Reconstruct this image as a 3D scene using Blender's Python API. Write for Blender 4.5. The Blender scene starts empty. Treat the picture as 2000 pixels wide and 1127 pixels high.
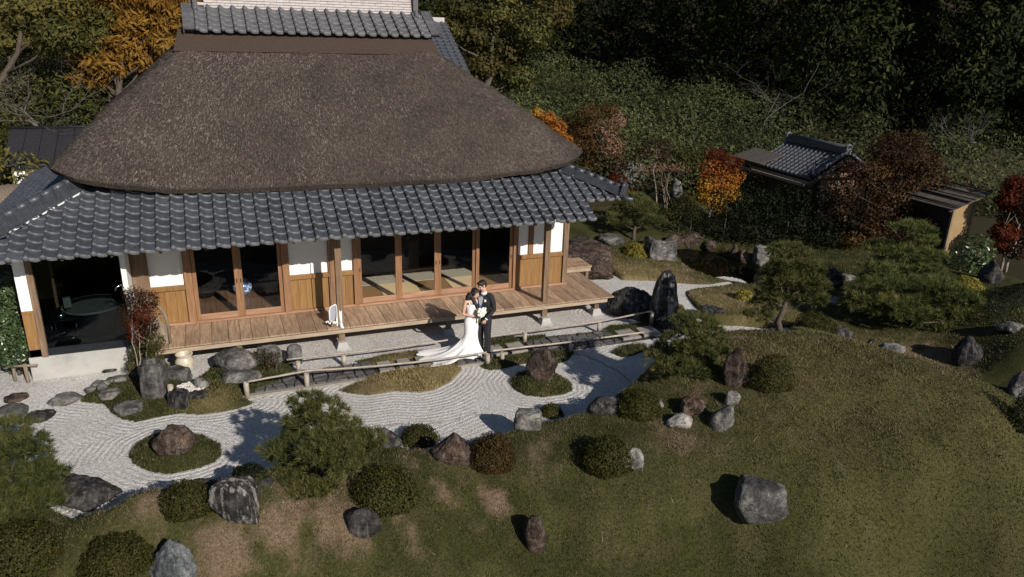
import bpy, bmesh, math, random
import numpy as np
from mathutils import Vector, Matrix, Euler

random.seed(7)
RNG = np.random.default_rng(11)
PI = math.pi
scn = bpy.context.scene
COL = scn.collection

# ---------------------------------------------------------------- camera, sky, sun, exposure
cam_d = bpy.data.cameras.new('camera')
cam = bpy.data.objects.new('camera', cam_d)
COL.objects.link(cam)
scn.camera = cam
cam_d.sensor_width = 36.0
cam_d.lens = 1445.298 / 2000 * 36.0
cam_d.clip_start = 0.1
cam_d.clip_end = 600
_pitch, _roll, _yaw = 0.346726, -0.0332875, 0.388670
_fw = Vector((math.sin(_yaw)*math.cos(_pitch), math.cos(_yaw)*math.cos(_pitch), -math.sin(_pitch)))
_r = Vector((math.cos(_yaw), -math.sin(_yaw), 0))
_dn = _fw.cross(_r)
_c, _s = math.cos(_roll), math.sin(_roll)
_rx = _c*_r + _s*_dn
_dy = -_s*_r + _c*_dn
_m = Matrix((( _rx.x, -_dy.x, -_fw.x, 0), (_rx.y, -_dy.y, -_fw.y, 0), (_rx.z, -_dy.z, -_fw.z, 7.2), (0, 0, 0, 1)))
cam.matrix_world = _m

SUN_EL, SUN_AZ = math.radians(29.6), math.radians(107.5)   # height, and the way the shadows fall
world = bpy.data.worlds.new('World')
scn.world = world
world.use_nodes = True
_nt = world.node_tree
_nt.nodes.clear()
_sky = _nt.nodes.new('ShaderNodeTexSky')
_sky.sky_type = 'NISHITA'
_sky.sun_disc = False
_sky.sun_elevation = SUN_EL
_sky.sun_rotation = math.radians(162.5)
_sky.altitude = 100
_sky.ozone_density = 2.2
_sky.dust_density = .3
_sky.air_density = 1.0
_bg = _nt.nodes.new('ShaderNodeBackground')
_bg.inputs[1].default_value = 0.06
_wo = _nt.nodes.new('ShaderNodeOutputWorld')
_nt.links.new(_sky.outputs[0], _bg.inputs[0])
_nt.links.new(_bg.outputs[0], _wo.inputs[0])

sun_d = bpy.data.lights.new('sun', 'SUN')
sun_d.energy = 4.9
sun_d.angle = math.radians(0.53)
sun_d.color = (1.0, 0.93, 0.84)
sun = bpy.data.objects.new('sun', sun_d)
COL.objects.link(sun)
_d = Vector((math.cos(SUN_AZ)*math.cos(SUN_EL), math.sin(SUN_AZ)*math.cos(SUN_EL), -math.sin(SUN_EL)))
sun.rotation_euler = _d.to_track_quat('-Z', 'Y').to_euler()
sun.location = (6, -10, 20)

scn.view_settings.view_transform = 'Standard'
scn.view_settings.look = 'None'
scn.view_settings.gamma = 1
scn.view_settings.use_curve_mapping = False
scn.view_settings.exposure = 0.12
scn.cycles.max_bounces = 6
scn.cycles.transparent_max_bounces = 12

# ---------------------------------------------------------------- object helpers
def tag(o, label=None, cat=None, group=None, kind=None):
    if label: o['label'] = label
    if cat: o['category'] = cat
    if group: o['group'] = group
    if kind: o['kind'] = kind
    return o
def empty(name, loc=(0, 0, 0), rz=0, label=None, cat=None, group=None, parent=None):
    o = bpy.data.objects.new(name, None)
    o.empty_display_size = .2
    COL.objects.link(o)
    o.location = loc
    o.rotation_euler = (0, 0, rz)
    if parent: o.parent = parent
    return tag(o, label, cat, group)
def link_mesh(name, me, parent=None, loc=None, rot=None):
    o = bpy.data.objects.new(name, me)
    COL.objects.link(o)
    if parent: o.parent = parent
    if loc is not None: o.location = loc
    if rot is not None: o.rotation_euler = rot
    return o
def np_mesh(name, V, F, m, smooth=False, attrs=None):
    """V (n,3), F (k,3 or 4): a mesh from arrays; attrs = {name: per-face floats}"""
    V = np.asarray(V, np.float32); F = np.asarray(F, np.int32)
    me = bpy.data.meshes.new(name)
    k = F.shape[1]
    me.vertices.add(len(V)); me.vertices.foreach_set('co', V.ravel())
    me.loops.add(F.size); me.loops.foreach_set('vertex_index', F.ravel())
    me.polygons.add(len(F))
    me.polygons.foreach_set('loop_start', np.arange(0, F.size, k, dtype=np.int32))
    me.polygons.foreach_set('loop_total', np.full(len(F), k, np.int32))
    if smooth: me.polygons.foreach_set('use_smooth', np.ones(len(F), bool))
    me.update(calc_edges=True)
    if attrs:
        for an, (dom, arr) in attrs.items():
            a = me.attributes.new(an, 'FLOAT', dom)
            a.data.foreach_set('value', np.asarray(arr, np.float32))
    if m: me.materials.append(m)
    return me
class MB:
    """collects boxes, bars, tubes and lathes into one mesh"""
    def __init__(s): s.v = []; s.f = []; s.sm = []
    def add(s, V, F, smooth=False):
        n = len(s.v); s.v += [tuple(p) for p in V]
        s.f += [tuple(i+n for i in q) for q in F]; s.sm += [smooth]*len(F); return s
    def box(s, x0, x1, y0, y1, z0, z1, taper=0):
        t = taper
        V = [(x0, y0, z0), (x1, y0, z0), (x1, y1, z0), (x0, y1, z0), (x0+t, y0+t, z1), (x1-t, y0+t, z1), (x1-t, y1-t, z1), (x0+t, y1-t, z1)]
        return s.add(V, [(3, 2, 1, 0), (4, 5, 6, 7), (0, 1, 5, 4), (1, 2, 6, 5), (2, 3, 7, 6), (3, 0, 4, 7)])
    def prism(s, pts, z0, z1, bev=0):
        n = len(pts); c = np.mean(np.array(pts), 0)
        a = [(p[0], p[1], z0) for p in pts]
        b = [(p[0], p[1], z1-bev) for p in pts]
        F = [tuple(range(n))[::-1]] + [(i, (i+1) % n, n+(i+1) % n, n+i) for i in range(n)]
        if bev:
            t = []
            for p in pts:
                d = np.array(p)-c; L = np.hypot(*d)+1e-6; q = np.array(p)-d/L*bev*1.2; t.append((q[0], q[1], z1))
            F += [(n+i, n+(i+1) % n, 2*n+(i+1) % n, 2*n+i) for i in range(n)] + [tuple(range(2*n, 3*n))]
            return s.add(a+b+t, F)
        F += [tuple(range(n, 2*n))]
        return s.add(a+b, F)
    def tube(s, pts, rad, n=8, cap=True, smooth=True, flat=1.0):
        P = [Vector(p) for p in pts]
        if not hasattr(rad, '__len__'): rad = [rad]*len(P)
        V = []; F = []
        up = Vector((0.13, .21, .97))
        for i, p in enumerate(P):
            t = (P[min(i+1, len(P)-1)]-P[max(i-1, 0)])
            if t.length < 1e-9: t = Vector((0, 0, 1))
            t.normalize()
            if i == 0:
                u = t.cross(Vector((0, 1, 0))) if abs(t.dot(up)) > .93 else t.cross(up)
            else: u = u-t*u.dot(t)
            u.normalize(); w = t.cross(u)
            for k in range(n):
                a = 2*PI*k/n
                V.append(p+(u*math.cos(a)+w*math.sin(a)*flat)*rad[i])
        for i in range(len(P)-1):
            for k in range(n):
                k2 = (k+1) % n
                F.append((i*n+k, i*n+k2, (i+1)*n+k2, (i+1)*n+k))
        if cap:
            F.append(tuple(range(n))[::-1]); F.append(tuple(range((len(P)-1)*n, len(P)*n)))
        return s.add(V, F, smooth)
    def lathe(s, prof, n=20, c=(0, 0, 0), smooth=True, sx=1, sy=1, capb=True, capt=True):
        V = []; F = []
        for r, z in prof:
            for k in range(n):
                a = 2*PI*k/n
                V.append((c[0]+r*math.cos(a)*sx, c[1]+r*math.sin(a)*sy, c[2]+z))
        for i in range(len(prof)-1):
            for k in range(n):
                k2 = (k+1) % n
                F.append((i*n+k, i*n+k2, (i+1)*n+k2, (i+1)*n+k))
        if capb: F.append(tuple(range(n))[::-1])
        if capt: F.append(tuple(range((len(prof)-1)*n, len(prof)*n)))
        return s.add(V, F, smooth)
    def ell(s, c, rx, ry, rz, n=14, m=9):
        prof = []; V = []; F = []
        for i in range(m+1):
            t = PI*i/m
            for k in range(n):
                a = 2*PI*k/n
                V.append((c[0]+rx*max(math.sin(t), .02)*math.cos(a), c[1]+ry*max(math.sin(t), .02)*math.sin(a), c[2]-rz*math.cos(t)))
        for i in range(m):
            for k in range(n):
                k2 = (k+1) % n
                F.append((i*n+k, i*n+k2, (i+1)*n+k2, (i+1)*n+k))
        F.append(tuple(range(n))[::-1]); F.append(tuple(range(m*n, m*n+n)))
        return s.add(V, F, True)
    def rot(s, M):
        s.v = [tuple(M @ Vector(p)) for p in s.v]; return s
    def mesh(s, name, m):
        me = bpy.data.meshes.new(name)
        me.from_pydata(s.v, [], s.f)
        me.polygons.foreach_set('use_smooth', np.array(s.sm, bool))
        if m: me.materials.append(m)
        me.update()
        return me
    def build(s, name, m, parent=None, loc=None, rot=None, bevel=0):
        o = link_mesh(name, s.mesh(name, m), parent, loc, rot)
        if bevel:
            b = o.modifiers.new('bevel', 'BEVEL'); b.width = bevel; b.segments = 2; b.limit_method = 'ANGLE'
        return o
def box(name, m, x0, x1, y0, y1, z0, z1, parent=None, bevel=0, taper=0):
    """one box with its origin at its own middle, so that per-object colour and grain differ"""
    cx, cy, cz = (x0+x1)/2, (y0+y1)/2, (z0+z1)/2
    return MB().box(x0-cx, x1-cx, y0-cy, y1-cy, z0-cz, z1-cz, taper).build(name, m, parent, (cx, cy, cz), None, bevel)

# value noise on arrays
_perm = np.random.default_rng(3).random((64, 64, 64))
def vnoise(x, y, z=0.0):
    x, y, z = np.broadcast_arrays(np.asarray(x, float), np.asarray(y, float), np.asarray(z, float))
    xi, yi, zi = np.floor(x).astype(int), np.floor(y).astype(int), np.floor(z).astype(int)
    fx, fy, fz = x-xi, y-yi, z-zi
    fx, fy, fz = fx*fx*(3-2*fx), fy*fy*(3-2*fy), fz*fz*(3-2*fz)
    out = 0
    for a in (0, 1):
        for b in (0, 1):
            for c in (0, 1):
                w = (fx if a else 1-fx)*(fy if b else 1-fy)*(fz if c else 1-fz)
                out = out+w*_perm[(xi+a) % 64, (yi+b) % 64, (zi+c) % 64]
    return out
def fbm(x, y, z=0.0, o=4):
    s = 0; a = .5; n = 0
    for i in range(o):
        s = s+a*vnoise(x*2**i+i*7.3, y*2**i+i*3.1, np.asarray(z)*2**i+i*5.7); n += a; a *= .5
    return s/n

# ---------------------------------------------------------------- materials
def new_mat(name):
    m = bpy.data.materials.new(name); m.use_nodes = True
    nt = m.node_tree; nt.nodes.clear()
    out = nt.nodes.new('ShaderNodeOutputMaterial')
    b = nt.nodes.new('ShaderNodeBsdfPrincipled')
    nt.links.new(b.outputs[0], out.inputs[0])
    return m, nt, b, out
def N(nt, t, **kw):
    n = nt.nodes.new(t)
    for k, v in kw.items():
        if k.startswith('i_'):
            k = k[2:]
            k = int(k) if k.isdigit() else k.replace('_', ' ')
            n.inputs[k].default_value = v
        else: setattr(n, k, v)
    return n
def ramp(nt, fac, cols, pos=None):
    r = nt.nodes.new('ShaderNodeValToRGB')
    e = r.color_ramp.elements
    while len(e) < len(cols): e.new(.5)
    for i, c in enumerate(cols):
        e[i].position = pos[i] if pos else i/(len(cols)-1)
        e[i].color = (*c, 1)
    if fac is not None: nt.links.new(fac, r.inputs[0])
    return r
def mixc(nt, fac, a, b, mode='MIX'):
    x = nt.nodes.new('ShaderNodeMix'); x.data_type = 'RGBA'; x.blend_type = mode
    for i, v in ((0, fac), (6, a), (7, b)):
        if isinstance(v, (int, float)): x.inputs[i].default_value = v
        elif isinstance(v, tuple): x.inputs[i].default_value = (*v, 1)
        else: nt.links.new(v, x.inputs[i])
    return x.outputs[2]
def math_(nt, op, a, b=0.0):
    x = nt.nodes.new('ShaderNodeMath'); x.operation = op
    for i, v in ((0, a), (1, b)):
        if isinstance(v, (int, float)): x.inputs[i].default_value = v
        else: nt.links.new(v, x.inputs[i])
    return x.outputs[0]
def coords(nt, stretch=(1, 1, 1), shift=True):
    tc = nt.nodes.new('ShaderNodeTexCoord')
    mp = nt.nodes.new('ShaderNodeMapping')
    mp.inputs['Scale'].default_value = stretch
    nt.links.new(tc.outputs['Object'], mp.inputs[0])
    if shift:
        oi = nt.nodes.new('ShaderNodeObjectInfo')
        ml = math_(nt, 'MULTIPLY', oi.outputs['Random'], 37.0)
        cb = nt.nodes.new('ShaderNodeCombineXYZ')
        for i in range(3): nt.links.new(ml, cb.inputs[i])
        nt.links.new(cb.outputs[0], mp.inputs['Location'])
    return mp.outputs[0]
def pmat(name, cols, scale=6, rough=.7, bump=.2, bscale=None, stretch=(1, 1, 1), rand=0.0, metal=0, pos=None, detail=6, spec=.4, bdist=.02):
    """noise-coloured surface; rand = brightness spread between objects"""
    m, nt, b, out = new_mat(name)
    co = coords(nt, stretch)
    n = N(nt, 'ShaderNodeTexNoise', i_Scale=scale, i_Detail=detail, i_Roughness=.65)
    nt.links.new(co, n.inputs['Vector'])
    r = ramp(nt, n.outputs['Fac'], cols, pos or [.3+.4*i/(len(cols)-1) for i in range(len(cols))])
    c = r.outputs[0]
    if rand:
        oi = nt.nodes.new('ShaderNodeObjectInfo')
        mr = N(nt, 'ShaderNodeMapRange'); mr.inputs[3].default_value = 1-rand; mr.inputs[4].default_value = 1+rand
        nt.links.new(oi.outputs['Random'], mr.inputs[0])
        h = N(nt, 'ShaderNodeHueSaturation'); nt.links.new(mr.outputs[0], h.inputs['Value']); nt.links.new(c, h.inputs['Color'])
        c = h.outputs[0]
    nt.links.new(c, b.inputs['Base Color'])
    b.inputs['Roughness'].default_value = rough
    b.inputs['Metallic'].default_value = metal
    b.inputs['Specular IOR Level'].default_value = spec
    if bump:
        n2 = N(nt, 'ShaderNodeTexNoise', i_Scale=bscale or scale*3, i_Detail=5)
        nt.links.new(co, n2.inputs['Vector'])
        bp = N(nt, 'ShaderNodeBump', i_Strength=bump, i_Distance=bdist)
        nt.links.new(n2.outputs['Fac'], bp.inputs['Height']); nt.links.new(bp.outputs[0], b.inputs['Normal'])
    return m
def leafmat(name, cols, trans=.25, rough=.6, spec=.12):
    m, nt, b, out = new_mat(name)
    at = N(nt, 'ShaderNodeAttribute', attribute_name='tint')
    oi = nt.nodes.new('ShaderNodeObjectInfo')
    r = ramp(nt, at.outputs['Fac'], cols)
    mr = N(nt, 'ShaderNodeMapRange'); mr.inputs[3].default_value = .88; mr.inputs[4].default_value = 1.14
    nt.links.new(oi.outputs['Random'], mr.inputs[0])
    h = N(nt, 'ShaderNodeHueSaturation'); nt.links.new(mr.outputs[0], h.inputs['Value']); nt.links.new(r.outputs[0], h.inputs['Color'])
    nt.links.new(h.outputs[0], b.inputs['Base Color'])
    b.inputs['Roughness'].default_value = rough
    b.inputs['Specular IOR Level'].default_value = spec
    if trans:
        tr = nt.nodes.new('ShaderNodeBsdfTranslucent'); nt.links.new(h.outputs[0], tr.inputs[0])
        mx = nt.nodes.new('ShaderNodeMixShader'); mx.inputs[0].default_value = trans
        nt.links.new(b.outputs[0], mx.inputs[1]); nt.links.new(tr.outputs[0], mx.inputs[2]); nt.links.new(mx.outputs[0], out.inputs[0])
    return m
def rockmat(name, c1, c2, c3, streak=0, lichen=.0, crack=.5, lich=(.42, .41, .38)):
    m, nt, b, out = new_mat(name)
    co = coords(nt)
    n = N(nt, 'ShaderNodeTexNoise', i_Scale=4.5, i_Detail=9, i_Roughness=.68); nt.links.new(co, n.inputs['Vector'])
    c = ramp(nt, n.outputs['Fac'], [tuple(k*.55 for k in c1), c1, c2, c3, tuple(min(.6, k*1.5) for k in c3)], [.3, .41, .5, .6, .72]).outputs[0]
    hgt = n.outputs['Fac']
    nb = N(nt, 'ShaderNodeTexNoise', i_Scale=1.7, i_Detail=4, i_Roughness=.6); nt.links.new(co, nb.inputs['Vector'])
    c = mixc(nt, 1.0, c, ramp(nt, nb.outputs['Fac'], [(.45, .45, .47), (1.0, 1.0, 1.0), (1.5, 1.45, 1.38)], [.36, .5, .66]).outputs[0], 'MULTIPLY')
    wv = N(nt, 'ShaderNodeTexNoise', i_Scale=2.2, i_Detail=8, i_Roughness=.7); nt.links.new(coords(nt, (1.2, 1.2, 4.5)), wv.inputs['Vector'])
    c = mixc(nt, math_(nt, 'MULTIPLY', ramp(nt, wv.outputs['Fac'], [(1, 1, 1), (0, 0, 0)], [.36, .44]).outputs[0], .65), c, tuple(k*.4 for k in c1))
    hgt = math_(nt, 'ADD', hgt, math_(nt, 'MULTIPLY', wv.outputs['Fac'], .6))
    if streak:
        co2 = coords(nt, (9, 9, 1.1))
        n2 = N(nt, 'ShaderNodeTexNoise', i_Scale=1.5, i_Detail=6, i_Roughness=.6); nt.links.new(co2, n2.inputs['Vector'])
        f = ramp(nt, n2.outputs['Fac'], [(0, 0, 0), (streak,)*3], [.5, .62]).outputs[0]
        c = mixc(nt, f, c, lich)
    if lichen:
        n3 = N(nt, 'ShaderNodeTexNoise', i_Scale=9, i_Detail=8, i_Roughness=.75); nt.links.new(co, n3.inputs['Vector'])
        f = ramp(nt, n3.outputs['Fac'], [(0, 0, 0), (1, 1, 1)], [.66-.2*lichen, .72-.1*lichen]).outputs[0]
        c = mixc(nt, math_(nt, 'MULTIPLY', f, .8), c, lich)
    if crack:
        nz = N(nt, 'ShaderNodeTexNoise', i_Scale=3, i_Detail=3); nt.links.new(co, nz.inputs['Vector'])
        add = nt.nodes.new('ShaderNodeVectorMath'); add.operation = 'ADD'
        nt.links.new(co, add.inputs[0]); nt.links.new(nz.outputs['Color'], add.inputs[1])
        vo = N(nt, 'ShaderNodeTexVoronoi', i_Scale=3.6); vo.feature = 'DISTANCE_TO_EDGE'; nt.links.new(add.outputs[0], vo.inputs['Vector'])
        f = ramp(nt, vo.outputs['Distance'], [(crack,)*3, (0, 0, 0)], [0.0, .05]).outputs[0]
        c = mixc(nt, f, c, tuple(k*.35 for k in c1))
        sub = math_(nt, 'SUBTRACT', hgt, math_(nt, 'MULTIPLY', f, .35)); hgt = sub
    nt.links.new(c, b.inputs['Base Color'])
    b.inputs['Roughness'].default_value = .85
    b.inputs['Specular IOR Level'].default_value = .25
    bp = N(nt, 'ShaderNodeBump', i_Strength=1.0, i_Distance=.09); nt.links.new(hgt, bp.inputs['Height'])
    n4 = N(nt, 'ShaderNodeTexNoise', i_Scale=38, i_Detail=5); nt.links.new(co, n4.inputs['Vector'])
    bp2 = N(nt, 'ShaderNodeBump', i_Strength=.35, i_Distance=.02); nt.links.new(n4.outputs['Fac'], bp2.inputs['Height'])
    nt.links.new(bp.outputs[0], bp2.inputs['Normal']); nt.links.new(bp2.outputs[0], b.inputs['Normal'])
    return m
def glassmat(name, tint=(.93, .95, .94), refl=1.0):
    m, nt, b, out = new_mat(name)
    nt.nodes.remove(b)
    tr = nt.nodes.new('ShaderNodeBsdfTransparent'); tr.inputs[0].default_value = (*tint, 1)
    gl = nt.nodes.new('ShaderNodeBsdfGlossy'); gl.inputs['Roughness'].default_value = .02
    fr = nt.nodes.new('ShaderNodeFresnel'); fr.inputs[0].default_value = 1.45
    mx = nt.nodes.new('ShaderNodeMixShader')
    nt.links.new(math_(nt, 'MULTIPLY', fr.outputs[0], refl), mx.inputs[0])
    nt.links.new(tr.outputs[0], mx.inputs[1]); nt.links.new(gl.outputs[0], mx.inputs[2]); nt.links.new(mx.outputs[0], out.inputs[0])
    return m

M = {}
M['tile'] = pmat('smoked_tile', [(0.031, 0.03412, 0.04207), (0.0465, 0.05055, 0.06048), (0.0651, 0.06951, 0.07888)], 7, .42, .12, 60, rand=.26, spec=.5)
M['tile_up'] = pmat('weathered_tile', [(0.07225, 0.07055, 0.0765), (0.102, 0.09945, 0.1062), (0.136, 0.1318, 0.136)], 8, .55, .15, 60, rand=.14, spec=.4)
M['tile_edge'] = pmat('pale_tile_edge_glint', [(.075, .08, .088), (.105, .11, .12), (.14, .145, .15)], 9, .5, .1, 60, rand=.1, spec=.5)  # paler tile; on tile lips and knobs the sun's glint put into the colour
M['plankroof'] = pmat('dark_plank_roof', [(.05, .04, .032), (.085, .068, .056), (.12, .1, .085)], 5, .85, .4, 40, stretch=(8, .8, 8), rand=.15)
M['noshi'] = pmat('ridge_tile_pale', [(.38, .34, .33), (.46, .42, .41), (.52, .48, .46)], 8, .7, .15, 50, rand=.06)
M['mortar'] = pmat('white_mortar', [(.55, .55, .54), (.7, .7, .69)], 10, .8, .1)
M['band'] = pmat('bark_ridge_sheet', [(.032, .02, .015), (.048, .03, .022), (.062, .04, .03)], 14, .85, .4, 70, stretch=(1, 4, 4))
M['plaster'] = pmat('white_plaster', [(.66, .63, .58), (.77, .75, .72), (.82, .8, .77)], 1.6, .9, .08, 80, pos=[.25, .42, .6])
M['wood_panel'] = pmat('honey_wood', [(0.18, 0.093, 0.032), (0.243, 0.1302, 0.046), (0.306, 0.1721, 0.065)], 3, .5, .12, 40, stretch=(9, 9, .6), rand=.1)
M['wood_frame'] = pmat('reddish_wood_frame', [(.17, .085, .042), (.23, .12, .06), (.3, .165, .09)], 3, .5, .12, 30, stretch=(8, 8, .7), rand=.1)
M['wood_rail'] = pmat('reddish_wood_sill', [(.24, .125, .075), (.32, .18, .11), (.4, .24, .155)], 3, .55, .12, 30, stretch=(.7, 8, 8), rand=.08)
M['wood_post'] = pmat('weathered_post', [(.11, .066, .038), (.17, .11, .066), (.25, .17, .11)], 3, .75, .3, 30, stretch=(9, 9, .7), rand=.1)
M['board'] = pmat('veranda_board', [(0.2009, 0.1215, 0.07258), (0.3139, 0.2093, 0.1361), (0.452, 0.324, 0.2268)], 3.2, .6, .2, 40, stretch=(7, .8, 7), rand=.28)
M['fascia'] = pmat('pale_weathered_beam', [(.24, .18, .12), (.34, .27, .19), (.43, .35, .26)], 3, .75, .2, 30, stretch=(.6, 8, 8), rand=.05)
M['greywood'] = pmat('grey_weathered_wood', [(.13, .1, .07), (.22, .17, .12), (.33, .26, .19)], 4, .85, .4, 40, stretch=(8, 8, .8), rand=.15)
M['bamboo'] = pmat('weathered_bamboo', [(0.224, 0.184, 0.144), (0.336, 0.288, 0.232), (0.416, 0.368, 0.304)], 5, .6, .15, 40, rand=.1)
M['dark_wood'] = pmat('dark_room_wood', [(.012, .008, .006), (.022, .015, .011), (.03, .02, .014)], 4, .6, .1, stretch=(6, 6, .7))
M['floorwood'] = pmat('room_floor_board', [(.09, .05, .03), (.13, .075, .045), (.18, .11, .07)], 3, .45, .1, 30, stretch=(7, .8, 7), rand=.15)
M['tatami_tan'] = pmat('tan_tatami', [(0.6, 0.45, 0.25), (0.7, 0.5375, 0.325)], 30, .85, .15, 120, stretch=(1, 12, 1))
M['tatami_brown'] = pmat('brown_tatami', [(.2, .11, .035), (.26, .15, .05)], 30, .7, .1, 120, stretch=(1, 12, 1))
M['mat_grey'] = pmat('grey_woven_mat', [(0.3105, 0.2875, 0.23), (0.414, 0.3795, 0.3105)], 40, .95, .3, 120)
M['concrete'] = pmat('concrete', [(.3, .29, .27), (.38, .37, .345), (.43, .42, .39)], 2.5, .9, .2, 60)
M['metal_dark'] = pmat('dark_metal', [(.012, .014, .018), (.02, .023, .028)], 6, .4, .05, metal=.2)
M['chrome'] = pmat('chrome', [(.6, .6, .62), (.7, .7, .7)], 3, .15, 0, metal=1)
M['black_roof'] = pmat('dark_sheet_roof', [(.022, .02, .022), (.034, .031, .034)], 8, .5, .1, 60)
M['stonebase'] = pmat('pale_footing_stone', [(.32, .31, .29), (.42, .41, .39)], 9, .9, .3, 50)
M['thatch'] = None
M['paver'] = pmat('dark_paving_stone', [(.04, .038, .038), (.075, .07, .068), (.12, .112, .108)], 8, .85, .4, 45, rand=.3)
M['slab'] = pmat('granite_slab', [(.19, .175, .15), (.27, .25, .22), (.34, .32, .285)], 12, .9, .3, 70, rand=.12)
M['bedding'] = pmat('path_bedding', [(.018, .016, .014), (.035, .03, .025)], 12, .95, .4)
M['pathedge'] = pmat('path_edge_mortar', [(.2, .18, .15), (.33, .3, .26)], 9, .95, .4, 50)
M['ceramic'] = pmat('cream_ceramic', [(.34, .28, .19), (.52, .46, .36), (.6, .54, .44)], 4, .3, .05, spec=.5)
M['porcelain'] = pmat('blue_white_porcelain', [(.05, .1, .28), (.12, .22, .45), (.75, .78, .82)], 9, .2, 0, pos=[.42, .5, .56], spec=.6)
M['pebble'] = pmat('white_pebble', [(.5, .46, .42), (.62, .58, .54)], 12, .7, .1, rand=.1)
M['iron'] = pmat('black_iron', [(.015, .015, .016), (.03, .03, .03)], 8, .4, .1, metal=.6)
M['paledisc'] = pmat('pale_wood_lid', [(.16, .16, .15), (.25, .25, .23)], 6, .6, .1)
M['trunk'] = pmat('tree_bark', [(.035, .026, .02), (.075, .058, .044), (.13, .1, .08)], 9, .9, .7, 30, stretch=(3, 3, .8))
M['palebark'] = pmat('pale_bark', [(.14, .11, .085), (.24, .2, .165), (.33, .29, .25)], 8, .85, .4, 30, stretch=(3, 3, .8))
M['greybark'] = pmat('grey_bare_branch', [(0.055, 0.0484, 0.0429), (0.0935, 0.0825, 0.07425), (0.132, 0.1183, 0.11)], 8, .9, .4, 30)
M['rock_grey'] = rockmat('grey_rock', (0.07466, 0.07093, 0.06571), (0.1344, 0.1283, 0.1195), (0.2091, 0.2015, 0.1867), 0, .25, .25)
M['rock_brown'] = rockmat('brown_rock', (0.029, 0.0174, 0.01276), (0.058, 0.03712, 0.02784), (0.0986, 0.0696, 0.0551), .25, .12, .5, (.3, .26, .22))
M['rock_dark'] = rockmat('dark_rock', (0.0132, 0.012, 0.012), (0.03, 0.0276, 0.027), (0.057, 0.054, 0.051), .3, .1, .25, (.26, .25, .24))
M['rock_pale'] = rockmat('pale_rock', (0.136, 0.1275, 0.1173), (0.255, 0.2422, 0.2253), (0.357, 0.34, 0.3187), 0, .3, .25, (.5, .48, .45))
M['rock_rust'] = rockmat('rusty_rock', (0.042, 0.0245, 0.0175), (0.091, 0.0546, 0.0385), (0.154, 0.105, 0.0805), .2, .1, .8, (.34, .26, .21))
M['rock_blue'] = rockmat('blue_grey_rock', (0.0765, 0.085, 0.08925), (0.1275, 0.1403, 0.1487), (0.187, 0.1997, 0.204), 0, .1, .3, (.3, .32, .32))
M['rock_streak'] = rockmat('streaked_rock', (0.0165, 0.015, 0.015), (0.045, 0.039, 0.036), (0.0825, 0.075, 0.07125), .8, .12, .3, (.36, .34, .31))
M['hewn'] = rockmat('hewn_stone', (0.0375, 0.036, 0.0345), (0.075, 0.072, 0.069), (0.1275, 0.1222, 0.1162), .35, .15, 0, (.24, .22, .2))
M['azalea'] = leafmat('clipped_leaf', [(0.01426, 0.01711, 0.003887), (0.03565, 0.03921, 0.009071), (0.0606, 0.05704, 0.01425), (0.08556, 0.0713, 0.01944)])
M['rustleaf'] = leafmat('rusty_leaf', [(0.0196, 0.01456, 0.00448), (0.042, 0.028, 0.00784), (0.0672, 0.042, 0.01344), (0.084, 0.056, 0.0196)])
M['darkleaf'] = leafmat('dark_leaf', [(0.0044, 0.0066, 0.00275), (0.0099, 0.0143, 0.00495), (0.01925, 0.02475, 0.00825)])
M['yellowleaf'] = leafmat('yellow_leaf', [(.08, .085, .015), (.2, .17, .03), (.34, .27, .06)])
M['glossyleaf'] = leafmat('glossy_leaf', [(0.0225, 0.042, 0.015), (0.0525, 0.0825, 0.03), (0.09, 0.1275, 0.0525)], .15, .32, .55)
M['needle'] = leafmat('pine_needle', [(0.02453, 0.03256, 0.009942), (0.05825, 0.0666, 0.01987), (0.09971, 0.1005, 0.03314), (0.1531, 0.1361, 0.04971)], .08)
M['needle_dim'] = leafmat('pine_needle_deep', [(0.03276, 0.04535, 0.0145), (0.07021, 0.08617, 0.02659), (0.1287, 0.1315, 0.04109), (0.1988, 0.1814, 0.06282)], .08)
M['needle_vignetted'] = leafmat('pine_needle_vignetted', [(0.02031, 0.02812, 0.00899), (0.04353, 0.05343, 0.01649), (0.07979, 0.08153, 0.02548), (0.1233, 0.1125, 0.03895)], .08)  # darker needle copy for the left edge pine: corner vignetting put into the colour
M['maple_o'] = leafmat('orange_maple_leaf', [(0.1878, 0.03613, 0.00867), (0.3034, 0.0867, 0.01445), (0.3612, 0.1445, 0.02167), (0.3757, 0.2023, 0.03613)], .4)
M['maple_red'] = leafmat('red_maple_leaf', [(0.0651, 0.008715, 0.005357), (0.1042, 0.02092, 0.007142), (0.1237, 0.03488, 0.008928)], .4)
M['maple_y'] = leafmat('yellow_maple_leaf', [(0.34, 0.136, 0.017), (0.425, 0.2295, 0.034), (0.391, 0.255, 0.051)], .4)
M['pinkleaf'] = leafmat('pinkish_leaf', [(.13, .06, .04), (.24, .12, .085), (.3, .17, .12), (.2, .12, .05)], .35)
M['rustmaple'] = leafmat('rust_maple_leaf', [(0.06076, 0.0294, 0.0112), (0.09548, 0.049, 0.0168), (0.06944, 0.0441, 0.0168)], .35)
M['dkmaple'] = leafmat('dark_maple_leaf', [(0.0173, 0.00753, 0.004743), (0.03287, 0.01465, 0.007589), (0.04843, 0.02302, 0.01044), (0.02768, 0.01674, 0.00664)], .3)
M['chestnut'] = leafmat('orange_long_leaf', [(0.0936, 0.0444, 0.009), (0.1872, 0.0962, 0.0162), (0.2592, 0.1406, 0.027), (0.1008, 0.074, 0.018)], .35)
M['olive'] = leafmat('olive_leaf', [(.03, .034, .01), (.07, .07, .02), (.12, .105, .03), (.16, .12, .03)], .3)
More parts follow.
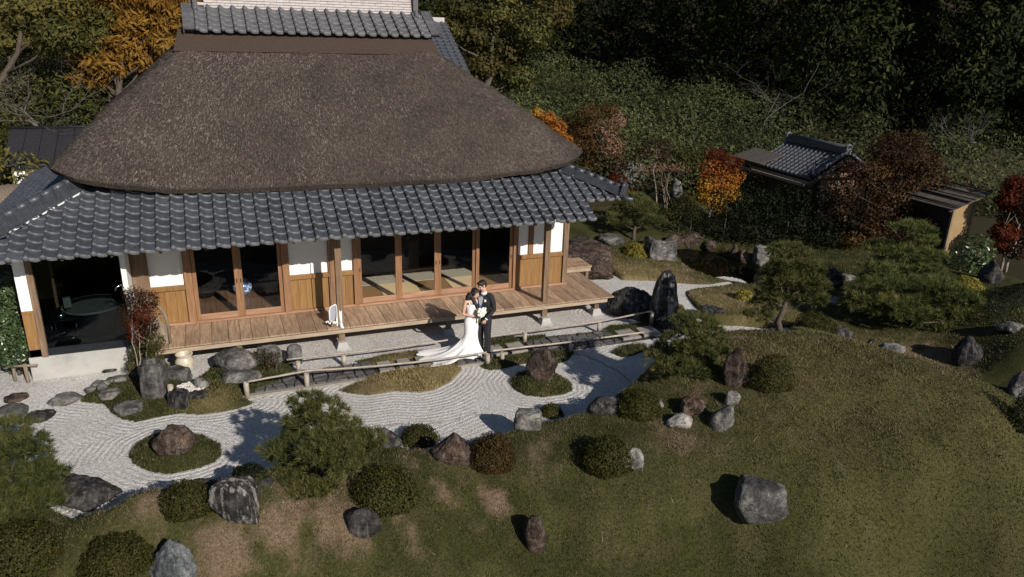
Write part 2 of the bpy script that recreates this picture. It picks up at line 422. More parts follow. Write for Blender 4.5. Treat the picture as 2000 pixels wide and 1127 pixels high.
M['bamboo_leaf'] = leafmat('thicket_leaf', [(0.01972, 0.02637, 0.009539), (0.03944, 0.04809, 0.01771), (0.06573, 0.07446, 0.02724), (0.1151, 0.1179, 0.04631)], .2, .7, .15)
M['thicket_l'] = leafmat('left_thicket_leaf', [(.02, .024, .007), (.05, .054, .015), (.09, .085, .022), (.14, .115, .03)], .25)
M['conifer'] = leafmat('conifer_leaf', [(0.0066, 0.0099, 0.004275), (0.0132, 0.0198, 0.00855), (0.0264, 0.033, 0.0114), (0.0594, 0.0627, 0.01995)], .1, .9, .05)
M['vine'] = leafmat('vine_leaf', [(.02, .022, .007), (.045, .043, .013), (.08, .066, .018), (.11, .08, .022)], .25)
M['grass'] = None
M['yellowstem'] = pmat('green_stem', [(.09, .12, .03), (.14, .17, .05)], 8, .6, .1)
M['mossleaf'] = leafmat('moss_tuft', [(.02, .028, .008), (.04, .05, .013), (.065, .07, .02)], .2)

# ---------------------------------------------------------------- plan of the garden
# outlines of the gravel court, the grass and moss beds in it and the pond (metres)
GRAVEL = [(-9,11.5),(-9,19),(-4,19.2),(8.6,19.2),(11.07,20.5),(11,18.18),(11.8,17.89),(12.79,17.22),(13.32,17.06),(14.1,17.12),(14.07,16.84),(13.61,16.78),(12.7,16.82),(12.31,16.71),(12.12,16.42),(11.93,15.92),(11.8,15.39),(11.78,15.09),(11.49,14.72),(11.57,14.41),(12.13,14.2),(12.66,13.85),(13.4,13.66),(11.2,11.39),(10.33,12.06),(9.73,12.16),(8.95,12.16),(8,11.74),(7.33,11.31),(6.57,10.96),(6.03,10.75),(5.59,10.71),(5.1,10.77),(4.46,10.68),(3.82,10.5),(3.07,10.46),(2.58,10.63),(2.15,11.07),(1.43,11.4),(0.6,10.66),(0.12,10.42),(-0.49,10.35),(-1.08,10.32),(-1.49,10.35),(-1.85,10.2),(-2.34,10.49),(-3.03,11.39),(-3.57,12.45),(-4.05,13.09)]
BEDS = {
'bed':[(-2.93,14.85),(-2.76,15.31),(-2.47,15.57),(-2.15,15.63),(-2.04,16.36),(-1.66,16.38),(-1.18,15.82),(-0.83,15.13),(-0.61,15.46),(-0.36,15.96),(1.05,15.56),(1.15,14.94),(0.95,14.5),(0.11,13.95),(0.29,13.74),(0,13.62),(-0.41,13.55),(-0.77,13.59),(-1.13,13.77),(-1.53,13.72),(-1.85,13.67),(-2.09,13.85),(-2.29,14.16),(-2.46,14.59)],
'isl2':[(-1.89,12.5),(-1.77,12.86),(-1.5,13.07),(-1.12,13.07),(-0.64,12.78),(-0.38,12.39),(-0.35,12.06),(-0.49,11.81),(-0.81,11.69),(-1.2,11.67),(-1.51,11.85),(-1.78,12.17)],
'gold':[(1.87,13.72),(2.23,13.96),(2.77,14.28),(3.53,14.38),(4.25,14.48),(4.67,14.09),(4.51,13.8),(4.16,13.4),(3.76,13.17),(3.43,13.14),(2.95,13.36),(2.37,13.37),(2.14,13.51)],
'm4':[(4.97,13.92),(5.34,14.13),(5.88,14.24),(6.53,14.27),(7.07,14.15),(7.35,13.92),(7,13.59),(6.63,13.49),(6.17,13.72),(5.67,13.69),(5.33,13.61),(5.07,13.7)],
'isl5':[(5.32,13.02),(5.65,13.35),(6.05,13.3),(6.47,13),(6.59,12.53),(6.47,12.25),(6.18,12.14),(5.74,12.17),(5.42,12.36),(5.29,12.66)],
'm6':[(2.41,14.99),(3.07,15.14),(3.73,15.16),(4.19,15.07),(4.22,14.77),(3.6,14.69),(3.13,14.62),(2.67,14.6)],
'm7':[(5.52,15.14),(6.08,15.25),(6.5,15.12),(7.1,15.09),(7.07,14.87),(6.46,14.71),(5.87,14.54),(5.25,14.38)],
'm8':[(8.31,14.71),(8.9,15.14),(9.44,15.05),(9.97,15.06),(9.86,14.63),(9.22,14.42),(8.59,14.46)],
'm9':[(8.1,13.68),(8.58,13.92),(9.17,13.86),(9.1,13.51),(8.6,13.37),(8.24,13.34)],
'm10':[(9.45,15.59),(10.19,16.76),(10.92,16.75),(11.15,16.05),(11.52,15.73),(11.28,15.21),(10.62,14.75),(10.04,14.79)],
}
POND = [(14.07,20.58),(14.25,19.92),(14.02,19.12),(13.93,18.44),(14.04,17.78),(14.34,17.29),(14.74,16.83),(15.35,16.41),(16.27,16.14),(17.52,16.5),(17.69,17.23),(16.89,17.74),(16.08,18.25),(15.71,19.09),(15.66,20.01),(14.95,20.65)]
CPS = [(-3.26,10,-0.1),(-1.32,9.26,-0.05),(0.64,8.8,-0.25),(3.58,8.36,-0.75),(6.8,7.58,-1.05),(10.03,6.49,-1.1),(12.47,5.63,-1.1),(-3.48,11.29,0.1),(-2.77,10.3,0.2),(-1.92,9.78,0.45),(-0.62,9.73,0.5),(0.75,9.46,0.35),(2.32,9.6,0.25),(3.94,9.34,0.05),(5.59,8.92,0.05),(5.14,9.97,0.3),(7.13,9.86,0.5),(6.23,8.33,-0.2),(7.41,8.69,0.3),(8.46,7.35,-0.05),(10.15,6.96,0.3),(11.52,6.14,0.05),(8.77,10.67,0.9),(9.17,9.63,0.9),(10.04,8.62,0.85),(10.92,7.76,0.85),(12.18,6.73,0.5),(8.96,7.99,0.4),(3.22,9.81,0.2),(1.39,8.92,0.05),(-0.32,9.25,0.25),(10.46,11.25,1.15),(11.17,10.54,1.2),(11.51,9.55,1.25),(11.97,8.77,1.25),(12.5,8.32,1.2),(12.87,7.91,1.1),(12.64,7.58,1.05),(12.5,7.23,0.85),(11.2,11.39,1.15),(10.33,12.06,1),(9.73,12.16,0.95),(8.95,12.16,0.85),(8,11.74,0.75),(7.33,11.31,0.65),(6.57,10.96,0.5),(6.03,10.75,0.45),(5.59,10.71,0.4),(5.1,10.77,0.35),(4.46,10.68,0.35),(3.82,10.5,0.4),(3.07,10.46,0.4),(2.58,10.63,0.4),(2.15,11.07,0.4),(1.43,11.4,0.4),(0.6,10.66,0.5),(0.12,10.42,0.6),(-0.49,10.35,0.65),(-1.08,10.32,0.7),(-1.49,10.35,0.7),(-1.85,10.2,0.6),(-2.34,10.49,0.3),(-3.03,11.39,0.15),(-3.57,12.45,0.1),(-4.05,13.09,0.1),(14.19,13.48,-0.05),(14.94,12.5,-0.1),(15.59,11.54,-0.12),(15.88,10.4,-0.05),(15.7,9.19,0.05),(13.7,16.02,0.1),(13.5,14.68,0.15),(12.23,15.21,0.1),(12.19,16.1,0.08),(15.41,13.84,-0.05),(16.45,13.13,0.1),(16.93,12,0.2),(17.53,11.17,0.6),(16.61,9.87,0.6),(19.7,13.52,0.5),(21.5,13.62,0.6),(12.31,19.35,0.12),(12.64,20.92,0.15),(12.61,18.32,0.08),(13.05,17.59,0.03),(14.66,23.32,0.3),(16.79,24.89,0.4),(21.52,14.93,0.5)]

def sdf(poly, X, Y):
    """signed distance to a closed outline, positive inside"""
    p = np.array(poly, float); q = np.roll(p, -1, 0)
    best = np.full(X.shape, 1e9); inside = np.zeros(X.shape, bool)
    for (x0, y0), (x1, y1) in zip(p, q):
        ex, ey = x1-x0, y1-y0
        t = np.clip(((X-x0)*ex+(Y-y0)*ey)/(ex*ex+ey*ey+1e-12), 0, 1)
        best = np.minimum(best, (X-x0-t*ex)**2+(Y-y0-t*ey)**2)
        c = ((y0 > Y) != (y1 > Y))
        xi = x0+(Y-y0)*ex/(ey if abs(ey) > 1e-9 else 1e-9)
        inside ^= c & (X < xi)
    d = np.sqrt(best)
    return np.where(inside, d, -d)
def sstep(t):
    t = np.clip(t, 0, 1); return t*t*(3-2*t)
_c = np.array(CPS, float)
def _tps(r2): return 0.5*r2*np.log(r2+1e-9)
_n = len(_c)
_A = np.zeros((_n+3, _n+3))
_A[:_n, :_n] = _tps((_c[:, None, 0]-_c[None, :, 0])**2+(_c[:, None, 1]-_c[None, :, 1])**2)+np.eye(_n)*0.05
_A[:_n, _n] = 1; _A[:_n, _n+1] = _c[:, 0]; _A[:_n, _n+2] = _c[:, 1]
_A[_n:, :_n] = _A[:_n, _n:].T
_w = np.linalg.solve(_A, np.concatenate([_c[:, 2], [0, 0, 0]]))
def lawn_base(X, Y):
    out = np.zeros(X.shape)
    for i in range(_n): out += _w[i]*_tps((X-_c[i, 0])**2+(Y-_c[i, 1])**2)
    return out+_w[_n]+_w[_n+1]*X+_w[_n+2]*Y
def hill(X, Y):
    d1 = (X-10)*.48+(Y-31)*.88
    d2 = (Y-27.5)-.15*X
    d = np.maximum(d1, np.where(X < 9, d2, -99))
    return .5+np.maximum(d, 0)*.17+np.maximum(d-27, 0)*.33
BED_H = {'bed':.13,'isl2':.2,'gold':.07,'m4':.06,'isl5':.24,'m6':.06,'m7':.06,'m8':.07,'m9':.07,'m10':.18}
def ground(X, Y):
    """height of the lawn, beds, garden and hill; below zero under the gravel"""
    X = np.asarray(X, float); Y = np.asarray(Y, float)
    near = sstep((24-Y)/4)*sstep((21-X)/3)*sstep((X+7)/3)*sstep((Y-2)/3)
    base = np.clip(lawn_base(np.clip(X, -5, 19), np.clip(Y, 3.5, 22)), -1.8, 1.5)
    far = np.where(Y < 8, -1.2, .4)
    H = base*near+far*(1-near)
    H = np.maximum(H, np.where((Y > 24), hill(X, Y), -9))
    g = sdf(GRAVEL, X, Y)
    w = .1+.45*np.clip(H, 0, 1)
    z = -.14+(H+.14)*sstep((-g+w*.7)/w)
    pd = sdf(POND, X, Y)
    z = np.where(pd > -.5, z+(-.75-z)*sstep((pd+.35)/.6), z)
    for k, p in BEDS.items():
        d = sdf(p, X, Y); h = BED_H[k]
        z = np.maximum(z, np.where(d > -.1, -.14+.17*sstep((d+.06)/.1)+h*sstep(d/.45), -9))
    return z
ROCKS = [
('brown','block',10.35,19.35,1.75,2.60,0.82,'huge brown flat-topped boulder beside the right end of the veranda'),
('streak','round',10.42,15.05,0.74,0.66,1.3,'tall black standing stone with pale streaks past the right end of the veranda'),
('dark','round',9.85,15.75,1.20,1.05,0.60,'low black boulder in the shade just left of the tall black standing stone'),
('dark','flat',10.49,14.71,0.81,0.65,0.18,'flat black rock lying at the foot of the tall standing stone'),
('brown','tall',5.91,12.67,0.64,0.45,0.62,'upright reddish brown rock on the small grass island right of the couple'),
('brown','peak',-1.11,12.21,0.71,0.57,0.45,'peaked brown rock with a pale top on the round grass island'),
('grey','round',-0.00,15.30,0.99,0.79,0.34,'large rounded grey boulder below the left half of the veranda'),
('grey','round',0.07,14.62,0.81,0.57,0.19,'grey rock under the large rounded boulder at the start of the paved path'),
('grey','block',0.70,15.20,0.48,0.38,0.42,'squarish grey rock with brown twigs on it beside the large rounded boulder'),
('grey','block',-1.12,15.10,0.54,0.38,0.28,'lumpy grey rock right of the square stone basin'),
('grey','round',-0.67,14.48,0.27,0.25,0.22,'small smooth round grey rock right of the white pebbles'),
('dark','block',-1.08,13.99,0.39,0.27,0.33,'dark mottled rock in front of the white pebbles'),
('dark','flat',-0.74,14.09,0.38,0.30,0.08,'low dark rock at the right edge of the white pebbles'),
('grey','flat',-1.95,14.11,0.60,0.54,0.13,'flat slate grey stone set in the front of the moss bed'),
('grey','flat',-2.30,14.80,0.52,0.47,0.11,'flat grey stone set in the left of the moss bed'),
('dark','flat',-2.48,16.13,0.28,0.22,0.08,'small dark stone at the foot of the concrete base'),
('brown','flat',-4.06,15.33,0.45,0.41,0.10,'low brown stone on the gravel at the far left'),
('dark','flat',-3.50,14.40,0.53,0.42,0.14,'dark angular low stone on the gravel near the left edge'),
('dark','flat',-3.52,13.22,0.49,0.44,0.20,'flat black stone at the gravel edge behind the left pine'),
('dark','flat',-2.53,11.48,1.30,0.65,0.31,'long dark brown slab of rock between the gravel and the left mound'),
('streak','block',-0.18,9.64,0.64,0.45,0.55,'grey rock with dark vertical streaks beside the round clipped bush at left'),
('blue','peak',-1.08,9.25,0.64,0.51,0.51,'blue grey pointed rock at the bottom left of the mound'),
('dark','round',1.51,9.12,0.49,0.35,0.37,'dark rounded rock under the largest clipped bush'),
('dark','peak',2.30,10.83,0.38,0.30,0.33,'dark cracked rock right of the front pine by the gravel'),
('brown','peak',3.22,10.23,0.78,0.55,0.48,'brown slanting rock beside the rusty clipped bush'),
('grey','block',4.78,10.71,0.50,0.35,0.40,'upright grey rock at the gravel edge below the small grass island'),
('brown','tall',4.05,8.64,0.38,0.31,0.59,'small pointed brown rock alone on the front lawn'),
('pale','round',6.06,9.17,0.40,0.32,0.32,'pale cracked rock tucked beside a round clipped bush'),
('grey','block',7.70,7.86,0.81,0.65,0.59,'big grey angular rock alone on the right of the lawn'),
('pale','peak',7.28,9.66,0.49,0.39,0.23,'pale craggy rock lowest of the four rocks on the lawn'),
('rust','block',7.67,9.85,0.45,0.36,0.24,'rusty brown angular rock in the group of four on the lawn'),
('grey','peak',7.88,9.25,0.45,0.32,0.47,'tall craggy grey rock in the group of four on the lawn'),
('pale','flat',8.38,9.64,0.26,0.21,0.26,'small pale rock uppermost of the four on the lawn'),
('brown','tall',8.81,10.11,0.52,0.37,0.79,'tall brown rock speckled white between the middle pine and a round bush'),
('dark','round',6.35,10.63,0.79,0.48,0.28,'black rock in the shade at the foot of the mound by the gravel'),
('grey','peak',7.23,10.23,0.14,0.13,0.19,'tiny pale rock right of the bush above the gravel'),
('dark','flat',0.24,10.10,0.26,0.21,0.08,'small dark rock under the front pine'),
('dark','peak',13.75,12.35,0.56,0.44,0.34,'small black rock in the hollow behind the lawn crest'),
('grey','flat',14.55,11.55,0.62,0.48,0.3,'low grey rock half behind the lawn crest'),
('dark','round',16.06,10.73,0.65,0.58,0.58,'big black rounded rock in the hollow right of the lawn crest'),
('grey','round',15.39,8.99,0.61,0.48,0.58,'rough grey rock at the far right behind the lawn'),
('grey','peak',17.23,10.62,0.65,0.52,0.25,'cracked grey rock below the long clipped hedge'),
('dark','tall',20.92,13.96,0.63,0.51,0.68,'dark standing rock right of the broad-leaved shrub'),
('dark','flat',11.68,14.74,0.69,0.62,0.15,'flat grey stepping slab in the grass beside the branching gravel walk'),
('grey','block',12.27,21.24,0.94,0.75,0.27,'grey slanting rock with a light top behind the huge brown boulder'),
('grey','block',13.25,19.62,0.93,0.74,0.59,'craggy dark grey rock at the left bank of the pond'),
('dark','peak',13.57,20.71,0.56,0.45,0.37,'black and white rock above the craggy rock on the pond bank'),
('brown','round',14.53,20.88,0.71,0.57,0.39,'round brown rock at the left end of the pond'),
('brown','flat',15.25,20.92,1.00,0.70,0.30,'flat brown rock on the far bank of the pond'),
('brown','round',15.51,21.12,0.83,0.66,0.20,'rounded brown rock resting behind the flat bank rock'),
('brown','round',15.69,20.36,0.50,0.45,0.22,'small round brown rock at the far edge of the pond'),
('brown','peak',15.97,19.31,0.34,0.31,0.43,'brown pointed rock on the far side of the pond'),
('rust','peak',16.09,18.90,0.41,0.37,0.34,'reddish rock with a white foot on the far side of the pond'),
('grey','block',16.39,18.51,0.57,0.46,0.49,'white splashed craggy rock left of the tall garden pine'),
('dark','peak',16.69,15.72,0.64,0.51,0.58,'black craggy rock at the right end of the pond'),
('grey','flat',17.47,15.86,0.53,0.42,0.20,'flat brown-grey rock behind the right end of the pond'),
('grey','block',17.11,28.44,1.41,0.99,0.87,'large boulder behind the right corner of the tiled eaves'),
('pale','flat',15.96,14.59,0.66,0.53,0.14,'pale flat rock in the dry stream between the crest pine and the tallest pine'),
('pale','flat',16.45,14.49,0.37,0.34,0.10,'small pale rock under the left branches of the tallest pine'),
('rust','round',15.33,26.17,0.88,0.70,0.61,'reddish grey boulder just behind the corner of the tiled eaves'),
('grey','tall',17.76,25.65,0.51,0.41,0.81,'grey rock among thin red shrubs behind the garden'),
]
BUSHES = [
('green',-0.82,9.86,0.71,0.64,0.42,'round clipped bush at the left of the mound beside the streaked rock'),
('green',1.92,9.49,0.98,0.88,0.54,'largest round clipped bush in the middle of the front mound'),
('rusty',3.81,9.93,0.76,0.68,0.51,'rusty brown clipped bush beside the brown slanting rock'),
('green',5.64,9.32,0.85,0.77,0.48,'round clipped bush next to the pale cracked rock on the lawn'),
('green',5.63,11.51,0.46,0.41,0.21,'small clipped bush behind the upright grey rock'),
('green',2.94,11.40,0.68,0.61,0.28,'low clipped bush at the gravel edge right of the front pine'),
('green',-1.75,9.44,0.87,0.79,0.37,'clipped bush at the bottom edge left of the blue grey rock'),
('green',6.82,10.29,0.78,0.71,0.41,'clipped bush on the mound just under the middle pine'),
('green',9.32,9.76,0.80,0.72,0.55,'dark clipped bush right of the tall speckled rock'),
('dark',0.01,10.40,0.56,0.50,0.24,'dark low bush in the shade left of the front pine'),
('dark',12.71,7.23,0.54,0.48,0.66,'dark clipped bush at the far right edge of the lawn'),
('green',13.3,12.75,1.05,0.90,0.50,'low spreading bush just behind the lawn crest'),
('yellow',13.36,15.52,0.48,0.44,0.31,'small yellow leaved bush on the grass by the pond'),
('glossy',21.62,15.10,1.36,1.22,1.13,'glossy broad-leaved shrub in front of the small bark-roofed shelter'),
('yellow',19.67,13.71,0.93,0.84,0.37,'low pale yellow-green shrub in front of the dark standing rock'),
('yellow',12.65,20.08,1.00,0.90,0.35,'low yellowish shrub behind the lawn next to the house'),
('green',-3.00,10.03,1.30,1.17,0.55,'spreading bush at the bottom left corner under the edge pine'),
]
PINES = {
'front':((1.13,9.95,0.46),[(-0.15,0.54,1.12,0.24,0.13,0),(0.03,0.49,0.94,0.33,0.2,0),(-0.27,0.54,0.82,0.24,0.15,0),(-0.12,0.58,0.57,0.44,0.24,0),(0.23,0.3,0.66,0.36,0.23,0),(0.45,0.23,0.41,0.38,0.25,0),(0.02,-0.12,0.63,0.46,0.24,0),(-0.39,0.32,0.47,0.35,0.23,0),(-0.54,0.49,0.19,0.28,0.18,0),(0.65,0.01,0.59,0.22,0.2,0),(-0.18,0.38,0.04,0.47,0.24,0),(0.23,-0.14,0.38,0.31,0.2,0),(-0.33,0.11,-0.02,0.41,0.18,0),(-0.01,-0.09,0.01,0.23,0.15,0),(-0.68,0.46,0.43,0.2,0.15,0)]),
'middle':((8.19,10.75,0.78),[(0.28,0.31,0.96,0.4,0.17,0),(0.18,-0.03,0.86,0.37,0.21,0),(-0.12,0.14,0.69,0.4,0.23,0),(0.36,-0.06,0.53,0.34,0.23,0),(0.19,0.33,0.27,0.46,0.24,0),(-0.32,0.4,0.38,0.28,0.15,0),(-0.33,-0,0.27,0.44,0.21,0),(0.35,0.09,0.1,0.4,0.19,0),(-0.61,0.31,0.39,0.16,0.1,0)]),
'crest':((10.91,11.35,1.15),[(0.4,0.53,1.55,0.44,0.21,0),(0.23,0.19,1.46,0.47,0.18,0),(-0.09,0.29,1.28,0.3,0.16,0),(0.78,0.33,1.18,0.31,0.19,0),(0.01,0.21,1.07,0.43,0.18,0),(0.55,0.03,1.05,0.33,0.23,0),(0.24,0.47,0.67,0.4,0.19,0),(0.77,0.14,0.58,0.38,0.3,0),(0.79,-0.03,0.93,0.22,0.18,0),(-0.15,0.44,0.42,0.29,0.21,0),(-0.42,0.29,0.27,0.24,0.15,0),(-0.17,0.4,0.7,0.2,0.14,0)]),
'tall':((16.43,12.91,0.07),[(0.35,0.54,2.34,0.48,0.22,0),(0.88,0.66,1.96,0.35,0.2,0),(0.02,0.85,1.72,0.6,0.26,0),(0.89,0.64,1.54,0.55,0.26,0),(0.4,0.72,1.27,0.62,0.23,0),(-0.55,0.61,1.32,0.4,0.23,0),(0.65,0.18,1.35,0.35,0.2,0),(-0.59,0.33,1.04,0.59,0.25,0),(0.2,-0.01,1.03,0.56,0.25,0),(-1.06,0.39,0.7,0.45,0.22,0),(-0.31,0.16,0.61,0.64,0.25,0),(-0.66,0.46,0.28,0.49,0.2,0),(-1.39,0.52,0.48,0.29,0.14,0)]),
'spread':((16.87,12.12,0.16),[(0.23,0.41,0.95,0.47,0.22,0),(0.37,0.04,0.81,0.5,0.22,0),(0.63,-0.09,0.66,0.29,0.16,0),(-0.03,0.49,0.64,0.45,0.22,0),(0.18,0.09,0.48,0.6,0.22,0),(-0.53,0.23,0.37,0.44,0.19,0),(0.55,-0.07,0.41,0.31,0.14,0),(0.01,0.15,0.05,0.4,0.17,0),(-0.97,0.28,0.26,0.31,0.14,0)]),
'edge':((-3.38,11.45,0.1),[(-0.04,0.64,0.88,0.38,0.18,0),(0.29,-0.01,0.95,0.33,0.16,0),(-0.25,0.51,0.64,0.39,0.25,0),(0.07,0.41,0.45,0.47,0.22,0),(0.53,-0.23,0.57,0.3,0.16,0),(0.26,0.17,0.15,0.47,0.23,0),(-0.09,0.04,0.27,0.46,0.24,0),(0.54,-0.16,0.07,0.29,0.16,0),(0.3,-0.42,0.17,0.45,0.2,0),(-0.21,-0.25,0,0.45,0.24,0),(0.02,-0.29,-0.21,0.38,0.19,0)]),
'house':((13.22,21.3,0.22),[(0.33,0.77,1.18,0.61,0.26,0),(0.26,0.05,1.06,0.53,0.26,0),(-0.12,0.58,0.88,0.46,0.26,0),(0.77,0.22,0.55,0.47,0.23,0),(0.35,0.44,0.52,0.54,0.23,0),(-0.42,0.27,0.51,0.39,0.22,0)]),
}
